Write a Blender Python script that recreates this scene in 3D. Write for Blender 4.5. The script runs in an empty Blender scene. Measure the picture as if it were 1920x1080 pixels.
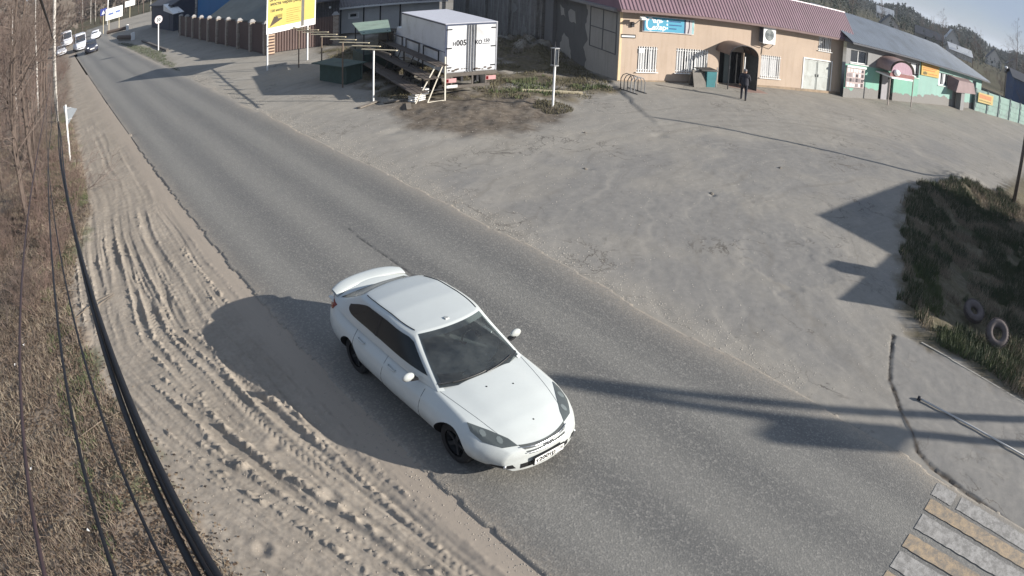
import bpy, bmesh, math, random
import numpy as np
from mathutils import Matrix, Vector

scene = bpy.context.scene
COL = scene.collection
R = math.radians

# ------------------------------------------------------------------ camera
cam_data = bpy.data.cameras.new("camera")
cam = bpy.data.objects.new("camera", cam_data)
COL.objects.link(cam)
scene.camera = cam
scene.render.engine = 'CYCLES'
cam_data.type = 'PANO'
try:
    pd = cam_data
    pd.panorama_type = 'FISHEYE_LENS_POLYNOMIAL'
except Exception:
    pd = cam_data.cycles
    pd.panorama_type = 'FISHEYE_LENS_POLYNOMIAL'
cam_data.sensor_fit = 'HORIZONTAL'
cam_data.sensor_width = 36.0
cam_data.sensor_height = 20.25
_mm = 1920 / 36.0 / 1000.0
pd.fisheye_fov = R(150)
pd.fisheye_polynomial_k0 = 0.0
pd.fisheye_polynomial_k1 = -0.71776 * _mm
pd.fisheye_polynomial_k2 = 0.0
pd.fisheye_polynomial_k3 = -0.11805 * _mm ** 3
pd.fisheye_polynomial_k4 = 0.0
cam_data.clip_start = 0.05
cam_data.clip_end = 6000
PITCH, ROLL, YAW = 0.49755, 0.03770, 0.71929      # down, lean, turn to the right of the road's direction
def _axes():
    cp, sp = math.cos(PITCH), math.sin(PITCH)
    f = Vector((0, cp, -sp)); u0 = Vector((0, sp, cp)); r0 = Vector((1, 0, 0))
    cr, sr = math.cos(ROLL), math.sin(ROLL)
    r = r0 * cr + u0 * sr; u = u0 * cr - r0 * sr
    Z = Matrix.Rotation(-YAW, 3, 'Z')
    return Z @ r, Z @ u, Z @ f
_r, _u, _f = _axes()
cam.matrix_world = Matrix(((_r.x, _u.x, -_f.x, 0), (_r.y, _u.y, -_f.y, 0), (_r.z, _u.z, -_f.z, 7.1), (0, 0, 0, 1)))

# ------------------------------------------------------------------ world, sun, exposure
SUN_AZ, SUN_EL = R(144), R(20)                      # azimuth clockwise from +Y (the road's direction)
world = bpy.data.worlds.new("World")
scene.world = world
world.use_nodes = True
wn = world.node_tree
sky = wn.nodes.new('ShaderNodeTexSky')
sky.sky_type = 'NISHITA'
sky.sun_disc = False
sky.sun_elevation = SUN_EL
sky.sun_rotation = SUN_AZ
sky.altitude = 0
sky.air_density = 1.0
sky.dust_density = 0.2
sky.ozone_density = 1.5
bg = wn.nodes.get('Background') or wn.nodes.new('ShaderNodeBackground')
# thin high cloud over the clear sky
veil = wn.nodes.new('ShaderNodeMix'); veil.data_type = 'RGBA'
wc = wn.nodes.new('ShaderNodeTexCoord'); wm = wn.nodes.new('ShaderNodeMapping'); wm.inputs['Scale'].default_value = (1, 1, 3.5)
wz = wn.nodes.new('ShaderNodeTexNoise'); wz.inputs['Scale'].default_value = 2.6; wz.inputs['Detail'].default_value = 7
wn.links.new(wc.outputs['Generated'], wm.inputs[0]); wn.links.new(wm.outputs[0], wz.inputs['Vector'])
wr = wn.nodes.new('ShaderNodeMapRange'); wr.inputs[1].default_value = .35; wr.inputs[2].default_value = .7; wr.inputs[3].default_value = .72; wr.inputs[4].default_value = .92
wn.links.new(wz.outputs['Fac'], wr.inputs[0]); wn.links.new(wr.outputs[0], veil.inputs[0])
wn.links.new(sky.outputs[0], veil.inputs[6]); veil.inputs[7].default_value = (3.75, 4.6, 6.2, 1)
wn.links.new(veil.outputs[2], bg.inputs[0])
bg.inputs[1].default_value = 0.05
sd = bpy.data.lights.new("sun", 'SUN')
sd.energy = 4.8
sd.angle = R(0.5)
sd.color = (1.0, 0.94, 0.86)
sun = bpy.data.objects.new("sun", sd)
COL.objects.link(sun)
sdir = Vector((math.sin(SUN_AZ) * math.cos(SUN_EL), math.cos(SUN_AZ) * math.cos(SUN_EL), math.sin(SUN_EL)))
sun.rotation_euler = sdir.to_track_quat('Z', 'Y').to_euler()
sun.location = sdir * 60
scene.view_settings.view_transform = 'Standard'
scene.view_settings.look = 'None'
scene.view_settings.exposure = 0.95
scene.view_settings.gamma = 1.0
scene.view_settings.use_curve_mapping = False
scene.cycles.max_bounces = 5
scene.cycles.diffuse_bounces = 3
scene.cycles.transparent_max_bounces = 8

# ------------------------------------------------------------------ helpers
rng = random.Random(7)

def lin(c):
    c = c / 255.0
    return c / 12.92 if c <= 0.04045 else ((c + 0.055) / 1.055) ** 2.4

def S(r, g, b, k=1.0):
    return (lin(r) * k, lin(g) * k, lin(b) * k, 1.0)

def tag(o, label=None, cat=None, group=None, kind=None):
    if label: o['label'] = label
    if cat: o['category'] = cat
    if group: o['group'] = group
    if kind: o['kind'] = kind
    return o

def thing(name, label, cat, loc=(0, 0, 0), rotz=0.0, group=None):
    o = bpy.data.objects.new(name, None)
    o.empty_display_size = 0.2
    COL.objects.link(o)
    o.location = loc
    o.rotation_euler = (0, 0, rotz)
    return tag(o, label, cat, group)

def link_mesh(name, me, parent=None, kind=None):
    o = bpy.data.objects.new(name, me)
    COL.objects.link(o)
    if parent: o.parent = parent
    if kind: o['kind'] = kind
    return o

def children(o):
    return [c for c in COL.objects if c.parent == o]

_kids = {}
def copy_tree(o, loc=None, rotz=None, scale=None, label=None, parent=None):
    c = o.copy()
    COL.objects.link(c)
    if parent: c.parent = parent
    if loc is not None: c.location = loc
    if rotz is not None: c.rotation_euler = (0, 0, rotz)
    if scale is not None: c.scale = scale
    if label: c['label'] = label
    key = o.name
    if key not in _kids: _kids[key] = list(o.children)
    for ch in _kids[key]:
        copy_tree(ch, parent=c)
    return c

class MB:
    """collects faces, then links them as ONE mesh object"""
    def __init__(s):
        s.v = []; s.f = []; s.m = []; s.cur = 0
    def quad(s, *pts):
        i = len(s.v); s.v += [tuple(p) for p in pts]
        s.f.append(tuple(range(i, i + len(pts)))); s.m.append(s.cur)
    def box(s, x0, x1, y0, y1, z0, z1):
        s.hexa([(x0, y0, z0), (x1, y0, z0), (x1, y1, z0), (x0, y1, z0), (x0, y0, z1), (x1, y0, z1), (x1, y1, z1), (x0, y1, z1)])
    def hexa(s, p):
        i = len(s.v); s.v += [tuple(q) for q in p]
        for f in ((3, 2, 1, 0), (4, 5, 6, 7), (0, 1, 5, 4), (1, 2, 6, 5), (2, 3, 7, 6), (3, 0, 4, 7)):
            s.f.append(tuple(i + k for k in f)); s.m.append(s.cur)
    def bar(s, a, b, w, h=None, up=(0, 0, 1)):
        """rectangular bar from a to b, w wide and h deep"""
        h = h or w
        a = Vector(a); b = Vector(b); d = (b - a).normalized()
        u = Vector(up)
        if abs(d.dot(u)) > 0.98: u = Vector((1, 0, 0))
        x = d.cross(u).normalized(); y = x.cross(d).normalized()
        q = []
        for c in (a, b):
            for sx, sy in ((-1, -1), (1, -1), (1, 1), (-1, 1)):
                q.append(c + x * (sx * w / 2) + y * (sy * h / 2))
        s.hexa(q)
    def tube(s, pts, rad, n=6, caps=True):
        pts = [Vector(p) for p in pts]
        if not hasattr(rad, '__len__'): rad = [rad] * len(pts)
        base = len(s.v)
        prev = None
        for k, p in enumerate(pts):
            a = pts[max(0, k - 1)]; b = pts[min(len(pts) - 1, k + 1)]
            d = (b - a).normalized()
            if prev is None:
                u = Vector((0, 0, 1)) if abs(d.z) < 0.9 else Vector((1, 0, 0))
                x = d.cross(u).normalized()
            else:
                x = (prev - d * prev.dot(d)).normalized()
            prev = x
            y = d.cross(x)
            for j in range(n):
                t = 2 * math.pi * j / n
                q = p + (x * math.cos(t) + y * math.sin(t)) * rad[k]
                s.v.append((q.x, q.y, q.z))
        for k in range(len(pts) - 1):
            for j in range(n):
                j2 = (j + 1) % n
                s.f.append((base + k * n + j, base + k * n + j2, base + (k + 1) * n + j2, base + (k + 1) * n + j)); s.m.append(s.cur)
        if caps and n > 2:
            s.f.append(tuple(base + j for j in reversed(range(n)))); s.m.append(s.cur)
            e = base + (len(pts) - 1) * n
            s.f.append(tuple(e + j for j in range(n))); s.m.append(s.cur)
    def lathe(s, prof, n=24, axis='z', c=(0, 0, 0)):
        base = len(s.v)
        for (r, h) in prof:
            for j in range(n):
                t = 2 * math.pi * j / n
                a, b = r * math.cos(t), r * math.sin(t)
                p = (a, b, h) if axis == 'z' else ((h, a, b) if axis == 'x' else (b, h, a))
                s.v.append((p[0] + c[0], p[1] + c[1], p[2] + c[2]))
        for k in range(len(prof) - 1):
            for j in range(n):
                j2 = (j + 1) % n
                s.f.append((base + k * n + j, base + k * n + j2, base + (k + 1) * n + j2, base + (k + 1) * n + j)); s.m.append(s.cur)
    def grid(s, fn, nu, nv):
        base = len(s.v)
        for i in range(nu + 1):
            for j in range(nv + 1):
                s.v.append(tuple(fn(i / nu, j / nv)))
        for i in range(nu):
            for j in range(nv):
                a = base + i * (nv + 1) + j
                s.f.append((a, a + nv + 1, a + nv + 2, a + 1)); s.m.append(s.cur)
    def ball(s, c, r, n=10, sq=(1, 1, 1)):
        prof = [(max(1e-4, math.sin(math.pi * k / n)), -math.cos(math.pi * k / n)) for k in range(n + 1)]
        base = len(s.v)
        s.lathe([(a * r, b * r) for a, b in prof], n + 2)
        for i in range(base, len(s.v)):
            p = s.v[i]; s.v[i] = (p[0] * sq[0] + c[0], p[1] * sq[1] + c[1], p[2] * sq[2] + c[2])
    def prism(s, poly, y0, y1):
        """outline in (x, z) extruded along y"""
        n = len(poly); i = len(s.v)
        s.v += [(x, y0, z) for x, z in poly] + [(x, y1, z) for x, z in poly]
        s.f.append(tuple(i + k for k in range(n))); s.m.append(s.cur)
        s.f.append(tuple(i + n + k for k in reversed(range(n)))); s.m.append(s.cur)
        for k in range(n):
            k2 = (k + 1) % n
            s.f.append((i + k2, i + k, i + n + k, i + n + k2)); s.m.append(s.cur)
    def mesh(s, name, mats, smooth=False):
        me = bpy.data.meshes.new(name)
        me.from_pydata(s.v, [], s.f)
        if not isinstance(mats, (list, tuple)): mats = [mats]
        for m in mats: me.materials.append(m)
        if len(mats) > 1:
            me.polygons.foreach_set('material_index', s.m)
        if smooth: me.polygons.foreach_set('use_smooth', [True] * len(me.polygons))
        me.update()
        return me
    def build(s, name, mats, parent=None, smooth=False, kind=None):
        return link_mesh(name, s.mesh(name, mats, smooth), parent, kind)

def lettering(text, mat, parent, loc, rot, size, depth=0.004, align='LEFT', sx=1.0, name='lettering', shear=0.0, bold=0.028):
    c = bpy.data.curves.new(name, 'FONT')
    c.body = text; c.size = size; c.extrude = depth; c.align_x = align; c.shear = shear
    c.resolution_u = 2; c.offset = size * bold
    o = bpy.data.objects.new(name + '_source', c)
    COL.objects.link(o)
    dg = bpy.context.evaluated_depsgraph_get()
    me = bpy.data.meshes.new_from_object(o.evaluated_get(dg))
    bpy.data.objects.remove(o); bpy.data.curves.remove(c)
    me.name = name
    me.materials.clear(); me.materials.append(mat)
    t = link_mesh(name, me, parent)
    t.location = loc; t.rotation_euler = rot; t.scale = (sx, 1, 1)
    return t

# --- numpy noise
_nr = np.random.RandomState(11)
_lat = _nr.rand(256, 256)
def vnoise(x, y):
    xi = np.floor(x).astype(int); yi = np.floor(y).astype(int)
    fx = x - xi; fy = y - yi
    fx = fx * fx * (3 - 2 * fx); fy = fy * fy * (3 - 2 * fy)
    a = _lat[xi & 255, yi & 255]; b = _lat[(xi + 1) & 255, yi & 255]
    c = _lat[xi & 255, (yi + 1) & 255]; d = _lat[(xi + 1) & 255, (yi + 1) & 255]
    return (a * (1 - fx) + b * fx) * (1 - fy) + (c * (1 - fx) + d * fx) * fy
def fbm(x, y, o=4, g=0.5):
    t = 0; a = 1; n = 0
    for k in range(o):
        t = t + a * vnoise(x * 2 ** k + 17.3 * k, y * 2 ** k + 5.7 * k); n += a; a *= g
    return t / n                                     # 0..1
def sstep(a, b, x):
    t = np.clip((x - a) / (b - a), 0, 1)
    return t * t * (3 - 2 * t)
def inpoly(x, y, poly):
    inside = np.zeros(x.shape, bool)
    n = len(poly)
    for i in range(n):
        x1, y1 = poly[i]; x2, y2 = poly[(i + 1) % n]
        c = ((y1 > y) != (y2 > y)) & (x < (x2 - x1) * (y - y1) / (y2 - y1 + 1e-9) + x1)
        inside ^= c
    return inside
def polydist(x, y, pts, closed=False):
    d = np.full(x.shape, 1e9)
    pts = list(pts) + ([pts[0]] if closed else [])
    for (x1, y1), (x2, y2) in zip(pts[:-1], pts[1:]):
        dx, dy = x2 - x1, y2 - y1
        t = np.clip(((x - x1) * dx + (y - y1) * dy) / (dx * dx + dy * dy + 1e-9), 0, 1)
        d = np.minimum(d, np.hypot(x - x1 - t * dx, y - y1 - t * dy))
    return d
def softpoly(x, y, poly, w=0.6, jit=0.8, fr=1.1):
    """1 inside, 0 outside, with a ragged border"""
    d = polydist(x, y, poly, True)
    sd_ = np.where(inpoly(x, y, poly), d, -d)
    sd_ = sd_ + (fbm(x * fr + 3, y * fr + 9, 4) - 0.5) * 2 * jit
    return sstep(-w, w, sd_)

def sheet(name, x0, x1, y0, y1, step, zf, mf, mat, kind='structure', keep=None, attr='masks'):
    """a fine ground sheet: zf(x, y) heights, mf(x, y) -> three masks kept as a colour attribute"""
    nx = int(round((x1 - x0) / step)) + 1; ny = int(round((y1 - y0) / step)) + 1
    X, Y = np.meshgrid(np.linspace(x0, x1, nx), np.linspace(y0, y1, ny))
    Z = zf(X, Y)
    co = np.stack([X, Y, Z], -1).reshape(-1, 3).astype(np.float32)
    idx = np.arange(nx * ny).reshape(ny, nx)
    q = np.stack([idx[:-1, :-1], idx[:-1, 1:], idx[1:, 1:], idx[1:, :-1]], -1).reshape(-1, 4)
    if keep is not None:
        k = keep(X, Y)
        kq = k[:-1, :-1] & k[:-1, 1:] & k[1:, 1:] & k[1:, :-1]
        q = q[kq.reshape(-1)]
    me = bpy.data.meshes.new(name)
    me.vertices.add(len(co)); me.vertices.foreach_set('co', co.ravel())
    me.loops.add(q.size); me.loops.foreach_set('vertex_index', q.ravel().astype(np.int32))
    me.polygons.add(len(q))
    me.polygons.foreach_set('loop_start', np.arange(0, q.size, 4, dtype=np.int32))
    me.polygons.foreach_set('loop_total', np.full(len(q), 4, np.int32))
    me.polygons.foreach_set('use_smooth', np.ones(len(q), bool))
    if mf is not None:
        m3 = mf(X, Y)
        colr = np.ones((nx * ny, 4), np.float32)
        for i in range(3): colr[:, i] = np.clip(m3[i], 0, 1).reshape(-1)
        at = me.attributes.new(attr, 'FLOAT_COLOR', 'POINT')
        at.data.foreach_set('color', colr.ravel())
    me.materials.append(mat)
    me.update(); me.validate()
    return link_mesh(name, me, None, kind)

# ------------------------------------------------------------------ materials
class NT:
    def __init__(s, name):
        s.m = bpy.data.materials.new(name); s.m.use_nodes = True
        s.t = s.m.node_tree; s.n = s.t.nodes; s.l = s.t.links
        s.b = s.n['Principled BSDF']
    def new(s, kind, **kw):
        n = s.n.new(kind)
        for k, v in kw.items(): setattr(n, k, v)
        return n
    def set(s, node, sock, val):
        if hasattr(val, 'is_output') or isinstance(val, bpy.types.NodeSocket): s.l.new(val, node.inputs[sock])
        else: node.inputs[sock].default_value = val
    def coords(s, scale=(1, 1, 1), kind='Object', rot=(0, 0, 0)):
        c = s.new('ShaderNodeTexCoord'); mp = s.new('ShaderNodeMapping')
        s.l.new(c.outputs[kind], mp.inputs[0]); mp.inputs['Scale'].default_value = scale; mp.inputs['Rotation'].default_value = rot
        return mp.outputs[0]
    def noise(s, co, scale=5, detail=5, rough=0.55, dist=0.0):
        n = s.new('ShaderNodeTexNoise')
        s.l.new(co, n.inputs['Vector']); n.inputs['Scale'].default_value = scale
        n.inputs['Detail'].default_value = detail; n.inputs['Roughness'].default_value = rough; n.inputs['Distortion'].default_value = dist
        return n.outputs['Fac']
    def ramp(s, fac, p0, p1, c0=(0, 0, 0, 1), c1=(1, 1, 1, 1)):
        r = s.new('ShaderNodeValToRGB'); s.l.new(fac, r.inputs[0])
        r.color_ramp.elements[0].position = p0; r.color_ramp.elements[1].position = p1
        r.color_ramp.elements[0].color = c0; r.color_ramp.elements[1].color = c1
        return r.outputs[0]
    def mix(s, fac, a, b, mode='MIX'):
        n = s.new('ShaderNodeMix', data_type='RGBA', blend_type=mode)
        s.set(n, 0, fac); s.set(n, 6, a); s.set(n, 7, b)
        return n.outputs[2]
    def math(s, op, a, b=0.0):
        n = s.new('ShaderNodeMath', operation=op); s.set(n, 0, a); s.set(n, 1, b); return n.outputs[0]
    def bump(s, h, strength=0.3, dist=0.02, normal=None):
        n = s.new('ShaderNodeBump'); s.l.new(h, n.inputs['Height'])
        n.inputs['Strength'].default_value = strength; n.inputs['Distance'].default_value = dist
        if normal is not None: s.l.new(normal, n.inputs['Normal'])
        return n.outputs[0]
    def out(s, col=None, rough=None, normal=None, **kw):
        if col is not None: s.set(s.b, 'Base Color', col)
        if rough is not None: s.set(s.b, 'Roughness', rough)
        if normal is not None: s.l.new(normal, s.b.inputs['Normal'])
        for k, v in kw.items(): s.set(s.b, k, v)
        return s.m
    def attr(s, name):
        a = s.new('ShaderNodeAttribute', attribute_name=name)
        sp = s.new('ShaderNodeSeparateColor'); s.l.new(a.outputs['Color'], sp.inputs[0])
        return sp.outputs[0], sp.outputs[1], sp.outputs[2]

_mc = {}
def mat(name, col, rough=0.75, var=0.25, scale=3.0, bump=0.15, bscale=40.0, metal=0.0, dirt=None, spec=0.4):
    """plain surface: two tones of its own colour in large and small noise, fine relief"""
    if name in _mc: return _mc[name]
    t = NT(name)
    co = t.coords()
    a = tuple(c * (1 - var) for c in col[:3]) + (1,)
    b = tuple(min(1, c * (1 + var)) for c in col[:3]) + (1,)
    f = t.noise(co, scale, 6, 0.65)
    c = t.mix(t.ramp(f, 0.3, 0.7), a, b)
    if dirt:
        d = t.ramp(t.noise(co, scale * 0.6, 8, 0.7, 0.6), 0.5, 0.68)
        c = t.mix(t.math('MULTIPLY', d, 0.7), c, dirt)
    nrm = t.bump(t.noise(co, bscale, 4, 0.6), bump, 0.01) if bump else None
    _mc[name] = t.out(c, rough, nrm, Metallic=metal, **{'Specular IOR Level': spec})
    return _mc[name]

def m_asphalt():
    t = NT('road_asphalt'); co = t.coords()
    # lanes polished by wheels: bands along the road
    sx = t.new('ShaderNodeSeparateXYZ'); t.l.new(co, sx.inputs[0])
    wob = t.noise(t.coords((0.6, 0.05, 1)), 1.0, 3)
    xx = t.math('ADD', sx.outputs[0], t.math('MULTIPLY', wob, 0.9))
    band = t.math('SINE', t.math('MULTIPLY', xx, 3.7))
    band = t.math('ADD', t.math('MULTIPLY', band, 0.5), 0.5)
    streak = t.noise(t.coords((1.6, 0.04, 1)), 2.2, 6, 0.6)
    band = t.math('ADD', t.math('MULTIPLY', band, 0.55), t.math('MULTIPLY', streak, 0.6))
    base = t.mix(t.ramp(band, 0.25, 0.85), S(97, 96, 93, 1.0), S(122, 120, 114, 1.0))
    big = t.noise(co, 0.35, 6, 0.6)
    base = t.mix(t.math('MULTIPLY', t.ramp(big, 0.4, 0.7), 0.35), base, S(112, 110, 106))
    st = t.new('ShaderNodeTexVoronoi'); t.l.new(co, st.inputs['Vector']); st.inputs['Scale'].default_value = 34
    agg = t.ramp(st.outputs['Color'], 0.55, 0.95)
    fine = t.noise(co, 60, 4, 0.7)
    base = t.mix(t.math('MULTIPLY', t.ramp(fine, 0.35, 0.7), 0.45), base, S(84, 84, 83))
    base = t.mix(t.math('MULTIPLY', agg, 0.42), base, S(164, 160, 152))
    # sand drifted on from the edges
    mr, mg, mb = t.attr('masks')
    sand = t.math('MULTIPLY', mr, t.ramp(t.noise(co, 14, 6, 0.7), 0.25, 0.6))
    base = t.mix(sand, base, S(150, 140, 126))
    base = t.mix(mg, base, S(30, 30, 32))
    nrm = t.bump(t.math('ADD', fine, st.outputs['Distance']), 0.35, 0.012)
    return t.out(base, t.ramp(fine, 0.3, 0.8, (0.62, 0.62, 0.62, 1), (0.85, 0.85, 0.85, 1)), nrm, **{'Specular IOR Level': 0.45})

def m_yard():
    """dusty junction: R bare mud, G grass and weeds, B darker worn asphalt"""
    t = NT('dusty_yard'); co = t.coords()
    mr, mg, mb = t.attr('masks')
    n1 = t.noise(co, 0.5, 8, 0.65); n2 = t.noise(co, 5, 8, 0.7); n3 = t.noise(co, 38, 5, 0.75)
    tr = t.noise(t.coords((0.22, 1.5, 1), rot=(0, 0, R(-35))), 0.9, 6, 0.65, 1.2)
    dust = t.mix(t.ramp(n1, 0.3, 0.7), S(135, 130, 121), S(151, 146, 137))
    dust = t.mix(t.math('MULTIPLY', t.ramp(tr, 0.45, 0.72), 0.5), dust, S(132, 129, 123))
    dust = t.mix(t.math('MULTIPLY', t.ramp(n2, 0.5, 0.75), 0.4), dust, S(164, 159, 150))
    dust = t.mix(t.math('MULTIPLY', t.ramp(n3, 0.42, 0.7), 0.35), dust, S(114, 111, 105))
    asp = t.mix(t.ramp(n2, 0.3, 0.7), S(120, 118, 114), S(135, 132, 127))
    asp = t.mix(t.math('MULTIPLY', t.ramp(n3, 0.4, 0.7), 0.4), asp, S(108, 107, 105))
    c = t.mix(mb, dust, asp)
    # old cracks and tyre scuffs
    rn = t.noise(co, 0.9, 6, 0.6, 0.8)
    rid = t.ramp(t.math('ABSOLUTE', t.math('SUBTRACT', rn, 0.5)), 0.004, 0.016, (1, 1, 1, 1), (0, 0, 0, 1))
    c = t.mix(t.math('MULTIPLY', rid, t.ramp(t.noise(co, 0.33, 4, .6), 0.52, 0.64)), c, S(92, 88, 82))
    # tyre arcs sweeping round the corner of the bank
    vd = t.new('ShaderNodeVectorMath', operation='DISTANCE'); t.l.new(co, vd.inputs[0]); vd.inputs[1].default_value = (20.5, 0.5, 0)
    wob = t.noise(co, 0.25, 3, .5)
    rr_ = t.math('ADD', vd.outputs['Value'], t.math('MULTIPLY', wob, 3.0))
    cx_ = t.new('ShaderNodeCombineXYZ'); t.l.new(t.math('MULTIPLY', rr_, 2.6), cx_.inputs[0]); t.l.new(t.math('MULTIPLY', wob, 2.0), cx_.inputs[1])
    sc_ = t.noise(cx_.outputs[0], 1.0, 5, 0.65)
    c = t.mix(t.math('MULTIPLY', t.ramp(sc_, 0.53, 0.70), 0.26), c, S(166, 160, 149))
    c = t.mix(t.math('MULTIPLY', t.ramp(sc_, 0.34, 0.46, (1, 1, 1, 1), (0, 0, 0, 1)), 0.34), c, S(110, 105, 97))
    mud = t.mix(t.ramp(n2, 0.35, 0.65), S(74, 66, 58), S(112, 103, 92))
    c = t.mix(mr, c, mud)
    gr = t.mix(t.ramp(n2, 0.35, 0.65), S(76, 71, 54), S(108, 100, 82))
    c = t.mix(mg, c, gr)
    h = t.math('ADD', t.math('MULTIPLY', n2, 0.8), t.math('MULTIPLY', n3, 0.35))
    return t.out(c, 0.93, t.bump(h, 0.24, 0.025), **{'Specular IOR Level': 0.2})

def m_sand():
    """R litter and soil, G grass, B smooth wind blown sand"""
    t = NT('verge_sand'); co = t.coords()
    mr, mg, mb = t.attr('masks')
    n1 = t.noise(co, 0.8, 8, 0.6); n2 = t.noise(co, 9, 8, 0.7); n3 = t.noise(co, 55, 5, 0.8)
    c = t.mix(t.ramp(n1, 0.3, 0.7), S(136, 128, 117), S(154, 145, 133))
    c = t.mix(t.math('MULTIPLY', t.ramp(n2, 0.42, 0.7), 0.5), c, S(118, 108, 97))
    c = t.mix(t.math('MULTIPLY', t.ramp(n3, 0.5, 0.8), 0.4), c, S(166, 156, 143))
    c = t.mix(mb, c, S(150, 140, 128))
    lit = t.mix(t.ramp(n2, 0.3, 0.7), S(98, 88, 79), S(138, 126, 113))
    lit = t.mix(t.math('MULTIPLY', t.ramp(n3, 0.5, 0.7), 0.5), lit, S(60, 54, 47))
    c = t.mix(mr, c, lit)
    c = t.mix(t.math('MULTIPLY', mg, 0.8), c, S(78, 86, 56))
    h = t.math('ADD', t.math('MULTIPLY', n2, 0.6), t.math('MULTIPLY', n3, 0.5))
    return t.out(c, 0.95, t.bump(h, 0.30, 0.02), **{'Specular IOR Level': 0.15})

def m_plaster(name, col, dirt, peel=None, peel_at=0.56, scale=0.7, low=None):
    t = NT(name); co = t.coords()
    n1 = t.noise(co, scale, 8, 0.65); n2 = t.noise(co, 8, 6, 0.7)
    c = t.mix(t.ramp(n1, 0.3, 0.7), tuple(k * 0.9 for k in col[:3]) + (1,), tuple(min(1, k * 1.06) for k in col[:3]) + (1,))
    vs = t.noise(t.coords((3.0, 3.0, 0.25)), 1.6, 6, 0.6)          # rain streaks
    c = t.mix(t.math('MULTIPLY', t.ramp(vs, 0.5, 0.75), 0.35), c, dirt)
    c = t.mix(t.math('MULTIPLY', t.ramp(n2, 0.5, 0.8), 0.25), c, dirt)
    h = n2
    if peel is not None:
        p = t.noise(co, scale * 1.1, 9, 0.6, 0.4)
        if low is not None:                                          # more of it gone low on the wall
            sx = t.new('ShaderNodeSeparateXYZ'); t.l.new(co, sx.inputs[0])
            z = t.new('ShaderNodeMapRange'); t.l.new(sx.outputs[2], z.inputs[0])
            z.inputs[1].default_value = low[0]; z.inputs[2].default_value = low[1]; z.inputs[3].default_value = low[2]; z.inputs[4].default_value = 0.0
            p = t.math('ADD', p, z.outputs[0])
        k = t.ramp(p, peel_at, peel_at + 0.012)
        c = t.mix(k, c, t.mix(t.ramp(n2, 0.3, 0.7), tuple(q * 0.8 for q in peel[:3]) + (1,), peel))
        h = t.math('SUBTRACT', n2, t.math('MULTIPLY', k, 2.0))
    return t.out(c, 0.9, t.bump(h, 0.3, 0.012), **{'Specular IOR Level': 0.25})

def m_brick(name, c1, c2, mortar, sc=1.0, plaster=None):
    t = NT(name); co = t.coords((1, 1, 1), rot=(R(90), 0, 0))
    b = t.new('ShaderNodeTexBrick'); t.l.new(co, b.inputs['Vector'])
    b.inputs['Color1'].default_value = c1; b.inputs['Color2'].default_value = c2; b.inputs['Mortar'].default_value = mortar
    b.inputs['Scale'].default_value = sc; b.inputs['Brick Width'].default_value = 0.26; b.inputs['Row Height'].default_value = 0.085
    b.inputs['Mortar Size'].default_value = 0.012
    n = t.noise(t.coords(), 1.2, 9, 0.7)
    c = t.mix(t.math('MULTIPLY', t.ramp(n, 0.35, 0.65), 0.6), b.outputs['Color'], mortar)
    st = t.noise(t.coords((2.5, 2.5, 0.3)), 1.8, 8, 0.7)
    if plaster: c = t.mix(t.ramp(st, 0.5, 0.56), c, plaster)
    return t.out(c, 0.92, t.bump(t.math('ADD', b.outputs['Fac'], n), 0.5, -0.015))

def m_bark(name, a, b, mark=None):
    t = NT(name)
    n = t.noise(t.coords((6, 6, 1.2)), 3, 6, 0.7)
    c = t.mix(t.ramp(n, 0.35, 0.65), a, b)
    if mark:
        k = t.noise(t.coords((2.0, 2.0, 7.0)), 2.0, 5, 0.6)
        c = t.mix(t.ramp(k, 0.56, 0.62), c, mark)
    return t.out(c, 0.9, t.bump(n, 0.4, 0.02))

def m_leaf(name, a, b):
    t = NT(name)
    n = t.noise(t.coords((1, 1, 1)), 1.3, 5, 0.7)
    i = t.new('ShaderNodeObjectInfo')
    c = t.mix(t.ramp(n, 0.35, 0.65), a, b)
    c = t.mix(t.math('MULTIPLY', i.outputs['Random'], 0.35), c, a)
    return t.out(c, 0.85)

def m_paint_mark(name, col):
    t = NT(name); co = t.coords()
    n = t.noise(co, 7, 9, 0.75, 0.3); f = t.noise(co, 60, 4, 0.7)
    k = t.ramp(t.math('ADD', n, t.math('MULTIPLY', f, 0.35)), 0.56, 0.78)
    c = t.mix(t.math('MULTIPLY', k, 0.8), col, S(104, 102, 98))
    c = t.mix(t.math('MULTIPLY', t.ramp(f, 0.4, 0.7), 0.3), c, S(120, 116, 110))
    return t.out(c, 0.8, t.bump(f, 0.3, 0.008))

def m_carpaint(name, col, dust=None):
    t = NT(name); co = t.coords()
    c = col
    if dust:
        sx = t.new('ShaderNodeSeparateXYZ'); t.l.new(co, sx.inputs[0])
        z = t.new('ShaderNodeMapRange'); t.l.new(sx.outputs[2], z.inputs[0])
        z.inputs[1].default_value = 0.2; z.inputs[2].default_value = 0.75; z.inputs[3].default_value = 0.55; z.inputs[4].default_value = 0.06
        k = t.math('MULTIPLY', z.outputs[0], t.ramp(t.noise(co, 5, 7, 0.7), 0.25, 0.7))
        c = t.mix(k, col, dust)
    return t.out(c, 0.32, None, **{'Coat Weight': 0.25, 'Coat Roughness': 0.06, 'Specular IOR Level': 0.4})

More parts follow.
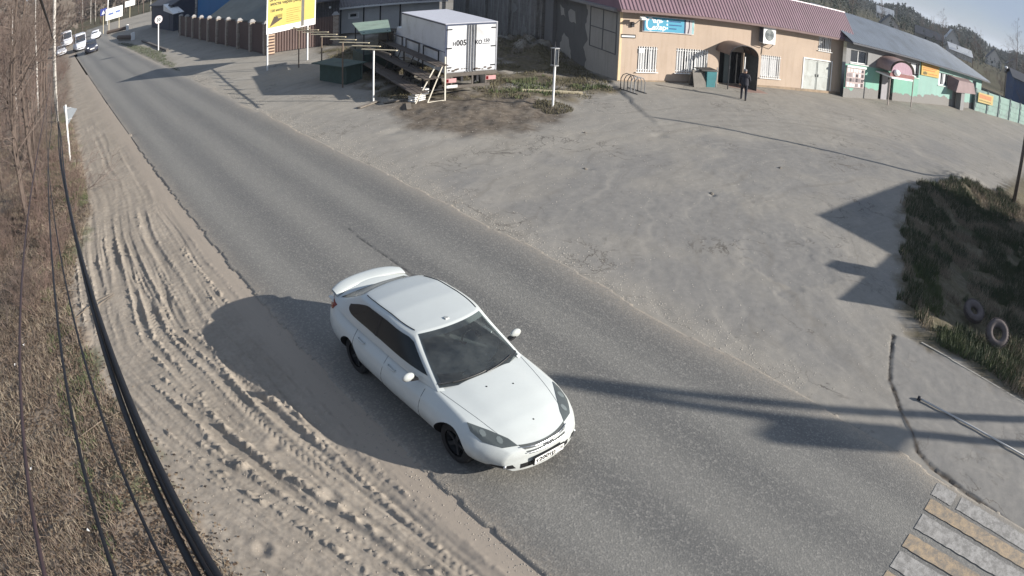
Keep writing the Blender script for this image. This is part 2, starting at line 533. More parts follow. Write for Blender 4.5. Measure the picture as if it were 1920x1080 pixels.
M_ROAD = m_asphalt(); M_YARD = m_yard(); M_SAND = m_sand()
BLACK = mat('black_plastic', S(28, 28, 30), 0.5, 0.2)
RUBBER = mat('rubber', S(34, 34, 35), 0.85, 0.25, 8, 0.3)
STEEL = mat('galvanised_steel', S(150, 152, 154), 0.45, 0.15, 6, 0.05, 40, 0.6)
WHITE = mat('white_paint', S(222, 222, 220), 0.5, 0.06, 3, 0.05)
PVC = mat('white_window_plastic', S(225, 226, 226), 0.4, 0.05)
DARKMETAL = mat('dark_metal', S(46, 46, 50), 0.55, 0.25, 5, 0.1)
CONCRETE = mat('weathered_concrete', S(150, 147, 142), 0.9, 0.18, 2.5, 0.3, 25, dirt=S(104, 100, 95))
WOOD_G = mat('grey_wood', S(120, 112, 102), 0.85, 0.25, 6, 0.25, 30)
WOOD_L = mat('pale_board', S(196, 184, 156), 0.8, 0.18, 5, 0.2, 30)
TEXTK = mat('black_lettering', S(24, 24, 26), 0.6, 0.05, 3, 0)
TEXTW = mat('white_lettering', S(232, 240, 246), 0.6, 0.03, 3, 0)
def glass_mat(name, col, rough=0.06):
    t = NT(name)
    n = t.noise(t.coords(), 1.5, 4)
    c = t.mix(t.ramp(n, 0.3, 0.7), tuple(k * 0.7 for k in col[:3]) + (1,), col)
    return t.out(c, rough, None, **{'Specular IOR Level': 0.6})
GLASS = glass_mat('window_glass', S(52, 58, 66))

# ------------------------------------------------------------------ ground
# far ground out to the horizon, a little below everything laid on it
def far_ground():
    t = NT('far_ground'); co = t.coords()
    n1 = t.noise(co, 0.02, 8, 0.65); n2 = t.noise(co, 0.4, 8, 0.7)
    c = t.mix(t.ramp(n1, 0.35, 0.65), S(74, 72, 58), S(98, 92, 76))
    c = t.mix(t.math('MULTIPLY', t.ramp(n2, 0.4, 0.7), 0.5), c, S(62, 66, 46))
    m = t.out(c, 0.95, t.bump(n2, 0.4, 0.2), **{'Specular IOR Level': 0.1})
    b = MB(); b.grid(lambda u, v: ((u - 0.5) * 7000, (v - 0.5) * 7000, -0.35), 40, 40)
    b.build('ground', m, kind='structure')
far_ground()

def road_shift(Y):
    return np.where(Y > 75, (np.maximum(Y, 75) - 75) ** 2 * 0.0012, 0.0)

CRACK = [(13.95, 3.09), (12.9, 2.75), (12.12, 2.42), (11.75, 2.1), (11.29, 1.74), (10.85, 1.25), (10.41, .92), (10.22, .5), (10.19, .12), (10.12, -.4), (10.08, -.96), (9.99, -2.24), (9.95, -4.6)]
def road_edges(Y):
    j = (fbm(Y * 2.3, Y * 0 + 4, 4) - 0.5) * 0.16 + (fbm(Y * 12, Y * 0 + 8, 3) - 0.5) * 0.06
    j2 = (fbm(Y * 0.8, Y * 0 + 14, 4) - 0.5) * 0.35
    return 4.10 + j + road_shift(Y), 10.12 + j2 + road_shift(Y)
def road_z(X, Y):
    a, b = road_edges(Y)
    z = 0.035 + (fbm(X * 0.5, Y * 0.3, 3) - 0.5) * 0.02
    z = np.where(X < a, -0.05, z)
    z = np.where(X > b, -0.03, z)
    z -= 0.012 * np.exp(-(polydist(X, Y, C1) / 0.02) ** 2)
    return z
C1 = [(7.34, 14.4), (7.28, 12.96), (7.30, 12.1), (7.24, 10.2)]
def road_m(X, Y):
    a, b = road_edges(Y)
    n = fbm(X * 1.5, Y * 0.5, 5)
    left = np.exp(-np.maximum(X - a, 0) / 0.22) * (0.5 + n) * 0.8
    right = np.exp(-np.maximum(b - X, 0) / 0.28) * (0.4 + n)
    sand = np.clip(np.maximum(left, right), 0, 1)
    d = np.minimum(polydist(X, Y, C1) + (fbm(X * 9, Y * 9, 3) - .5) * .05, 9)
    crk = np.exp(-(d / 0.018) ** 2) * 0.8
    return sand, crk, n * 0
def road_keep(X, Y):
    a, b = road_edges(Y)
    return (X > a - 0.09) & (X < b + 0.1)
sheet('road', 3.9, 10.4, -8, 28, 0.05, road_z, road_m, M_ROAD, keep=road_keep)
sheet('road', 3.9, 16.5, 27.95, 145, 0.25, lambda X, Y: road_z(X, Y) - 0.003, road_m, M_ROAD, keep=lambda X, Y: (X > 4.05 + road_shift(Y)) & (X < 10.3 + road_shift(Y)))

# the dusty junction, the forecourts and the bank on the right
P_MUD = [(13.9, 24.9), (13.3, 21.2), (14.5, 18.5), (16.8, 18.3), (19.2, 19.1), (20.0, 21.5), (19.4, 23.2), (17.0, 24.3)]
P_WASTE = [(14.8, 25.6), (20.0, 20.6), (24.4, 21.0), (26.1, 22.6), (31, 38), (40, 52), (26, 52), (18.5, 40), (17, 33)]
P_BANK = [(27.5, 6.6), (24.5, 6.3), (20.7, 5.15), (18.0, 4.25), (16.7, 3.75), (15.0, 3.05), (14.45, 2.3), (14.45, 0.4), (14.4, -6), (60, -9), (48, 1.6), (33, 3.4), (30.5, 5.2)]
P_SIDE = [(10.3, 17), (14, 15.6), (20, 15.2), (27, 12.2), (48, 6.8), (75, 0), (75, -3), (45, 3.2), (31, 6.6), (24.5, 7.2), (17.5, 5.2), (14.4, 3.4), (10.4, 3.6)]
P_APRON = [(14.0, 3.1), (12.12, 2.42), (11.29, 1.74), (10.41, .92), (10.19, .12), (10.0, -2), (9.9, -6), (14.3, -6), (14.3, 2.4)]
P_STRIPG = [(9.9 + .3, 46), (11.9, 62), (11.0, 80), (10.3, 84), (10.2, 60)]
P_SLAB = [(24.35, 20.95), (20.9, 15.8), (23.5, 11.5), (60, 2), (75, 3), (70, 9), (41, 17.6), (27, 22.6)]
def slab_h(X, Y):
    # raised forecourt: its left edge stands clear near the shop and fades out by (20.9, 15.8)
    ax, ay, bx, by = 24.35, 20.95, 20.6, 15.2
    dx, dy = bx - ax, by - ay; L = math.hypot(dx, dy)
    s = ((X - ax) * dx + (Y - ay) * dy) / L
    side = ((X - ax) * dy - (Y - ay) * dx) / L * -1.0          # > 0 on the shop's right
    side = side + (fbm(X * .9, Y * .9, 3) - .5) * 0.3
    up = 0.09 * np.clip(1 - s / L, 0, 1)
    up = np.where(s < 0, 0.09, up)
    return up * sstep(-0.12, 0.12, side), side
def yard_z(X, Y):
    z = 0.012 + (fbm(X * 0.35, Y * 0.35, 4) - 0.5) * 0.07 + (fbm(X * 3, Y * 3, 4) - 0.5) * 0.022
    h, _ = slab_h(X, Y)
    near = 1 - sstep(30, 40, X)
    z = z + h * near
    mud = softpoly(X, Y, P_MUD)
    waste = softpoly(X, Y, P_WASTE)
    z = z + mud * (fbm(X * 1.6, Y * 1.6, 5) - 0.45) * 0.16
    z = z + waste * (0.03 + (fbm(X * 0.9, Y * 0.9, 5) - 0.4) * 0.30)
    for (cx, cy, r, hh) in ((27.6, 30.5, 2.6, 0.75), (26.2, 33.0, 2.2, 0.5), (19.2, 21.0, 1.0, 0.22), (18.6, 24.0, 1.3, 0.12), (17.0, 21.5, 1.2, 0.14)):
        z = z + hh * np.exp(-((X - cx) ** 2 + (Y - cy) ** 2) / r ** 2) * (0.5 + fbm(X * 2, Y * 2, 4))
    bank = softpoly(X, Y, P_BANK, 0.35, 0.35)
    deep = sstep(0.3, 2.8, polydist(X, Y, P_BANK, True)) * bank
    z = z + bank * (0.03 + (fbm(X * 1.3, Y * 1.3, 4) - 0.4) * 0.16) - deep * 0.40
    z = z + 0.35 * np.exp(-(((X - 31.0) / 2.4) ** 2 + ((Y - 5.2) / 1.3) ** 2)) * (0.4 + fbm(X * 1.5, Y * 1.5, 4))
    d = polydist(X, Y, CRACK) + (fbm(X * 7, Y * 7, 3) - .5) * .07
    z = z - 0.034 * sstep(.30, .5, fbm(X * 1.3 + 5, Y * 1.3, 3)) * np.exp(-(d / (0.010 + .034 * fbm(X * 2.5, Y * 2.5, 3))) ** 2)
    ap = inpoly(X, Y, P_APRON)
    z = z + ap * 0.02
    for (cx, cy, r) in ((13.9, 19.0, .55), (15.2, 14.1, .12), (16.8, 10.6, .1), (20.2, 15.4, .35), (12.6, 20.9, .5)):
        z = z - 0.05 * np.exp(-((X - cx) ** 2 + ((Y - cy) * 1.6) ** 2) / r ** 2)
    # a patch where the old surface has broken up
    pt = softpoly(X, Y, [(13.2, 6.0), (15.2, 5.6), (16.6, 7.2), (15.2, 8.4), (13.6, 7.6)], .15, .7, 2.2)
    z = z - pt * 0.014
    z = np.where(X < 10.0 + road_shift(Y), np.minimum(z, 0.0) - 0.02, z)
    return z
def yard_m(X, Y):
    n = fbm(X * 0.8, Y * 0.8, 5); n2 = fbm(X * 4, Y * 4, 4)
    mud = softpoly(X, Y, P_MUD) * (0.75 + 0.4 * n2)
    waste = softpoly(X, Y, P_WASTE)
    bank = softpoly(X, Y, P_BANK, .45, .6, 1.8)
    d = polydist(X, Y, CRACK) + (fbm(X * 7, Y * 7, 3) - .5) * .07
    crk = np.exp(-(d / (0.018 + .045 * fbm(X * 2.5, Y * 2.5, 3))) ** 2)
    _, side = slab_h(X, Y)
    R_ = np.maximum.reduce([mud, waste * 0.95 * sstep(.25, .5, n), bank * 0.8, crk * 1.1])
    g1 = softpoly(X, Y, P_STRIPG, .4, .8) * 0.7
    G_ = np.maximum.reduce([bank * (.75 + .25 * sstep(.3, .5, n2 * .5 + n * .5)), waste * sstep(.42, .55, n2 * .4 + n * .6) * .85, g1 * n * 1.2,
                            sstep(40, 52, X) * sstep(26, 34, Y), sstep(80, 90, X)])
    ap = inpoly(X, Y, P_APRON) * 0.95
    worn = sstep(.38, .62, fbm(X * .22, Y * .22, 5)) * 0.75
    pt = softpoly(X, Y, [(13.2, 6.0), (15.2, 5.6), (16.6, 7.2), (15.2, 8.4), (13.6, 7.6)], .15, .7, 2.2)
    sd2 = softpoly(X, Y, P_SIDE, 1.2, 1.6, .5) * (.45 + .55 * sstep(.35, .6, fbm(X * .5, Y * .5, 4)))
    B_ = np.maximum.reduce([ap, worn * .5 * (1 - sstep(28, 36, Y)), pt, sd2])
    edge = np.exp(-np.maximum(X - 10.1 - road_shift(Y), 0) / 0.5) * (Y > 3.5)
    B_ = B_ * (1 - edge * .8)
    return R_, G_, B_
sheet('dusty_yard', 9.8, 20.6, -5, 12.05, 0.05, yard_z, yard_m, M_YARD)
sheet('dusty_yard', 9.8, 37.1, 12, 32.1, 0.1, lambda X, Y: yard_z(X, Y) - 0.003, yard_m, M_YARD)
sheet('dusty_yard', 20.5, 37.1, -7, 12.05, 0.1, lambda X, Y: yard_z(X, Y) - 0.005, yard_m, M_YARD)
sheet('dusty_yard', 9.3, 75.3, 32, 145, 0.5, lambda X, Y: yard_z(X, Y) - 0.008, yard_m, M_YARD, keep=lambda X, Y: X > 9.2 + road_shift(Y))
sheet('dusty_yard', 37, 110, -25, 32.1, 0.5, lambda X, Y: yard_z(X, Y) - 0.009, yard_m, M_YARD)

# sandy verge on the left of the road
TRK = [(2.0, 22), (1.59, 18.5), (1.44, 14.6), (1.31, 12.5), (1.68, 10.6), (1.98, 9.0), (2.44, 7.3), (2.8, 5.8), (2.94, 4.8), (3.1, 3.0)]
_ty = np.array([p[1] for p in TRK])[::-1]; _tx = np.array([p[0] for p in TRK])[::-1]
BND = [(.9, 3), (.62, 6.06), (.57, 6.5), (.45, 7.5), (.34, 8.95), (.02, 10.8), (-.29, 13.5), (-.43, 15.6), (.18, 18.8), (.99, 21.7), (1.21, 26.5), (1.49, 37), (2.2, 60), (2.9, 80), (3.4, 140)]
_by = np.array([p[1] for p in BND]); _bx = np.array([p[0] for p in BND])
RUTS = [(-.55, .10, .05, 0), (-.36, .13, .06, 1), (-.2, .10, .05, 0), (-.06, .15, .085, 1), (.05, .10, .05, 0), (.12, .13, .08, 1), (.21, .09, .04, 0), (.27, .12, .05, 1), (.36, .10, .045, 0), (.46, .13, .05, 1), (.55, .08, .03, 0), (.63, .11, .04, 0), (.73, .08, .025, 0), (.82, .12, .03, 0)]
def verge_parts(X, Y):
    a, _ = road_edges(Y)
    A = np.interp(Y, _ty, _tx)
    bx = np.interp(Y, _by, _bx)
    d = X - bx
    inn = sstep(-0.25, 0.35, d + (fbm(X * 1.8, Y * 1.8, 4) - .5) * 0.8)
    return a, A, inn
def verge_z(X, Y):
    a, A, inn = verge_parts(X, Y)
    z = (fbm(X * .5, Y * .35, 3) - .5) * 0.10
    fade = 1 - sstep(14, 34, Y) * 0.8
    kac = (X - A) / (4.05 - A)                                  # across the fan of tracks
    ru = 0; clod = 0
    for i, (k, w, dep, tread) in enumerate(RUTS):
        c = A * (1 - k) + 4.05 * k + (fbm(Y * .22 + i * 7, Y * 0 + i * 3.1, 2) - .5) * .55
        u = (X - c) / w
        strong = sstep(.36, .62, fbm(Y * .16 + i * 5, Y * 0 + i, 2))
        au = np.abs(u)
        g = np.exp(-np.minimum(u ** 4, 40)) * dep * (0.12 + 0.85 * strong)
        berm = np.exp(-((au - 1.35) / .40) ** 2)
        ru = ru - g + berm * dep * 0.45 * strong * (0.3 + fbm(X * 6, Y * 6 + i, 3))
        if tread:
            ru = ru + np.exp(-np.minimum(u ** 4, 40)) * 0.011 * np.sign(np.sin(2 * np.pi * (Y * 7.0 + au * 1.1)) - .2) * strong * sstep(.45, .6, fbm(Y * .5 + i, Y * 0 + 2, 2))
        clod = np.maximum(clod, berm * strong * sstep(.42, .6, fbm(X * .9 + i, Y * .5, 3)))
    z = z + ru * .62 * inn * fade * (.5 + .5 * sstep(5, 11, Y)) * (.35 + .9 * sstep(.35, .6, fbm(X * .55 + 9, Y * .35, 4)))
    z = z + (fbm(kac * 8 + .6 * fbm(X, Y * .6, 3), Y * .28, 4) - .5) * 0.062 * inn * fade     # long scuffs drawn out along the tracks
    z = z + (fbm(kac * 34, Y * .45, 3) - .5) * 0.022 * inn * fade
    cl = np.maximum(fbm(X * 8, Y * 8, 3) - .52, 0) * .20 + np.maximum(fbm(X * 17 + 40, Y * 17, 3) - .5, 0) * .13
    z = z + cl * np.clip(clod * 1.3, 0, 1) * inn * fade
    z = z + (fbm(X * 5, Y * 5, 4) - .5) * 0.018 + (fbm(X * 19, Y * 19, 3) - .5) * 0.010
    # smooth blown strip by the road, lying against the edge of the asphalt
    lip = sstep(0.85, 0.25, a - X)
    z = z * (1 - lip * .85) + lip * 0.012
    for (px, py) in ((2.5, 8.2), (2.68, 6.7), (1.3, 6.3)):
        r = np.hypot(X - px, (Y - py) * .8)
        z = z - 0.035 * np.exp(-(r / .09) ** 2) + 0.012 * np.exp(-((r - .17) / .06) ** 2)
    # rough litter outside
    z = z + (1 - inn) * ((fbm(X * 1.5, Y * 1.5, 4) - .45) * 0.16 + (fbm(X * 12, Y * 12, 4) - .5) * 0.04 + 0.04)
    z = z - 0.35 * sstep(-1.2, -5, X) * (1 - inn)
    z = np.where(X > a + 0.10, -0.02, np.minimum(z, np.where(X > a - .04, 0.016, 9)))
    return z
def verge_m(X, Y):
    a, A, inn = verge_parts(X, Y)
    n = fbm(X * 2.5, Y * 2.5, 5)
    lit = (1 - inn)
    g = softpoly(X, Y, [(-.9, 13.6), (-.1, 13), (.15, 10), (.5, 8), (.0, 7.4), (-.6, 8.6)], .3, .6, 1.8) * .8
    g = np.maximum(g, softpoly(X, Y, [(.0, 17), (.8, 20), (1.2, 30), (1.3, 44), (.0, 44), (-.5, 30), (-.7, 20)], .3, .7, 1.5) * .75)
    lip = sstep(1.0, 0.2, a - X)
    return lit, g * sstep(.35, .6, n), lip
sheet('sand_verge', -4.8, 4.3, 2.5, 20.05, 0.025, verge_z, verge_m, M_SAND)
sheet('sand_verge', -3.0, 4.3, 20, 36.05, 0.05, lambda X, Y: verge_z(X, Y) - 0.002, verge_m, M_SAND)
sheet('sand_verge', -14, -2.9, 20, 36.05, 0.15, lambda X, Y: verge_z(X, Y) - 0.006, verge_m, M_SAND)
sheet('sand_verge', -14, 4.3, 36, 60.2, 0.12, lambda X, Y: verge_z(X, Y) - 0.004, verge_m, M_SAND)
sheet('sand_verge', -14, 8.5, 60, 145, 0.5, lambda X, Y: verge_z(X, Y) - 0.01, verge_m, M_SAND, keep=lambda X, Y: X < 4.3 + road_shift(Y))
sheet('forest_floor', -90, -4.7, -5, 20.2, 0.5, lambda X, Y: verge_z(X, Y) - 0.01, verge_m, M_SAND)
sheet('forest_floor', -90, -13.8, 20, 145, 0.6, lambda X, Y: verge_z(X, Y) - 0.012, verge_m, M_SAND)

# crosswalk stripes, worn thermoplastic sheets lying on the asphalt
def stripe(x0, x1, y0, y1, m, jit=0.011):
    b = MB(); n = 40
    pts = []
    for i in range(n + 1):
        y = y0 + (y1 - y0) * i / n
        zz = 0.047
        pts.append(((x0 + rng.uniform(-jit, jit), y, zz), (x1 + rng.uniform(-jit, jit), y, zz)))
    for (a, c), (d, e) in zip(pts[:-1], pts[1:]): b.quad(a, c, e, d)
    return b.build('crosswalk_stripe', m, kind='structure')
MW = m_paint_mark('white_marking', S(166, 163, 158)); MY = m_paint_mark('orange_marking', S(172, 150, 120))
for x0, x1, ys, m in ((9.52, 9.90, .19, MW), (9.08, 9.42, .15, MY), (8.55, 8.96, .13, MW), (8.04, 8.38, .15, MY), (7.52, 7.93, .13, MW), (7.10, 7.42, .13, MY)):
    if m is MW and x1 > 9.8:
        stripe(x0, x1, -.33, ys, m); stripe(x0, x1, -4.3, -.46, m)
    else:
        stripe(x0, x1, -4.3, ys, m)
# pale kerb edging along the apron
b = MB()
for i in range(7):
    y = 2.35 - i * 0.98
    p = 14.22 + (0.03 if i == 0 else 0)
    b.hexa([(p, y - .96, -.1), (p + .05, y - .96, -.1), (p + .05, y, -.1), (p, y, -.1), (p, y - .96, .052), (p + .05, y - .96, .052), (p + .05, y, .052), (p, y, .052)])
b.build('kerb', mat('pale_kerb', S(150, 146, 138), .9, .15), kind='structure')

# ------------------------------------------------------------------ cars
def interp(pts, x):
    return float(np.interp(x, [p[0] for p in pts], [p[1] for p in pts]))

def smooth_tab(pts, n=241):
    xs = np.linspace(pts[0][0], pts[-1][0], n)
    ys = np.interp(xs, [p[0] for p in pts], [p[1] for p in pts])
    k = max(1, n // 40)
    ker = np.hanning(2 * k + 1); ker /= ker.sum()
    yp = np.concatenate([2 * ys[0] - ys[k:0:-1], ys, 2 * ys[-1] - ys[-2:-k - 2:-1]])
    ys = np.convolve(yp, ker, 'valid')
    return lambda x: float(np.interp(x, xs, ys))

def cube_shell(fn, na, nb, nc, skip=(), hole=None):
    """surface of the cube [-1,1]^3 as a quad grid, each point sent through fn"""
    A = [math.sin(math.pi / 2 * (2 * i / na - 1)) * .35 + (2 * i / na - 1) * .65 for i in range(na + 1)]
    Bv = [math.sin(math.pi / 2 * (2 * i / nb - 1)) * .45 + (2 * i / nb - 1) * .55 for i in range(nb + 1)]
    Cv = [2 * i / nc - 1 for i in range(nc + 1)]
    vid = {}; v = []; f = []
    def vert(i, j, k):
        key = (i, j, k)
        if key not in vid:
            vid[key] = len(v); v.append(fn(A[i], Bv[j], Cv[k]))
        return vid[key]
    for i in range(na):
        for j in range(nb):
            if 'bottom' not in skip: f.append((vert(i, j, 0), vert(i, j + 1, 0), vert(i + 1, j + 1, 0), vert(i + 1, j, 0)))
            f.append((vert(i, j, nc), vert(i + 1, j, nc), vert(i + 1, j + 1, nc), vert(i, j + 1, nc)))
    for i in range(na):
        for k in range(nc):
            if not (hole and hole((A[i] + A[i + 1]) / 2, (Cv[k] + Cv[k + 1]) / 2)): f.append((vert(i, 0, k), vert(i + 1, 0, k), vert(i + 1, 0, k + 1), vert(i, 0, k + 1)))
            f.append((vert(i, nb, k), vert(i, nb, k + 1), vert(i + 1, nb, k + 1), vert(i + 1, nb, k)))
    for j in range(nb):
        for k in range(nc):
            f.append((vert(0, j, k), vert(0, j, k + 1), vert(0, j + 1, k + 1), vert(0, j + 1, k)))
            f.append((vert(na, j, k), vert(na, j + 1, k), vert(na, j + 1, k + 1), vert(na, j, k + 1)))
    return v, f

class CarShape:
    """a saloon: y runs from the front bumper back, x across, z up"""
    def __init__(s, L=4.80, wide=0.905, hood=None, roof=1.45, kind='saloon'):
        s.L = L
        k = L / 4.8
        if kind == 'saloon':
            s.top = smooth_tab([(0, .60), (.05, .63), (.14, .685), (.35, .755), (.7, .835), (1.1, .905), (1.45, .955), (1.7, .975), (2.6, .98), (3.9, .985), (4.1, 1.0), (4.35, 1.05), (4.55, 1.075), (4.72, 1.075), (4.77, 1.03), (4.8, .95)])
            s.yf = lambda h: 1.44 + .80 * h ** 0.95
            s.yr = lambda h: 4.74 - 1.02 * h
            s.roofz = smooth_tab([(2.0, roof - .045), (2.3, roof - .02), (2.8, roof), (3.3, roof - .02), (3.72, roof - .085), (4.3, roof - .22)])
        elif kind == 'van':
            s.top = smooth_tab([(0, .85), (.1, .95), (.4, 1.08), (.75, 1.2), (1.0, 1.25), (4.8, 1.25)])
            s.yf = lambda h: .85 + .62 * h
            s.yr = lambda h: 4.74 - .05 * h
            s.roofz = smooth_tab([(1.3, roof - .06), (1.8, roof), (4.6, roof), (4.8, roof - .03)])
        else:                                                       # estate or off-roader
            s.top = smooth_tab([(0, .72), (.1, .80), (.5, .93), (1.2, 1.02), (1.6, 1.05), (4.7, 1.05), (4.8, 1.0)])
            s.yf = lambda h: 1.35 + .55 * h
            s.yr = lambda h: 4.68 - .22 * h
            s.roofz = smooth_tab([(1.8, roof - .05), (2.3, roof), (4.3, roof - .03), (4.8, roof - .08)])
        s.hw = smooth_tab([(0, .60), (.06, .665), (.18, .745), (.4, .82), (.75, .868), (1.2, .885), (2.4, wide), (3.6, .892), (4.2, .862), (4.5, .825), (4.68, .77), (4.8, .70)])
        s.wide = wide / .905; s.k = k; s.kind = kind
    def lower(s, a, b, c):
        t = (b + 1) / 2
        y = t * 4.8
        zt = s.top(y); zb = 0.17 + .05 * max(0, 1 - y / .5) + .06 * max(0, (y - 4.3) / .5)
        a2 = a * math.sqrt(1 - .30 * c * c); c2 = c * math.sqrt(1 - .30 * a * a)
        a2 = a2 / math.sqrt(.85) * .985 if abs(a2) > 1 else a2
        h = (c2 + 1) / 2
        z = zb + (zt - zb) * h
        w = s.hw(y) * s.wide * 1.09
        # sides: fullest at two fifths of the height, tucked in below and above
        hh = (z - .2) / .75
        w *= 1 - .055 * max(0, (.42 - hh) / .42) ** 2 - .075 * max(0, (hh - .45) / .6) ** 1.6
        # shoulder crease
        w *= 1 + .006 * math.exp(-((hh - .74) / .05) ** 2)
        x = a2 * w
        # rounded nose and tail in plan, raked in profile
        e0 = max(0, 1 - t / .18); e1 = max(0, (t - .86) / .14)
        xn = abs(x) / .75
        y += e0 ** 1.3 * (.20 * xn ** 2.2) - e1 ** 1.3 * .14 * xn ** 2.2
        if s.kind == 'saloon':
            y += e0 ** 2 * (.075 * max(0, (z - .48) / .2) ** 1.5 + .012 * max(0, (.34 - z) / .14))
            y -= e1 ** 2 * (.05 * max(0, (.5 - z) / .3))
            # hood: raised centre with soft edges
            if c > .9 and .12 < y < 1.5: z += .016 * math.exp(-(abs(a) / .62) ** 6) * min(1, (y - .12) * 3)
        return (x, y * s.k, z)
    def upper(s, a, b, c):
        h = (c + 1) / 2
        t = (b + 1) / 2
        yf = s.yf(h); yr = s.yr(h)
        a2 = a * math.sqrt(1 - .16 * b * b) / math.sqrt(.92) if abs(b) > .999 else a
        y = yf + (yr - yf) * t
        van = s.kind == 'van'
        w0, w1 = (.86, .80) if van else (.835, .66)
        w = w0 + (w1 - w0) * h ** 1.15
        plan = 1 - .10 * max(0, (.28 - t) / .28) ** 2 - .13 * max(0, (t - .62) / .38) ** 2 * (0 if van else 1)
        x = a * w * plan * s.wide
        an = a
        bow_f = (.19 if not van else .12) * (1 - an * an) * (1 - .35 * h)
        bow_r = .10 * (1 - an * an) * (0 if van else 1)
        y -= bow_f * max(0, 1 - t / .5) ** 2
        y += bow_r * max(0, (t - .5) / .5) ** 2
        zr = s.roofz(y) - .035 * an * an
        # soften the edge where the roof meets the sides
        z = .90 + (zr - .90) * h
        edge = max(0, (abs(a) - .86) / .14)
        if c > .999: z -= .022 * edge ** 2
        return (x, y * s.k, z)

def norm_at(fn, a, b, c, du, dv):
    p = Vector(fn(a, b, c))
    q = Vector(fn(a + du[0], b + du[1], c + du[2])); r = Vector(fn(a + dv[0], b + dv[1], c + dv[2]))
    n = (q - p).cross(r - p)
    return p, n.normalized()

def shell_patch(fn, face, outline, off, nu, nv, center):
    """a skin lying off metres proud of the shell: outline(u, v) -> the face's two parameters"""
    b = MB()
    def f(u, v):
        s, t = outline(u, v)
        e = 1e-3
        if face == 'front': p, n = norm_at(fn, s, -1, t, (e, 0, 0), (0, 0, e))
        elif face == 'back': p, n = norm_at(fn, s, 1, t, (e, 0, 0), (0, 0, e))
        elif face == 'left': p, n = norm_at(fn, -1, s, t, (0, e, 0), (0, 0, e))
        elif face == 'right': p, n = norm_at(fn, 1, s, t, (0, e, 0), (0, 0, e))
        else: p, n = norm_at(fn, s, t, 1, (e, 0, 0), (0, e, 0))
        if n.dot(p - Vector(center)) < 0: n = -n
        return p + n * off
    b.grid(f, nu, nv)
    return b

def snap_patch(bvh, pts, d, off=0.004, rings=5, per=6):
    """an outline of rough 3-D points pushed onto the body along d, filled with rings towards its middle"""
    d = Vector(d).normalized()
    P = [Vector(p) for p in pts]
    dense = []
    for i in range(len(P)):
        for k in range(per):
            dense.append(P[i].lerp(P[(i + 1) % len(P)], k / per))
    c = sum(P, Vector()) / len(P)
    b = MB(); rows = []
    for r in range(rings + 1):
        row = []
        for q in dense:
            p = c.lerp(q, 1 - r / (rings + .001))
            hit, n, _, _ = bvh.ray_cast(p - d * 1.2, d, 3)
            if hit is None: hit, n, _, _ = bvh.find_nearest(p)
            if n.dot(d) > 0: n = -n
            row.append(hit + n * off)
        rows.append(row)
    m = len(dense)
    for r in range(rings):
        for i in range(m):
            j = (i + 1) % m
            b.quad(rows[r][i], rows[r][j], rows[r + 1][j], rows[r + 1][i])
    return b

from mathutils.bvhtree import BVHTree
TYRE_R = .325
def wheel_meshes(rimmat):
    t = MB()
    r = TYRE_R
    t.lathe([(.205, -.10), (.225, -.105), (.29, -.108), (r - .012, -.092), (r, -.07), (r, .07), (r - .012, .092), (.29, .108), (.225, .105), (.205, .10)], 36, 'x')
    tm = t.mesh('tyre', RUBBER, True)
    m = MB()
    m.lathe([(.208, -.09), (.205, .07), (.19, .085), (.185, .04), (.18, .03)], 30, 'x')
    for k in range(5):
        a = 2 * math.pi * k / 5
        ca, sa = math.cos(a), math.sin(a)
        m.bar((.05, .03 * ca, .03 * sa), (.06, .19 * ca, .19 * sa), .055, .03, up=(1, 0, 0))
    m.lathe([(.001, .075), (.05, .07), (.055, .03)], 16, 'x')
    rm = m.mesh('rim', rimmat, False)
    return tm, rm

RIM = mat('alloy_rim', S(58, 60, 63), .45, .1, 6, 0, 40, .5)
TYRE_ME, RIM_ME = wheel_meshes(RIM)
LAMP = glass_mat('headlight_glass', S(84, 90, 90), .15)
REDLAMP = glass_mat('tail_light_red', S(110, 20, 22), .15)
CHROME = mat('chrome_trim', S(190, 192, 194), .2, .05, 3, 0, 40, .9)

def boolean_cut(me, cutter_me):
    a = bpy.data.objects.new('cut_a', me); c = bpy.data.objects.new('cut_b', cutter_me)
    COL.objects.link(a); COL.objects.link(c)
    md = a.modifiers.new('b', 'BOOLEAN'); md.operation = 'DIFFERENCE'; md.object = c; md.solver = 'EXACT'
    dg = bpy.context.evaluated_depsgraph_get()
    out = bpy.data.meshes.new_from_object(a.evaluated_get(dg))
    for o in (a, c): bpy.data.objects.remove(o)
    return out

def add_wheels(root, yf, yr, track):
    for y in (yf, yr):
        for sgn in (-1, 1):
            w = bpy.data.objects.new('wheel', None); COL.objects.link(w); w.parent = root
            w.location = (sgn * track / 2, y, TYRE_R - .005)
            w.rotation_euler = (0, 0, 0 if sgn > 0 else math.pi)
            link_mesh('tyre', TYRE_ME, w); link_mesh('rim', RIM_ME, w)

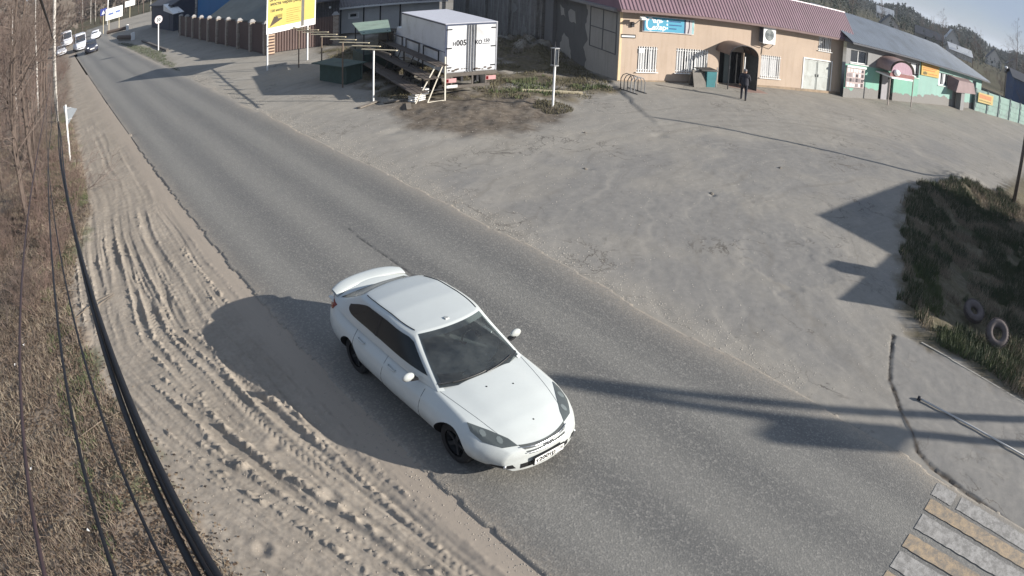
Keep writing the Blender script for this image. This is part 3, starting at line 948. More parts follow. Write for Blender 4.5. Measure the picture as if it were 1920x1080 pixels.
def see_glass(name, col):
    t = NT(name)
    tr_ = t.new('ShaderNodeBsdfTransparent'); tr_.inputs[0].default_value = col
    gl = t.new('ShaderNodeBsdfGlossy'); gl.inputs['Roughness'].default_value = .04
    fr = t.new('ShaderNodeFresnel'); fr.inputs[0].default_value = 1.55
    df = t.new('ShaderNodeBsdfDiffuse'); df.inputs[0].default_value = S(120, 124, 120)
    dn = t.noise(t.coords((1, 1, 1)), 3, 6, .7)
    m1 = t.new('ShaderNodeMixShader'); m2 = t.new('ShaderNodeMixShader')
    t.l.new(t.math('MULTIPLY', t.ramp(dn, .3, .75), .22), m1.inputs[0]); t.l.new(tr_.outputs[0], m1.inputs[1]); t.l.new(df.outputs[0], m1.inputs[2])
    t.l.new(t.math('ADD', fr.outputs[0], .03), m2.inputs[0]); t.l.new(m1.outputs[0], m2.inputs[1]); t.l.new(gl.outputs[0], m2.inputs[2])
    t.l.new(m2.outputs[0], t.n['Material Output'].inputs[0])
    return t.m

def hero_car():
    root = thing('saloon_car', 'white saloon car with dark tinted windows and a rear spoiler driving along the near lane', 'car', (5.45, 5.35, 0.028), 0.0); root.scale = (1.02, 1.025, 1.022)
    PAINT = m_carpaint('white_car_paint', (.48, .51, .50, 1), S(120, 112, 102))
    TINT = see_glass('windscreen_glass', (.42, .46, .46, 1))
    SIDE = mat('tinted_side_glass', S(34, 40, 44), .22, .1, 2, 0, spec=.25)
    cs = CarShape()
    v, f = cube_shell(cs.lower, 40, 110, 26)
    me = bpy.data.meshes.new('body'); me.from_pydata(v, [], f); me.materials.append(PAINT); me.materials.append(BLACK)
    bm = bmesh.new(); bm.from_mesh(me)
    bmesh.ops.recalc_face_normals(bm, faces=bm.faces); bvh = BVHTree.FromBMesh(bm); bm.to_mesh(me); bm.free()
    YF, YR = .97, 3.67
    cut = MB()
    for y in (YF, YR):
        for sgn in (-1, 1):
            base = len(cut.v)
            n = 36
            for x in (sgn * .60, sgn * 1.1):
                for j in range(n):
                    t = 2 * math.pi * j / n
                    cut.v.append((x, y + .350 * math.cos(t), .335 + .350 * math.sin(t)))
            for j in range(n):
                j2 = (j + 1) % n
                cut.f.append((base + j, base + j2, base + n + j2, base + n + j)); cut.m.append(0)
            cut.f.append(tuple(base + j for j in range(n))); cut.m.append(0)
            cut.f.append(tuple(base + n + j for j in reversed(range(n)))); cut.m.append(0)
    cm = cut.mesh('cutter', BLACK)
    bmc = bmesh.new(); bmc.from_mesh(cm); bmesh.ops.recalc_face_normals(bmc, faces=bmc.faces); bmc.to_mesh(cm); bmc.free()
    body = boolean_cut(me, cm)
    body.name = 'body'
    body.materials.clear(); body.materials.append(PAINT); body.materials.append(BLACK)
    for p in body.polygons:
        p.use_smooth = True
        c = p.center
        for y in (YF, YR):
            if math.hypot(c.y - y, c.z - .335) < .354 and abs(p.normal.x) < .6 and abs(c.x) > .55 or (abs(abs(c.x) - .60) < .01 and abs(p.normal.x) > .9):
                p.material_index = 1; p.use_smooth = False
    try: body.set_sharp_from_angle(angle=R(42))
    except Exception: pass
    link_mesh('body', body, root)
    v, f = cube_shell(cs.upper, 24, 44, 16, skip=('bottom',), hole=lambda a, c: abs(a) < .86 and -.99 < c < .78)
    b = MB(); b.v = v; b.f = f; b.m = [0] * len(f)
    g = b.mesh('roof', PAINT, True)
    bm = bmesh.new(); bm.from_mesh(g); bmesh.ops.recalc_face_normals(bm, faces=bm.faces); bm.to_mesh(g); bm.free()
    try: g.set_sharp_from_angle(angle=R(50))
    except Exception: pass
    link_mesh('roof', g, root)
    ctr = (0, 2.8, 1.0)
    # glass
    def ws(u, v):
        a = (2 * u - 1); 
        return a * (.945 - .035 * v), -.90 + 1.83 * v - .0 * a * a
    w = shell_patch(cs.upper, 'front', ws, .005, 24, 12, ctr).build('windscreen', TINT, root, True)
    b = MB()
    for k, (x0, x1) in enumerate(((-.55, .02), (.02, .60))):
        pts = []
        for i in range(9):
            a = x0 + (x1 - x0) * i / 8
            p, n = norm_at(cs.upper, a / .80, -1, -.80 + .05 * i / 8, (1e-3, 0, 0), (0, 0, 1e-3))
            if n.y > 0: n = -n
            pts.append(p + n * .022)
        b.tube(pts, .008, 5)
    b.build('wiper', BLACK, w)
    # a sheet of paper and a mirror seen against the windscreen
    rw = lambda u, v: ((2 * u - 1) * (.93 - .04 * v), -.38 + 1.30 * v)
    shell_patch(cs.upper, 'back', rw, .005, 20, 10, ctr).build('rear_window', SIDE, root, True)
    def side_win(u, v):
        b0 = -.955 + .02 * v; b1 = .80 - .10 * v
        s = b0 + (b1 - b0) * u
        r = max(0, (u - .80) / .20)
        lo = -.54 + .10 * u + .55 * r ** 2.2
        hi = .74 - .34 * r ** 2.4
        r0 = max(0, (.05 - u) / .05)
        hi -= .1 * r0
        return s, lo + (hi - lo) * v
    for face in ('left', 'right'):
        gl = shell_patch(cs.upper, face, side_win, .005, 36, 10, ctr).build('side_window', SIDE, root, True)
        def pil(u, v): 
            s = -.07 + .045 * u
            return s, -.50 + 1.22 * v
        shell_patch(cs.upper, face, pil, .008, 2, 10, ctr).build('window_pillar', BLACK, gl, True)
        # roof drip channel
        sg = -1 if face == 'left' else 1
        b = MB()
        pts = []
        for i in range(21):
            t = -.93 + 1.80 * i / 20
            p = Vector(cs.upper(sg * .90, t, 1)); pts.append(p + Vector((0, 0, .003)))
        b.tube(pts, .0075, 5)
        b.build('roof_strip', BLACK, root)
        # door shut lines: thin dark seams following the side
        b = MB()
        for yy, za, zb in ((1.62, .30, .93), (2.62, .28, .96), (3.52, .62, .95)):
            pts = []
            for i in range(9):
                z = za + (zb - za) * i / 8
                hit, n, _, _ = bvh.ray_cast(Vector((sg * 2, yy + (.06 * (z - .3) if yy < 2 else (.10 * (z - .6) if yy > 3 else 0)), z)), Vector((-sg, 0, 0)))
                if hit: pts.append(hit + n * .0005)
            if len(pts) > 2: b.tube(pts, .0045, 4)
        b.build('door_seam', DARKMETAL, root, kind='stuff')
        for yd in (2.42, 3.32):
            hit, n, _, _ = bvh.ray_cast(Vector((sg * 2, yd, .80)), Vector((-sg, 0, 0)))
            b = MB(); b.tube([hit + Vector((0, -.10, 0)), hit + Vector((sg * .03, -.08, .005)), hit + Vector((sg * .03, .08, .008)), hit + Vector((0, .10, .003))], .014, 8)
            b.build('door_handle', PAINT, root, True)
        # door mirror
        m = thing('mirror', None, None); m.parent = root; m.location = (sg * .90, 1.83, .985)
        b = MB(); b.ball((sg * .075, .01, .02), .10, 12, (1.0, .50, .66)); b.v = [(x, y if y < .035 else .035, max(-.035, z)) for x, y, z in b.v]
        b.build('mirror_housing', PAINT, m, True)
        b = MB(); b.hexa([(sg * -.06, -.05, -.05), (sg * .06, -.03, -.035), (sg * .06, .03, -.035), (sg * -.06, .04, -.05), (sg * -.06, -.05, -.015), (sg * .06, -.03, .0), (sg * .06, .03, .0), (sg * -.06, .04, -.015)])
        b.build('mirror_arm', BLACK, m)
        # headlight, fog lamp, tail light
        if True:
            hl = [(sg * .41, .15, .615), (sg * .47, .28, .695), (sg * .61, .50, .765), (sg * .765, .78, .79), (sg * .80, .66, .735), (sg * .76, .46, .655), (sg * .60, .25, .60)]
            h = snap_patch(bvh, hl, (-sg * .25, .62, -.74), .006, 6, 6).build('headlight', LAMP, root, True)
            for (cx_, cy_, cz_) in ((.57, .34, .67), (.69, .55, .71)):
                ring = [(sg * cx_ + .040 * math.cos(q * math.pi / 4), cy_ + .05 * math.sin(q * math.pi / 4), cz_ + .035 * math.sin(q * math.pi / 4)) for q in range(8)]
                snap_patch(bvh, ring, (-sg * .25, .62, -.74), .009, 2, 2).build('lamp_reflector', mat('lamp_reflector', S(104, 111, 111), .25, .1), h, True)
            fl = [(sg * .48, .10, .30), (sg * .52, .14, .375), (sg * .74, .30, .37), (sg * .78, .36, .32)]
            fg = snap_patch(bvh, fl, (-sg * .45, 1, 0), .005, 3, 5).build('fog_lamp_recess', BLACK, root, True)
            hit, n, _, _ = bvh.ray_cast(Vector((sg * .63, -1, .345)), Vector((0, 1, 0)))
            b = MB(); b.ball(hit + n * .004, .032, 8, (1, .5, 1)); b.build('fog_lamp', CHROME, fg, True)
        tl = [(sg * .48, 4.8, .78), (sg * .50, 4.8, .97), (sg * .74, 4.7, .96), (sg * .84, 4.45, .93), (sg * .85, 4.45, .84), (sg * .76, 4.7, .78)]
        snap_patch(bvh, tl, (-sg * .7, -1, 0), .005, 4, 5).build('tail_light', REDLAMP, root, True)
    # hood edge seams
    b = MB()
    for sg in (-1, 1):
        pts = []
        for i in range(15):
            t = i / 14
            x = sg * (.47 + .26 * t ** .7); y = .22 + 1.25 * t
            hit, n, _, _ = bvh.ray_cast(Vector((x, y, 2)), Vector((0, 0, -1)))
            if hit: pts.append(hit + n * .0005)
        b.tube(pts, .004, 4)
    b.build('hood_seam', mat('seam_grey', S(120, 122, 122), .6, .05), root, kind='stuff')
    b = MB()
    for x, y in ((-.16, 1.12), (.20, .98), (.02, .34)):
        hit, n, _, _ = bvh.ray_cast(Vector((x, y, 2)), Vector((0, 0, -1)))
        b.ball(hit, .014, 6, (1, 1, .6))
    b.build('washer_jet', BLACK, root, kind='stuff')
    # grille: two dark slots with a chrome bar and a small plain emblem
    def front(x, z, off=.004):
        hit, n, _, _ = bvh.ray_cast(Vector((x, -1, z)), Vector((0, 1, 0)))
        if hit is None: hit, n, _, _ = bvh.find_nearest(Vector((x, 0, z)))
        return hit + n * off
    DK = mat('grille_dark', S(70, 74, 74), .6, .2)
    for z0, z1, hw in ((.565, .612, .41), (.485, .54, .35)):
        b = MB(); b.grid(lambda u, v: front((2 * u - 1) * (hw - .05 * (1 - v)), z0 + (z1 - z0) * v + .015 * (2 * u - 1) ** 2), 16, 3)
        gr = b.build('grille', DK, root)
        b = MB(); b.tube([front((2 * i / 12 - 1) * hw, (z0 + z1) / 2 + .015 * (2 * i / 12 - 1) ** 2, .012) for i in range(13)], .007, 5)
        b.build('grille_bar', CHROME, gr)
    b = MB(); c = front(0, .545, .016)
    b.hexa([c + Vector(q) for q in ((-.075, .0, -.018), (.075, 0, -.018), (.075, .02, -.018), (-.075, .02, -.018), (-.06, 0, .018), (.09, 0, .018), (.09, .02, .018), (-.06, .02, .018))])
    b.hexa([c + Vector(q) for q in ((-.025, -.003, -.03), (.02, -.003, -.03), (.02, .02, -.03), (-.025, .02, -.03), (-.02, -.003, .03), (.025, -.003, .03), (.025, .02, .03), (-.02, .02, .03))])
    b.build('emblem', CHROME, root)
    # lower intake behind the plate
    b = MB(); b.grid(lambda u, v: front((2 * u - 1) * .43, .275 + .085 * v, .004), 14, 3); b.build('air_intake', BLACK, root)
    # number plate
    pl = thing('number_plate', None, None); pl.parent = root
    pl.location = (0.0, front(0, .375, 0).y - .03, .378); pl.rotation_euler = (R(4), 0, 0)
    b = MB(); b.box(-.275, .275, -.006, .012, -.070, .070); b.build('plate_frame', BLACK, pl)
    b = MB(); b.box(-.26, .26, -.010, -.0055, -.056, .056); b.build('plate_face', mat('plate_white', S(226, 226, 222), .5, .03), pl)
    lettering('т200тр', TEXTK, pl, (-.245, -.0125, -.036), (R(90), 0, 0), .105, .001, 'LEFT', 1.12)
    lettering('15', TEXTK, pl, (.172, -.0125, -.014), (R(90), 0, 0), .075, .001, 'LEFT', .95)
    b = MB(); b.box(.155, .159, -.0125, -.0095, -.054, .054); b.build('plate_line', TEXTK, pl)
    # spoiler on the boot lid
    b = MB()
    def sp(u, v):
        x = (2 * u - 1) * .69
        bow = -.13 * abs(2 * u - 1) ** 2.2
        t = 2 * math.pi * v
        return (x, 4.69 + bow + .145 * math.cos(t) * (1 - .25 * abs(2 * u - 1) ** 4), 1.074 + .026 * math.sin(t) + .014 * math.cos(t) - .045 * abs(2 * u - 1) ** 4)
    b.grid(sp, 30, 14)
    b.build('spoiler', PAINT, root, True)
    b = MB()
    for x in (-.5, 0, .5): b.box(x - .05, x + .05, 4.60, 4.72, 1.0, 1.06)
    b.build('spoiler_foot', PAINT, root, kind='stuff')
    b = MB()
    p = Vector(cs.upper(-.02, -.93, 1)); b.hexa([p + Vector(q) for q in ((-.04, .02, -.002), (.03, .02, -.002), (.03, .09, -.002), (-.04, .09, -.002), (-.035, .03, .022), (.025, .03, .022), (.025, .08, .022), (-.035, .08, .022))])
    b.build('roof_sensor', mat('sensor_grey', S(150, 152, 150), .5), root)
    # inside, dim behind the windscreen: dash, wheel, seats, a folded paper
    DASH = mat('dash_grey', S(60, 62, 64), .8, .15); SEAT = mat('seat_grey', S(96, 94, 92), .9, .15)
    def dash(u, v):
        x = (2 * u - 1) * .70; p = Vector(cs.upper((2 * u - 1) * .86, -1, -.86))
        return (x, p.y + .04 + .62 * v, .985 - .02 - .09 * v ** 2)
    b = MB(); b.grid(dash, 16, 6); b.build('dashboard', DASH, root, True)
    b = MB(); b.box(-.72, .72, 1.9, 4.2, .42, .46); b.build('cabin_floor', BLACK, root)
    for x in (-.37, .37):
        st = thing('seat', None, None); st.parent = root; st.location = (x, 2.62, .45)
        b = MB(); b.ball((0, 0, .12), .26, 10, (.95, 1.0, .45)); b.build('seat_base', SEAT, st, True)
        b = MB(); b.ball((0, .34, .42), .30, 12, (.85, .30, 1.15)); b.build('seat_back', SEAT, st, True)
        b = MB(); b.ball((0, .42, .80), .12, 8, (1.0, .45, .75)); b.build('headrest', SEAT, st, True)
    b = MB(); b.ball((0, 3.7, .75), .42, 12, (1.6, .35, .9)); b.build('rear_seat', SEAT, root, True)
    b = MB(); b.tube([(.37 + .185 * math.cos(2 * math.pi * i / 24), 2.13 + .07 * math.sin(2 * math.pi * i / 24), .93 + .17 * math.sin(2 * math.pi * i / 24)) for i in range(25)], .016, 8, False); b.build('steering_wheel', BLACK, root, True)
    b = MB(); b.hexa([(-.02, 1.78, .955), (.16, 1.74, .955), (.18, 1.98, .95), (.0, 2.0, .95), (-.02, 1.78, .96), (.16, 1.74, .975), (.18, 1.98, .955), (.0, 2.0, .96)]); b.build('paper', WHITE, root)
    b = MB(); b.ball((0, 2.24, 1.30), .10, 8, (1.2, .3, .45)); b.build('rear_view_mirror', BLACK, root, True)
    add_wheels(root, YF, YR, 1.50)
    # underside, so no light comes through below the sills
    b = MB(); b.box(-.70, .70, .5, 4.3, .19, .24); b.build('underbody', BLACK, root)
    return root
hero_car()

def far_car(kind, label, cat, loc, rotz, col, L=4.4, roof=1.5, wide=.88, name='parked_car'):
    root = thing(name, label, cat, loc, rotz)
    P = m_carpaint('car_paint_%d' % int(col[0] * 255 + col[2] * 999), col)
    cs = CarShape(L, wide, None, roof, kind)
    v, f = cube_shell(cs.lower, 12, 30, 8)
    b = MB(); b.v = v; b.f = f; b.m = [0] * len(f); b.build('body', P, root, True)
    v, f = cube_shell(cs.upper, 8, 14, 6)
    b = MB(); b.v = v; b.f = f; b.m = [0] * len(f); b.build('cabin', P, root, True)
    ctr = (0, 2.6, 1.0)
    shell_patch(cs.upper, 'front', lambda u, v: ((2 * u - 1) * .92, -.55 + 1.35 * v), .02, 8, 4, ctr).build('windscreen', GLASS, root, True)
    shell_patch(cs.upper, 'back', lambda u, v: ((2 * u - 1) * .85, -.4 + 1.1 * v), .02, 6, 4, ctr).build('rear_window', GLASS, root, True)
    for face in ('left', 'right'):
        e = -.2 if kind == 'van' else .82
        shell_patch(cs.upper, face, lambda u, v: (-.88 + (e + .88) * u, -.4 + 1.1 * v), .02, 8, 4, ctr).build('side_window', GLASS, root, True)
    z = .62 if kind == 'saloon' else .78
    for sg in (-1, 1):
        b = MB(); b.ball((sg * .60, .12 * cs.k, z), .13, 8, (1.2, .6, .7)); b.build('headlight', mat('lamp_clear', S(226, 228, 232), .2, .05), root, True)
    b = MB(); b.box(-.30, .30, -.03, .06, .50, .62); b.build('number_plate', WHITE, root)
    b = MB(); b.box(-.5, .5, -.01, .08, .38, .48); b.build('grille', BLACK, root)
    add_wheels(root, .85 * cs.k, 3.75 * cs.k, 1.5 * wide / .88)
    return root
far_car('estate', 'dark grey car driving ahead of the white van on the far road', 'car', (6.3, 81.0, .03), 0, S(52, 56, 70), 4.2, 1.6, .86, 'oncoming_car')
far_car('van', 'white van following the dark car on the far road', 'van', (5.35, 90.5, .03), R(2), S(216, 218, 226), 5.6, 2.35, .98, 'white_van')
far_car('van', 'white van farthest back at the left edge of the road', 'van', (4.0, 111, .03), R(5), S(214, 216, 224), 5.6, 2.5, 1.0, 'white_van')
far_car('saloon', 'white car heading away on the far side of the road', 'car', (9.3, 108.5, .03), R(170), S(220, 222, 228), 4.3, 1.45, .86, 'white_car')
far_car('saloon', 'silver car parked on the verge beside the far birches', 'car', (2.3, 93, .03), R(3), S(170, 172, 178), 4.3, 1.45, .86, 'silver_car')

# ------------------------------------------------------------------ buildings
def wall_open(b, L, z0, z1, openings, depth=0.22, y=0.0, top=None):
    """front wall skin along x with rectangular openings (x0, x1, z0, z1) and their reveals; top(x) gives a sloping head"""
    xs = sorted({0.0, L} | {o[0] for o in openings} | {o[1] for o in openings})
    zs = sorted({z0, z1} | {min(max(o[2], z0), z1) for o in openings} | {min(max(o[3], z0), z1) for o in openings})
    for xa, xb in zip(xs[:-1], xs[1:]):
        for za, zb in zip(zs[:-1], zs[1:]):
            cx, cz = (xa + xb) / 2, (za + zb) / 2
            if any(o[0] < cx < o[1] and o[2] < cz < o[3] for o in openings): continue
            t = top if (top and abs(zb - z1) < 1e-6) else None
            b.quad((xa, y, za), (xb, y, za), (xb, y, t(xb) if t else zb), (xa, y, t(xa) if t else zb))
    for (xa, xb, za, zb) in openings:
        za = max(za, z0); zb = min(zb, z1)
        if zb <= za: continue
        b.quad((xa, y, za), (xa, y, zb), (xa, y + depth, zb), (xa, y + depth, za))
        b.quad((xb, y, za), (xb, y + depth, za), (xb, y + depth, zb), (xb, y, zb))
        b.quad((xa, y, zb), (xb, y, zb), (xb, y + depth, zb), (xa, y + depth, zb))
        b.quad((xa, y, za), (xa, y + depth, za), (xb, y + depth, za), (xb, y, za))

CURTAIN = mat('pale_curtain', S(190, 192, 194), .9, .15, 8)
def window(parent, x0, x1, z0, z1, depth=0.14, bars=0, mull=1, sill=True, barmat=None, curtain=None, name='window'):
    f = .055
    b = MB(); y0, y1 = depth, depth + .06
    b.box(x0 + .002, x1 - .002, y0, y1, z0 + .002, z0 + f); b.box(x0 + .002, x1 - .002, y0, y1, z1 - f, z1 - .002)
    b.box(x0 + .002, x0 + f, y0, y1, z0 + f, z1 - f); b.box(x1 - f, x1 - .002, y0, y1, z0 + f, z1 - f)
    for k in range(mull):
        xm = x0 + (x1 - x0) * (k + 1) / (mull + 1)
        b.box(xm - .03, xm + .03, y0 - .003, y1 - .003, z0 + f, z1 - f)
    w = b.build(name, PVC, parent)
    n = mull + 1
    for k in range(n):
        a = x0 + (x1 - x0) * k / n + f; c = x0 + (x1 - x0) * (k + 1) / n - f * .6
        b = MB(); b.quad((a, y0 + .035, z0 + f), (c, y0 + .035, z0 + f), (c, y0 + .035, z1 - f), (a, y0 + .035, z1 - f)); b.build('pane', GLASS, w)
        if curtain:
            ca, cb = a + (c - a) * curtain[0], a + (c - a) * curtain[1]
            b = MB(); b.grid(lambda u, v: (ca + (cb - ca) * u, y0 + .031 - .0025 * math.sin(u * 28), z0 + f + (z1 - z0 - 2 * f) * v), 24, 1); b.build('curtain', CURTAIN, w, True)
    if bars:
        b = MB()
        for k in range(bars):
            x = x0 + (x1 - x0) * (k + .5) / bars
            b.box(x - .021, x + .021, -.035, -.012, z0 - .02, z1 + .02)
        for z in (z0 + .1, z1 - .1): b.box(x0 - .03, x1 + .03, -.012, .004, z - .015, z + .015)
        b.build('grille', barmat or WHITE, w, kind='stuff')
    if sill:
        b = MB(); b.hexa([(x0 - .08, -.09, z0 - .06), (x1 + .08, -.09, z0 - .06), (x1 + .08, y0, z0 - .06), (x0 - .08, y0, z0 - .06), (x0 - .08, -.09, z0 - .03), (x1 + .08, -.09, z0 - .03), (x1 + .08, y0, z0 - .004), (x0 - .08, y0, z0 - .004)])
        b.build('sill', WHITE, w)
    return w

def corrugated(b, p00, p10, p01, p11, ribs, h=.03, per=4):
    """a ribbed sheet between two edges: p00-p10 is the eave, p01-p11 the ridge"""
    p00, p10, p01, p11 = map(Vector, (p00, p10, p01, p11))
    n = ((p10 - p00).cross(p01 - p00)).normalized()
    prof = [0, 0, 1, 1]
    def f(u, v):
        a = p00.lerp(p10, u); c = p01.lerp(p11, u)
        k = int(round(u * ribs * per)) % per
        return a.lerp(c, v) + n * (h * prof[k % 4])
    b.grid(f, ribs * per, 1)

PEACH = m_plaster('peach_render', (.45, .36, .285, 1), S(146, 126, 106), None, scale=.5)
MAUVE = mat('mauve_metal_roof', S(112, 88, 98), .55, .10, 1.0, .05, 30, 0, dirt=S(96, 80, 84))
GREYWALL = m_plaster('grey_render', S(136, 134, 130), S(104, 102, 100), None, scale=.6)

def shop():
    A = R(-18.7)
    s = thing('shop_building', 'single storey peach rendered shop with a mauve ribbed metal roof and barred windows', 'shop', (25.85, 22.44, 0), A)
    L, Hh, D = 16.9, 3.9, 8.2
    ops = [(1.04, 2.19, .63, 1.95), (3.36, 5.44, .63, 1.95), (9.36, 10.96, .65, 2.0), (14.32, 15.6, 2.82, 3.76), (13.07, 15.75, .0, 2.1), (6.25, 8.0, .10, 2.1)]
    b = MB(); wall_open(b, L, -.4, Hh, ops)
    b.quad((L, 0, -.4), (L, D, -.4), (L, D, Hh), (L, 0, Hh)); b.quad((0, D, -.4), (0, D, Hh), (L, D, Hh), (L, D, -.4))
    b.build('wall', PEACH, s)
    b = MB(); b.box(.02, L, -.05, -.004, -.4, .16); b.build('plinth', mat('worn_plinth', S(150, 132, 112), .9, .2, 2, .3, 20, dirt=S(96, 92, 84)), s)
    # pale corner bead
    b = MB(); b.box(-.035, .10, -.02, .05, -.4, 3.75); b.build('corner_strip', mat('cream_trim', S(206, 184, 150), .8, .1), s)
    # mansard roof: ribbed front, pale ridge cap, flat top behind, boxed eave
    b = MB(); corrugated(b, (-.35, -.62, 3.93), (L + .75, -.62, 3.93), (-.35, .55, 5.72), (L + .55, .55, 5.72), 84, .035)
    r = b.build('roof', MAUVE, s)
    b = MB(); b.hexa([(-.35, .50, 5.70), (L + .55, .50, 5.70), (L + .55, .80, 5.66), (-.35, .80, 5.66), (-.35, .52, 5.77), (L + .55, .52, 5.77), (L + .55, .80, 5.73), (-.35, .80, 5.73)]); b.build('ridge_cap', mat('pale_ridge_metal', S(190, 176, 184), .5, .08), r)
    b = MB(); b.quad((-.35, .80, 5.66), (L + .55, .80, 5.66), (L + .55, D + .4, 4.4), (-.35, D + .4, 4.4)); b.build('roof_slope', MAUVE, r)
    b = MB(); b.quad((L + .75, -.62, 3.93), (L + .55, D + .4, 3.93), (L + .55, D + .4, 4.4), (L + .55, .80, 5.66), (L + .55, .55, 5.72)); b.build('gable', MAUVE, r); b = MB(); b.quad((-.35, -.62, 3.93), (-.35, .55, 5.72), (-.35, .8, 5.66), (-.35, D, 4.4), (-.35, D, 3.93)); b.build('gable', MAUVE, r)
    b = MB(); b.box(-.35, L + .75, -.64, .0, 3.80, 3.93); b.build('soffit', mat('soffit_brown', S(112, 92, 90), .7, .12, 2, .05), r)
    window(s, 1.04, 2.19, .63, 1.95, bars=8, mull=1, curtain=(.3, .95))
    window(s, 3.36, 5.44, .63, 1.95, bars=13, mull=2, curtain=(.1, .8))
    window(s, 9.36, 10.96, .65, 2.0, bars=10, mull=1, curtain=(.05, .9))
    window(s, 14.32, 15.6, 2.82, 3.76, bars=7, mull=1, curtain=(.2, .9))
    # notice in the first window
    b = MB(); b.box(1.08, 1.42, -.05, -.042, 1.62, 1.86); b.build('notice', WHITE, s)
    # white double gate
    gate_m = mat('white_gate_paint', S(176, 180, 176), .6, .1, 2, .1, dirt=S(140, 138, 130))
    for k in range(2):
        x0 = 13.09 + k * 1.33
        b = MB(); b.box(x0 + .01, x0 + 1.31, .05, .10, .02, 2.07)
        for zz in (.06, 1.0, 1.98): b.box(x0 + .05, x0 + 1.27, .032, .05, zz, zz + .06)
        for xx in (x0 + .03, x0 + 1.24): b.box(xx, xx + .05, .031, .05, .06, 2.04)
        g = b.build('gate_leaf', gate_m, s)
        b = MB(); b.box(x0 + (1.18 if k == 0 else .08), x0 + (1.22 if k == 0 else .12), .0, .03, 1.0, 1.18); b.build('handle', BLACK, g)
    b = MB(); b.box(12.98, 13.06, -.03, .06, 0, 2.12); b.box(15.76, 15.84, -.03, .06, 0, 2.12); b.box(12.98, 15.84, -.03, .06, 2.12, 2.2); b.build('gate_frame', WHITE, s)
    # entrance: doorway, open leaf, fixed leaf, arched canopy with one side screen
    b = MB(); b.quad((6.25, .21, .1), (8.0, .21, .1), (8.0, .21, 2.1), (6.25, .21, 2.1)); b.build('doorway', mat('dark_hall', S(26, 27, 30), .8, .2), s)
    b = MB(); b.box(6.62, 7.08, .02, .06, .12, 2.06); d = b.build('door', mat('grey_green_door', S(92, 100, 98), .5, .1), s)
    b = MB(); b.box(6.98, 7.03, -.03, .02, 1.0, 1.16); b.build('handle', STEEL, d)
    can = thing('entrance_canopy', None, None); can.parent = s
    CP = mat('smoked_canopy_sheet', S(104, 90, 84), .45, .15, 3, .05)
    x0, x1, z0, dz, dy = 5.95, 8.02, 2.02, .62, 1.25
    b = MB()
    def arc(u, v, o=0.0):
        t = math.pi * (1 - u)
        return ((x0 + x1) / 2 + (x1 - x0 + o) / 2 * math.cos(t), -dy * v - .01, z0 + (dz + o / 2) * math.sin(t))
    b.grid(lambda u, v: arc(u, v), 24, 4); b.grid(lambda u, v: arc(1 - u, v, .03), 24, 4); b.build('canopy_sheet', CP, can, True)
    for v in (0.02, .5, 1.0):
        b = MB(); b.tube([arc(i / 20, v, -.02) for i in range(21)], .022, 6); b.build('canopy_arch', DARKMETAL, can)
    for x in (x0, x1):
        b = MB(); b.tube([(x, -dy, .0), (x, -dy, z0)], .028, 8); b.build('canopy_post', DARKMETAL, can)
    b = MB(); b.box(x1 - .03, x1 - .005, -dy + .03, -.05, .10, z0 + .02); b.build('side_screen', mat('screen_grey', S(78, 80, 80), .6, .15), can)
    b = MB(); b.box(x1 - 1.0, x1 - .95, -dy - .02, -dy + .02, .1, 2.0); b.build('white_post', WHITE, can)
    b = MB(); b.grid(lambda u, v: ((x0 + x1) / 2 + (x1 - x0) / 2 * .96 * (2 * u - 1) , -.06, z0 + v * dz * .96 * math.sqrt(max(0, 1 - (2 * u - 1) ** 2)) + .001), 20, 2); b.build('fanlight', mat('canopy_back', S(150, 138, 128), .6, .12), can)
    b = MB(); b.hexa([(5.6, -1.75, -.3), (8.6, -1.75, -.3), (8.6, -.055, -.3), (5.6, -.055, -.3), (5.65, -1.7, .10), (8.55, -1.7, .10), (8.55, -.055, .10), (5.65, -.055, .10)]); b.build('step', mat('pink_tiles', S(140, 116, 106), .8, .12, 5, .2), s)
    # the long left side: cement wall with what is left of its pale plaster, recessed panels, a pier
    b = MB(); b.quad((0, D + .15, -.4), (0, 0, -.4), (0, 0, 3.8), (0, D + .15, 3.8)); b.build('side_wall', m_plaster('bare_cement', S(96, 95, 94), S(70, 70, 70), None, scale=.9), s)
    PALE = m_plaster('pale_plaster', S(146, 143, 138), S(112, 110, 106), None, scale=.7)
    def plaster(pts, name='plaster_patch'):
        rag = []
        for i in range(len(pts)):
            p, q = pts[i], pts[(i + 1) % len(pts)]
            n = max(1, int(math.hypot(q[0] - p[0], q[1] - p[1]) / .22))
            for k in range(n):
                t = k / n
                j = .07 if (p[2] and q[2]) else 0
                rag.append((p[0] + (q[0] - p[0]) * t + rng.uniform(-j, j), p[1] + (q[1] - p[1]) * t + rng.uniform(-j, j)))
        b = MB()
        i0 = len(b.v); n = len(rag)
        b.v += [(-.025, y, z) for y, z in rag] + [(.0, y, z) for y, z in rag]
        b.f.append(tuple(range(n))); b.m.append(0)
        for k in range(n):
            k2 = (k + 1) % n
            b.f.append((k, k2, n + k2, n + k)); b.m.append(0)
        return b.build(name, PALE, s)
    plaster([(.02, -.3, 0), (.02, 3.72, 0), (3.55, 3.72, 1), (3.3, 3.1, 1), (3.6, 2.5, 1), (3.25, 1.7, 1), (3.7, 1.2, 1), (3.35, .6, 1), (3.6, -.3, 1)])
    plaster([(4.7, 2.35, 1), (5.5, 2.45, 1), (5.7, 3.0, 1), (5.2, 3.2, 1), (4.75, 3.0, 1)])
    plaster([(5.9, 2.6, 1), (6.5, 2.7, 1), (6.7, 3.3, 1), (6.2, 3.1, 1)])
    plaster([(4.9, -.3, 1), (6.4, -.3, 1), (6.5, .9, 1), (6.1, 1.6, 1), (5.4, 1.3, 1), (5.2, .7, 1)])
    fr = mat('panel_joint', S(84, 84, 86), .8, .15)
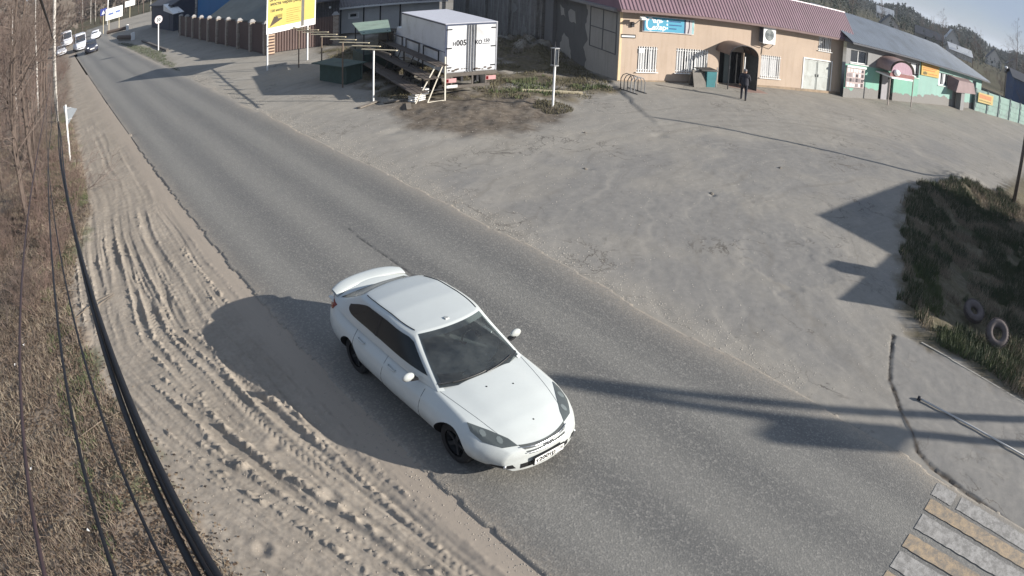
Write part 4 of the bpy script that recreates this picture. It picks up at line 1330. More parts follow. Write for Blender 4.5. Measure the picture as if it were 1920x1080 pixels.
    b = MB()
    for y in (.32, 1.66, 3.02): b.box(-.05, -.0252, y - .03, y + .03, 1.43, 3.66)
    for z in (1.43, 2.55, 3.62): b.box(-.049, -.0254, .30, 3.02, z - .025, z + .025)
    b.build('panel_frame', fr, s)
    b = MB(); b.box(-.22, .06, 7.15, 8.25, -.4, 3.8); b.build('pier', m_plaster('pier_grey', S(112, 111, 110), S(84, 84, 84)), s)
    b = MB(); b.hexa([(-.5, -.2, 3.76), (.1, -.2, 3.76), (.1, 8.3, 3.76), (-.5, 8.3, 3.76), (-.5, -.2, 3.9), (.4, -.2, 4.1), (.4, 8.3, 4.1), (-.5, 8.3, 3.9)]); b.build('side_eave', mat('grey_eave', S(120, 118, 118), .8, .12), s)
    # things fixed to the front but separate from it
    def local(x, y, z): 
        return (25.85 + x * math.cos(A) - y * math.sin(A), 22.44 + x * math.sin(A) + y * math.cos(A), z)
    sg = thing('shop_sign', 'blue shop sign with big white lettering on the peach wall under the roof', 'shop sign', local(1.2, -.0, 2.78), A)
    b = MB(); b.box(0, 3.15, -.09, -.004, 0, .84); b.build('sign_frame', mat('sign_edge_white', S(206, 200, 196), .5), sg)
    BL = mat('sign_blue', S(74, 150, 178), .5, .05, 2, 0)
    b = MB(); b.box(.05, 2.55, -.10, -.091, .04, .80); b.build('sign_face', BL, sg)
    b = MB(); b.box(.02, .10, -.102, -.0905, .03, .81); b.build('sign_edge', mat('sign_navy', S(34, 52, 84), .5), sg); b = MB(); b.box(2.50, 2.60, -.102, -.0905, .03, .80); b.build('sign_edge', mat('sign_navy', S(34, 52, 84), .5), sg)
    b = MB(); b.box(2.56, 3.0, -.101, -.091, .04, .80); b.build('sign_picture', mat('sign_picture_grey', S(176, 172, 174), .5, .12, 5), sg)
    b = MB(); b.prism([(2.72, .05), (2.80, .05), (2.86, .38), (2.84, .78), (2.78, .78), (2.80, .40)], -.105, -.1015); b.build('picture_figure', mat('sign_picture_dark', S(60, 52, 62), .5), sg)
    b = MB(); b.box(3.0, 3.13, -.101, -.091, .04, .80); b.build('sign_stripe', mat('sign_teal', S(140, 178, 180), .5), sg)
    rx = (R(90), 0, 0)
    lettering('С', TEXTW, sg, (.13, -.104, .10), rx, .92, .002, 'LEFT', .85, bold=.01)
    lettering('оль', TEXTW, sg, (.56, -.104, .50), rx, .34, .002, 'LEFT', 1.1)
    lettering('&', TEXTW, sg, (.82, -.104, .36), rx, .20, .002)
    lettering('ахар', TEXTW, sg, (.56, -.104, .14), rx, .34, .002, 'LEFT', 1.05)
    lm = mat('sign_text_navy', S(44, 84, 130), .5)
    for k, w in enumerate((.72, .78, .46)):
        b = MB(); b.box(1.40, 1.48, -.104, -.1005, .60 - k * .2, .70 - k * .2); b.build('sign_bullet', TEXTW, sg)
        b = MB(); b.box(1.56, 1.56 + w, -.104, -.1005, .61 - k * .2, .67 - k * .2); b.build('sign_line', lm, sg)
    ac = thing('air_conditioner', 'white air conditioning unit on brackets high on the peach wall right of the entrance', 'air conditioner', local(9.05, -.42, 2.78), A)
    b = MB(); b.box(0, .98, 0, .38, 0, 1.05); b.build('casing', WHITE, ac)
    b = MB(); b.box(-.012, .0, .02, .36, .03, 1.02); b.build('side_grille', mat('ac_side_dark', S(84, 90, 98), .6), ac)
    b = MB(); b.lathe([(.001, -.012), (.33, -.012), (.36, -.004), (.36, .002)], 28, 'y', (.48, 0, .55)); f = b.build('fan_guard', mat('ac_fan_grey', S(104, 112, 112), .6), ac)
    b = MB()
    for k in range(5): 
        rr = .07 + k * .06
        b.tube([(.48 + rr * math.cos(2 * math.pi * i / 24), -.018, .55 + rr * math.sin(2 * math.pi * i / 24)) for i in range(25)], .006, 4)
    b.build('guard_ring', WHITE, f, kind='stuff')
    for x in (.1, .85):
        b = MB(); b.bar((x, -.02, -.03), (x, .42, -.03), .04); b.bar((x, .05, -.05), (x, .42, -.38), .03); b.build('bracket', STEEL, ac)
    b = MB(); b.tube([(.3, .41, 0), (.32, .41, -.35), (.28, .41, -.75)], .03, 6); b.build('hose', mat('hose_grey', S(120, 110, 100), .7), ac)
    fl = thing('floodlight', 'floodlight on a bent arm fixed to the peach wall left of the blue sign', 'floodlight', local(.70, 0, 3.1), A)
    b = MB(); b.bar((0, -.004, 0), (0, -.25, .10), .04); b.bar((0, -.25, .10), (.22, -.42, .42), .04); b.build('arm', STEEL, fl)
    b = MB(); b.box(-.14, .02, -.10, -.004, -.12, .14); b.build('junction_box', DARKMETAL, fl)
    b = MB(); b.hexa([(.10, -.62, .36), (.40, -.62, .36), (.40, -.42, .30), (.10, -.42, .30), (.10, -.62, .44), (.40, -.62, .44), (.40, -.42, .50), (.10, -.42, .50)]); b.build('lamp_head', WHITE, fl)
    pq = thing('address_plate', 'narrow dark framed white plate at the left corner of the peach wall', 'plate', local(.0, 0, 2.38), A)
    b = MB(); b.box(.03, .86, -.03, -.022, 0, .19); b.build('plate_back', BLACK, pq)
    b = MB(); b.box(.07, .82, -.034, -.031, .045, .13); b.build('plate_face', WHITE, pq)
    bn = thing('litter_bin', 'teal litter bin with a dark lid beside the shop entrance', 'bin', local(4.75, -.95, .02), A)
    b = MB(); b.hexa([(0, 0, 0), (.55, 0, 0), (.55, .55, 0), (0, .55, 0), (-.05, -.05, .95), (.6, -.05, .95), (.6, .6, .95), (-.05, .6, .95)]); b.build('bin_body', mat('teal_plastic', S(52, 110, 116), .6, .15), bn)
    b = MB(); b.hexa([(-.45, -.1, .98), (.65, -.1, .98), (.65, .65, .98), (-.45, .65, .98), (-.4, -.05, 1.02), (.6, -.05, 1.06), (.6, .6, 1.06), (-.4, .6, 1.02)]); b.build('lid', mat('bin_lid_dark', S(62, 60, 58), .7), bn)
    b = MB(); b.box(.62, .66, -.02, .02, 0, 1.2); b.build('post', STEEL, bn)
    bb = thing('bin_shadow_board', 'added grey folded panel standing in for the shadow left of the teal bin', 'shadow panel', local(3.9, -.75, .02), A)  # grey panels added where the bin throws its shadow on the wall
    for k in (0, 1):
        b = MB(); s2 = 1 if k else -1
        b.hexa([(0, -.28 * s2, 0), (.78, -.28 * s2, 0), (.78, -.24 * s2, 0), (0, -.24 * s2, 0), (0, -.03 * s2, .95), (.78, -.03 * s2, .95), (.78, .01 * s2, .95), (0, .01 * s2, .95)]); b.build('board', mat('board_grey', S(108, 104, 98), .8, .2), bb)
    rk = thing('bicycle_rack', 'small steel bicycle rack of hoops at the left corner of the shop', 'bicycle rack', local(-.55, -1.5, .10), A + R(-75))
    for k in range(5):
        b = MB(); b.tube([(.1 + k * .22, -.3, 0), (.1 + k * .22, -.3, .55), (.12 + k * .22, -.2, .72), (.14 + k * .22, 0, .78), (.16 + k * .22, .2, .72), (.18 + k * .22, .3, .55), (.18 + k * .22, .3, 0)], .022, 6); b.build('hoop', STEEL if k > 2 else DARKMETAL, rk)
    for y in (-.3, .3):
        b = MB(); b.tube([(0, y, .03), (1.2, y, .03)], .02, 6); b.build('base_rail', DARKMETAL, rk)
shop()

def brick_hall():
    A = R(-18.7)
    o = (25.85 + 8.3 * -math.sin(A), 22.44 + 8.3 * math.cos(A), 0)
    s = thing('brick_building', 'tall weathered brick building with flaking plaster standing behind the white truck', 'building', o, A)
    m = m_brick('old_brick', S(104, 98, 94), S(84, 80, 78), S(118, 116, 112), 1.0, S(128, 127, 124))
    b = MB(); b.box(-.35, 13, .1, 17.5, -.4, 8.4); b.build('wall', m, s)
    b = MB(); b.hexa([(-.8, -.4, 8.4), (13.4, -.4, 8.4), (13.4, 18, 8.4), (-.8, 18, 8.4), (6, -.4, 11), (6.4, -.4, 11), (6.4, 18, 11), (6, 18, 11)]); b.build('roof', mat('slate_roof', S(104, 104, 106), .8), s)
    pm = m_plaster('torn_plaster', S(126, 125, 122), S(96, 95, 94), None, scale=.8)
    for (y, z, w, h) in ((.9, 1.3, 1.2, 1.5), (2.6, 1.0, .9, .9), (4.5, 2.4, 1.5, .7), (6.0, 1.4, .8, 1.1), (2.2, 3.6, .7, 1.3), (7.4, 3.4, 1.2, .9)):
        pts = []
        for k in range(18):
            t = 2 * math.pi * k / 18; rr = rng.uniform(.75, 1.1)
            pts.append((y + w / 2 * rr * math.cos(t), z + h / 2 * rr * math.sin(t)))
        b = MB(); n = len(pts)
        b.v += [(-.375, q, z2) for q, z2 in pts] + [(-.35, q, z2) for q, z2 in pts]
        b.f.append(tuple(range(n))); b.m.append(0)
        for k in range(n): b.f.append((k, (k + 1) % n, n + (k + 1) % n, n + k)); b.m.append(0)
        b.build('plaster_patch', pm, s)
    for k, y in enumerate((.45, 4.9, 9.3, 13.6)):
        b = MB(); b.box(-.55, -.352, y, y + .75, -.4, 8.3); b.build('pier', m, s)
brick_hall()

def green_building():
    A = R(-13.0)
    s = thing('green_building', 'long low building with flaking mint green paint and a grey roof right of the shop', 'building', (41.27, 16.53, 0), A)
    L = 27.3
    top = lambda x: 3.78 - .024 * x
    MINT = m_plaster('mint_paint', (.20, .40, .32, 1), S(130, 140, 132), S(132, 130, 127), .74, .55, low=(.15, .95, .62))
    PALEG = m_plaster('pale_upper', S(134, 134, 134), S(108, 108, 108), None)
    MINT2 = m_plaster('mint_paint_faded', (.25, .40, .355, 1), S(134, 144, 140), S(132, 130, 127), .74, .5, low=(.25, 1.0, .60))
    XS = 11.4
    ops = [(.57, 2.84, 2.40, 3.32), (4.73, 7.0, .0, 2.05), (8.8, 11.3, 2.07, 3.22)]
    zl = 2.3
    b = MB(); wall_open(b, XS, -.4, zl, ops); b.build('lower_wall', MINT, s)
    b = MB(); wall_open(b, XS, zl, 3.5, ops, top=top); b.build('upper_wall', PALEG, s)
    b = MB()
    o2 = [(15.5 - XS, 18.9 - XS, 1.78, 2.9), (24.4 - XS, 25.6 - XS, 1.65, 2.85)]
    wall_open(b, L - XS, -.4, 3.0, o2, top=lambda x: top(x + XS)); 
    b.quad((L - XS, 0, -.4), (L - XS, 7, -.4), (L - XS, 7, top(L)), (L - XS, 0, top(L)))
    w = b.build('far_wall', MINT2, s); w.location = (XS, 0, 0)
    window(s, .57, 2.84, 2.40, 3.32, mull=1, curtain=None)
    window(s, 8.8, 11.3, 2.07, 3.22, mull=1, curtain=(.1, .75))
    window(s, 15.5, 18.9, 1.78, 2.9, mull=2, curtain=(.2, .7))
    window(s, 24.4, 25.6, 1.65, 2.85, mull=0)
    # grey patch where the render was mended
    b = MB(); b.prism([(19.0, -.3), (20.7, -.3), (20.8, 1.0), (20.4, 2.0), (19.6, 2.1), (19.1, 1.2)], -.03, 0); b.build('mended_patch', PALEG, s)
    GR = mat('grey_sheet_roof', S(104, 112, 122), .6, .12, .8, .08, 20, 0, dirt=S(88, 94, 100))
    e0, e1 = 3.95, 3.27
    b = MB(); corrugated(b, (-.3, -.75, e0), (L + 1.0, -.75, e1), (-.3, 3.2, 5.75), (21.0, 3.2, 5.1), 70, .03); r = b.build('roof', GR, s)
    b = MB(); b.quad((L + 1.0, -.75, e1), (L + 1.0, 7, e1), (21, 3.2, 5.1)); b.quad((-.3, 3.2, 5.75), (21, 3.2, 5.1), (L + 1, 7, e1), (-.3, 7, e0)); b.build('back_slope', GR, r)
    b = MB(); b.hexa([(-.3, -.74, e0 - .12), (L + 1, -.74, e1 - .12), (L + 1, .0, e1 - .1), (-.3, .0, e0 - .1), (-.3, -.74, e0 - .01), (L + 1, -.74, e1 - .01), (L + 1, .02, e1 + .2), (-.3, .02, e0 + .2)]); b.build('eave_board', mat('eave_dark', S(78, 80, 86), .8, .12), r)
    # doorway with a grey jamb and a dark leaf
    b = MB(); b.quad((4.73, .2, 0), (7.0, .2, 0), (7.0, .2, 2.05), (4.73, .2, 2.05)); b.build('doorway', mat('dark_hall_green', S(30, 30, 33), .8, .2), s)
    b = MB(); b.box(5.2, 6.1, .02, .08, .0, 2.04); b.build('door', mat('grey_door', S(140, 138, 142), .6, .1), s)
    can = thing('entrance_canopy', None, None); can.parent = s
    x0, x1, z0, dz, dy = 4.1, 8.1, 2.45, .95, 1.3
    def arc(u, v, o=0.0):
        t = math.pi * (1 - u)
        return ((x0 + x1) / 2 + (x1 - x0 + o) / 2 * math.cos(t), -dy * v - .01, z0 + (dz + o / 2) * math.sin(t) ** .8)
    b = MB(); b.grid(lambda u, v: arc(u, v), 20, 3); b.grid(lambda u, v: arc(1 - u, v, .05), 20, 3); b.build('canopy_sheet', mat('pink_canopy', S(156, 134, 130), .6, .12), can, True)
    b = MB(); b.grid(lambda u, v: (x0 + (x1 - x0) * (.06 + .88 * u), -dy + .03, z0 - .05 + v * (dz * .9) * math.sqrt(max(0, 1 - (2 * u - 1) ** 2))), 16, 2); b.build('canopy_front', mat('mauve_panel', S(150, 122, 134), .6, .15, 4), can)
    b = MB(); b.box(x0, x1, -dy - .02, -dy + .04, z0 - .32, z0 - .06); b.build('canopy_board', mat('dull_red_board', S(120, 76, 74), .7, .15), can)
    b = MB(); b.box(x0 - .1, x1 - .6, -dy - .25, -.05, z0 - .42, z0 - .325); b.build('canopy_shelf', WHITE, can)
    for x in (x0 + .1, x1 - .1):
        b = MB(); b.tube([(x, -dy, 0), (x, -dy, z0 - .32)], .05, 8); b.build('canopy_post', mat('pinkish_post', S(170, 158, 152), .7), can)
    b = MB(); b.ball((5.0, -dy - .1, z0 + .0), .30, 10, (1.4, .7, .8)); b.build('white_bundle', WHITE, can, True)
    # brown lean-to hood further right, on one column
    b = MB(); b.hexa([(17.6, -1.1, 1.62), (23.0, -1.1, 1.75), (23.0, -.02, 1.75), (17.6, -.02, 1.62), (18.6, -.9, 2.72), (22.6, -.9, 2.72), (23.0, -.02, 2.86), (17.6, -.02, 2.86)]); b.build('lean_to_hood', mat('brown_hood', S(124, 106, 106), .8, .2, 1, .15), s)
    b = MB(); b.box(19.5, 20.4, -.9, -.3, -.3, 1.68); b.build('column', PALEG, s)
    def local(x, y, z): 
        return (41.27 + x * math.cos(A) - y * math.sin(A), 16.53 + x * math.sin(A) + y * math.cos(A), z)
    ys = thing('yellow_sign', 'yellow advertising sign under the grey roof of the green building', 'sign', local(11.62, -.02, 2.40), A)
    b = MB(); b.hexa([(0, -.09, 0), (3.7, -.09, -.03), (3.7, -.0, -.03), (0, .0, 0), (0, -.09, 1.06), (3.7, -.09, .98), (3.7, 0, .98), (0, 0, 1.06)]); b.build('sign_panel', mat('sign_yellow', S(178, 148, 72), .6, .06, 1, 0), ys)
    OR = mat('sign_orange', S(176, 112, 44), .6)
    for k in range(3): 
        b = MB(); b.box(.25, 3.4 - .3 * k, -.098, -.092, .78 - k * .18, .88 - k * .18); b.build('sign_line', OR, ys)
    b = MB(); b.prism([(.3, .12), (.6, .06), (1.1, .10), (1.2, .26), (.8, .34), (.4, .30)], -.1, -.092); b.build('sign_emblem', mat('sign_olive', S(90, 78, 36), .6), ys)
    b = MB(); b.box(1.4, 3.3, -.099, -.092, .14, .22); b.build('sign_line', OR, ys)
    nb = thing('notice_board', 'pale board of small notices under the first window of the green building', 'notice board', local(.1, -.02, .72), A)
    b = MB(); b.box(0, 2.35, -.06, -.004, 0, 1.42); b.build('board_back', mat('board_pinkish', S(172, 158, 156), .8, .12, 6), nb)
    b = MB(); b.box(-.06, 2.42, -.16, -.062, 1.40, 1.52); b.build('board_top', WHITE, nb)
    papers = [mat('paper_white', S(206, 204, 202), .8), mat('paper_grey', S(132, 122, 124), .8), mat('paper_dark', S(74, 66, 70), .8)]
    for i in range(6):
        for j in range(4):
            x = .08 + i * .37; z = .06 + j * .34
            b = MB(); dx = rng.uniform(-.03, .03); b.box(x + dx, x + dx + .28, -.072, -.0605, z, z + .24 + rng.uniform(-.05, .04)); b.build('notice', papers[0 if j in (0, 3) and rng.random() < .6 else rng.choice((0, 1, 1, 2))], nb)
green_building()

def concrete_fence():
    A = R(-30)
    s = thing('concrete_fence', 'pale green fence of concrete panels beyond the green building', 'fence', (67.3, 9.4, 0), A)
    PM = mat('pale_green_panel', S(150, 176, 166), .85, .14, 1.2, .2, 20, dirt=S(132, 138, 140))
    for k in range(-1, 6):
        x = k * 2.4
        b = MB(); b.box(x + .08, x + 2.32, -.05, .05, -.3, 2.2)
        for z in (.35, .95, 1.55): b.box(x + .25, x + 2.15, -.08, -.051, z, z + .4)
        b.build('fence_panel', PM, s)
        b = MB(); b.box(x - .08, x + .08, -.12, .12, -.3, 2.3); b.build('fence_post', mat('fence_post_grey', S(120, 130, 130), .9, .1), s)
    g = thing('banner', 'faded orange and yellow banner hung on the pale green concrete fence', 'banner', (67.3 + -2.1 * math.cos(A) - .1, 9.4 - 2.1 * math.sin(A) - .18, .98), A)
    b = MB(); b.hexa([(0, -.05, 0), (2.9, -.05, .05), (2.9, -.02, .05), (0, -.02, 0), (0, -.05, .98), (2.9, -.05, 1.03), (2.9, -.02, 1.03), (0, -.02, .98)]); b.build('banner_sheet', mat('banner_yellow', S(206, 182, 120), .7, .08, 2), g)
    b = MB(); b.box(.2, 2.5, -.06, -.052, .45, .85); b.build('banner_panel', mat('banner_orange', S(206, 140, 96), .7, .08, 2), g)
    b = MB(); b.box(.2, 2.5, -.06, -.052, .18, .28); b.build('banner_line', mat('banner_olive', S(150, 130, 80), .7), g)
concrete_fence()

# ---- fences, sheds and houses behind the verge on the far left
BROWNSHEET = mat('brown_profiled_sheet', S(92, 76, 72), .6, .12, 1.0, .05)
def brown_fence(name, label, o, rot, spans, h, first_end=True, sheetm=None, brick=True):
    s = thing(name, label, 'fence', o, rot)
    PB = m_brick('pier_brick', S(112, 90, 78), S(150, 138, 126), S(168, 160, 150), 1.0)
    cap = mat('pale_cap', S(142, 140, 138), .8, .2)
    x = 0
    for k, w in enumerate(spans):
        b = MB(); b.box(x - .19, x + .19, -.19, .19, -.3, h + .08); p = b.build('pier', PB, s)
        b = MB(); b.hexa([(x - .26, -.26, h + .08), (x + .26, -.26, h + .08), (x + .26, .26, h + .08), (x - .26, .26, h + .08), (x - .10, -.10, h + .30), (x + .10, -.10, h + .28), (x + .10, .10, h + .28), (x - .10, .10, h + .30)]); b.build('cap', cap, p)
        b = MB(); corrugated(b, (x + .19, -.02, .05), (x + w - .19, -.02, .05), (x + .19, -.02, h), (x + w - .19, -.02, h), max(2, int(w / .2)), .03)
        corrugated(b, (x + w - .19, .02, .05), (x + .19, .02, .05), (x + w - .19, .02, h), (x + .19, .02, h), max(2, int(w / .2)), .02)
        b.build('fence_sheet', sheetm or BROWNSHEET, s)
        x += w
    b = MB(); b.box(x - .19, x + .19, -.19, .19, -.3, h + .08); p = b.build('pier', PB, s)
    b = MB(); b.hexa([(x - .26, -.26, h + .08), (x + .26, -.26, h + .08), (x + .26, .26, h + .08), (x - .26, .26, h + .08), (x - .1, -.1, h + .3), (x + .1, -.1, h + .28), (x + .1, .1, h + .28), (x - .1, .1, h + .3)]); b.build('cap', cap, p)
    return s
brown_fence('brown_fence', 'dark brown sheet fence with brick piers and pale caps running along the far roadside', (16.25, 43.7, 0), R(90), [3.1, 3.05, 3.1, 3.0, 3.1, 3.0, 3.1, 3.05, 3.0], 2.15)
brown_fence('brown_fence', 'brown ribbed sheet fence standing behind the yellow billboard', (16.75, 43.75, 0), R(-22), [4.35], 2.1)

def striped_pier():
    s = thing('brick_pier', 'brick gate pier with toothed pale courses at the corner of the two brown fences', 'gate pier', (16.42, 43.25, 0), R(-15))
    a, c = mat('brick_dark', S(86, 70, 66), .9, .2), mat('brick_pale', S(196, 170, 146), .9, .15)
    for k in range(22):
        z = k * .105
        e = .02 if k % 2 else 0
        b = MB(); b.box(-.24 - e, .24 + e, -.24 - e, .24 + e, z, z + .10); b.build('course', c if k % 2 else a, s)
striped_pier()

def billboard():
    A = R(12.5)
    s = thing('billboard', 'yellow billboard on two white posts in front of the brown fence', 'billboard', (14.1, 37.64, 0), A)
    for x in (.02, 3.0):
        b = MB(); b.tube([(x, .06, -.3), (x, .06, 5.2)], .055, 8); b.build('post', WHITE, s)
    z0, z1 = 2.22, 5.1
    b = MB(); b.box(-.12, 3.5, -.06, .0, z0, z1); b.build('frame', WHITE, s)
    Y = mat('billboard_yellow', S(176, 160, 84), .6, .05, 1.5, 0)
    b = MB(); b.box(-.04, 2.40, -.072, -.061, z0 + .36, z1 - .05); b.build('face', Y, s)
    b = MB(); b.box(2.62, 3.42, -.072, -.061, z0 + .40, z1 - .05); b.build('face', Y, s)
    b = MB(); b.box(2.40, 2.62, -.070, -.0605, z0 + .06, z1 - .05); b.build('dark_strip', mat('billboard_strip', S(92, 90, 84), .6), s)
    b = MB(); b.box(.0, 2.3, -.075, -.0605, z0 + .15, z0 + .19); b.build('rule_line', mat('billboard_grey_line', S(130, 134, 134), .6), s)
    rx = (R(90), 0, 0)
    K = mat('billboard_ink', S(44, 36, 20), .6)
    lettering('ЗАЛИТ ГАЛЬКИ', K, s, (.05, -.078, z0 + 2.02), rx, .34, .002, 'LEFT', .92)
    lettering('моста через реку', K, s, (.12, -.078, z0 + 1.74), rx, .27, .002, 'LEFT', .98)
    lettering('щания', K, s, (2.68, -.078, z0 + 1.80), rx, .25, .002, 'LEFT', .95)
    lettering('120 метр', K, s, (.12, -.078, z0 + 1.33), rx, .22, .002)
    ol = mat('billboard_olive', S(126, 112, 52), .6)
    for k, w in enumerate((1.05, .95, 1.05, .5, .85, .95, 1.0)):
        b = MB(); b.box(1.30, 1.30 + w, -.076, -.0725, z0 + 1.30 - k * .13, z0 + 1.335 - k * .13); b.build('text_line', ol, s)
    b = MB(); b.prism([(.08, z0 + .42), (1.0, z0 + .80), (.98, z0 + .88), (.72, z0 + .86), (.62, z0 + 1.02), (.40, z0 + 1.02)], -.078, -.0725); b.build('picture', mat('billboard_picture', S(66, 54, 40), .6, .2), s)
    b = MB(); b.prism([(.72, z0 + .90), (1.0, z0 + .92), (1.0, z0 + 1.12), (.45, z0 + 1.10)], -.0775, -.0725); b.build('picture', ol, s)
billboard()

def shed():
    A = R(-18.7)
    s = thing('white_shed', 'low whitewashed shed with a small white framed window behind the brown fence', 'shed', (22.6, 46.6, 0), A)
    W = mat('whitewash', S(186, 186, 184), .85, .1, 1.2, .15)
    ops = [(1.40, 1.98, 1.28, 1.62)]
    b = MB(); wall_open(b, 8.2, -.3, 2.25, ops); b.quad((0, 5, -.3), (0, 0, -.3), (0, 0, 2.25), (0, 5, 2.25)); b.build('wall', W, s)
    window(s, 1.40, 1.98, 1.28, 1.62, mull=0, sill=False)
    b = MB()
    b.box(1.28, 1.398, -.03, -.002, 1.2, 1.7); b.box(1.982, 2.1, -.03, -.002, 1.2, 1.7); b.box(1.398, 1.982, -.03, -.002, 1.622, 1.7); b.box(1.398, 1.982, -.03, -.002, 1.2, 1.278)
    b.build('window_surround', WHITE, s)
    for x in (.72, 2.45, 3.7, 5.2):
        b = MB(); b.box(x - .05, x + .05, -.05, -.002, 0, 2.24); b.build('batten', DARKMETAL, s)
    b = MB(); corrugated(b, (-.5, -.5, 2.22), (8.7, -.5, 2.22), (-.5, 3.4, 3.5), (8.7, 3.4, 3.5), 40, .04); b.build('roof', mat('grey_shed_roof', S(112, 108, 108), .8, .15), s)
    b = MB(); b.box(-.5, 8.7, -.52, -.501, 2.08, 2.22); b.build('fascia', WHITE, s)
    # grey board lean-to on its left, dark
    s2 = thing('board_shed', 'dark grey board shed between the billboard and the white shed', 'shed', (18.9, 45.8, 0), A)
    DW = mat('dark_boards', S(74, 72, 74), .85, .25, 5, .2)
    for k in range(18):
        b = MB(); b.box(k * .2, k * .2 + .19, rng.uniform(-.012, .012) , .05, -.2, 2.95); b.build('board', DW, s2)
    b = MB(); b.hexa([(-.3, -.5, 3.0), (3.9, -.5, 3.0), (3.9, 3, 3.0), (-.3, 3, 3.0), (-.3, -.5, 3.08), (3.9, -.5, 3.08), (3.9, 3, 3.9), (-.3, 3, 3.9)]); b.build('roof', mat('dark_shed_roof', S(84, 82, 86), .8), s2)
    b = MB(); b.ball((2.9, -.1, 2.5), .09, 8); b.build('lamp', WHITE, s2)
shed()

def house(name, label, cat, o, rot, L, D, h, rise, wallm, roofm, wins=(), gable_front=False, over=.4):
    """a plain house: walls, gable roof along x (or along y), windows on its front"""
    s = thing(name, label, cat, o, rot)
    b = MB()
    ops = [tuple(w) for w in wins]
    wall_open(b, L, -.3, h, ops, .12)
    b.quad((0, D, -.3), (0, 0, -.3), (0, 0, h), (0, D, h)); b.quad((L, 0, -.3), (L, D, -.3), (L, D, h), (L, 0, h)); b.quad((L, D, -.3), (0, D, -.3), (0, D, h), (L, D, h))
    if gable_front:
        b.quad((0, 0, h), (L, 0, h), (L / 2, 0, h + rise)); b.quad((L, D, h), (0, D, h), (L / 2, D, h + rise))
    else:
        b.quad((0, D, h), (0, 0, h), (0, D / 2, h + rise)); b.quad((L, 0, h), (L, D, h), (L, D / 2, h + rise))
    b.build('wall', wallm, s)
    b = MB(); e = over; t = .12
    if gable_front:
        k = rise / (L / 2)
        for sg in (0, 1):
            x0 = -e if sg == 0 else L + e
            b.hexa([(x0, -e, h - e * k), (L / 2, -e, h + rise), (L / 2, D + e, h + rise), (x0, D + e, h - e * k), (x0, -e, h - e * k + t), (L / 2, -e, h + rise + t), (L / 2, D + e, h + rise + t), (x0, D + e, h - e * k + t)])
    else:
        k = rise / (D / 2)
        for sg in (0, 1):
            y0 = -e if sg == 0 else D + e
            b.hexa([(-e, y0, h - e * k), (L + e, y0, h - e * k), (L + e, D / 2, h + rise), (-e, D / 2, h + rise), (-e, y0, h - e * k + t), (L + e, y0, h - e * k + t), (L + e, D / 2, h + rise + t), (-e, D / 2, h + rise + t)])
    b.build('roof', roofm, s)
    for w in wins: window(s, *w, depth=.08, mull=0, sill=False)
    return s
GREYROOF = mat('old_grey_roof', S(104, 108, 104), .85, .15, .8, .1)
DKROOF = mat('dark_roof', S(74, 76, 82), .8, .15, .8, .1)
house('grey_roofed_shed', 'long shed with a moss grey sheet roof just behind the brown roadside fence', 'shed', (22.0, 46.5, 0), R(90), 15.0, 4.6, 2.2, 1.3, DARKMETAL, GREYROOF)
house('blue_house', 'bright blue clad house behind the brown roadside fence', 'house', (25.5, 62.2, 0), R(90), 14, 6, 5.5, 2.2, mat('blue_cladding', S(44, 112, 164), .6, .06, 1, .03), DKROOF, [(3, 4.2, 2.6, 3.9), (8, 9.2, 2.6, 3.9)])
house('navy_building', 'dark blue grey building with a gate beyond the brown fence', 'building', (22.5, 79.0, 0), R(90), 16, 5.5, 3.4, 1.0, mat('navy_cladding', S(52, 60, 78), .7, .12), DKROOF, [(2.0, 3.4, 1.2, 2.2)])
s = thing('awning', 'slanted white sheet awning above the dark gate', 'awning', (17.0, 75.5, 0), R(90))
b = MB(); b.hexa([(0, -.6, 2.35), (6.2, -.6, 2.75), (6.2, .8, 2.75), (0, .8, 2.35), (0, -.6, 2.40), (6.2, -.6, 3.45), (6.2, .8, 3.6), (0, .8, 2.42)]); b.build('sheet', WHITE, s)
for x in (.2, 6.0):
    b = MB(); b.tube([(x, 0, -.2), (x, 0, 2.5)], .06, 8); b.build('post', DARKMETAL, s)

# ---- buildings outside the frame on the right, whose shadows fall across the junction
s = thing('roadside_house', 'low grey flat roofed house on the corner to the right of the junction', 'house', (19.85, -2.8, 0), 0)
b = MB(); b.hexa([(0, 0, -.6), (6.0, 0, -.6), (10.0, -5, -.6), (3.9, -5, -.6), (0, 0, 3.4), (6.0, 0, 3.4), (10.0, -5, 3.4), (3.9, -5, 3.4)]); b.build('wall', GREYWALL, s)
b = MB(); b.hexa([(0, 0, 3.402), (6.0, 0, 3.402), (10.0, -5, 3.402), (3.9, -5, 3.402), (0, 0, 3.5), (6.0, 0, 3.5), (10.0, -5, 3.5), (3.9, -5, 3.5)]); b.build('roof', DKROOF, s)
house('corner_house', 'taller grey house on the corner behind the low one', 'house', (26.2, -9.0, 0), R(-5), 8.2, 6.0, 4.8, .02, GREYWALL, DKROOF, over=.0)
s = thing('chimney', 'brick chimney on the low corner house', 'chimney', (22.5, -3.2, 3.5), 0)
b = MB(); b.box(-.25, .25, -.25, .25, 0, .55); b.build('stack', GREYWALL, s)

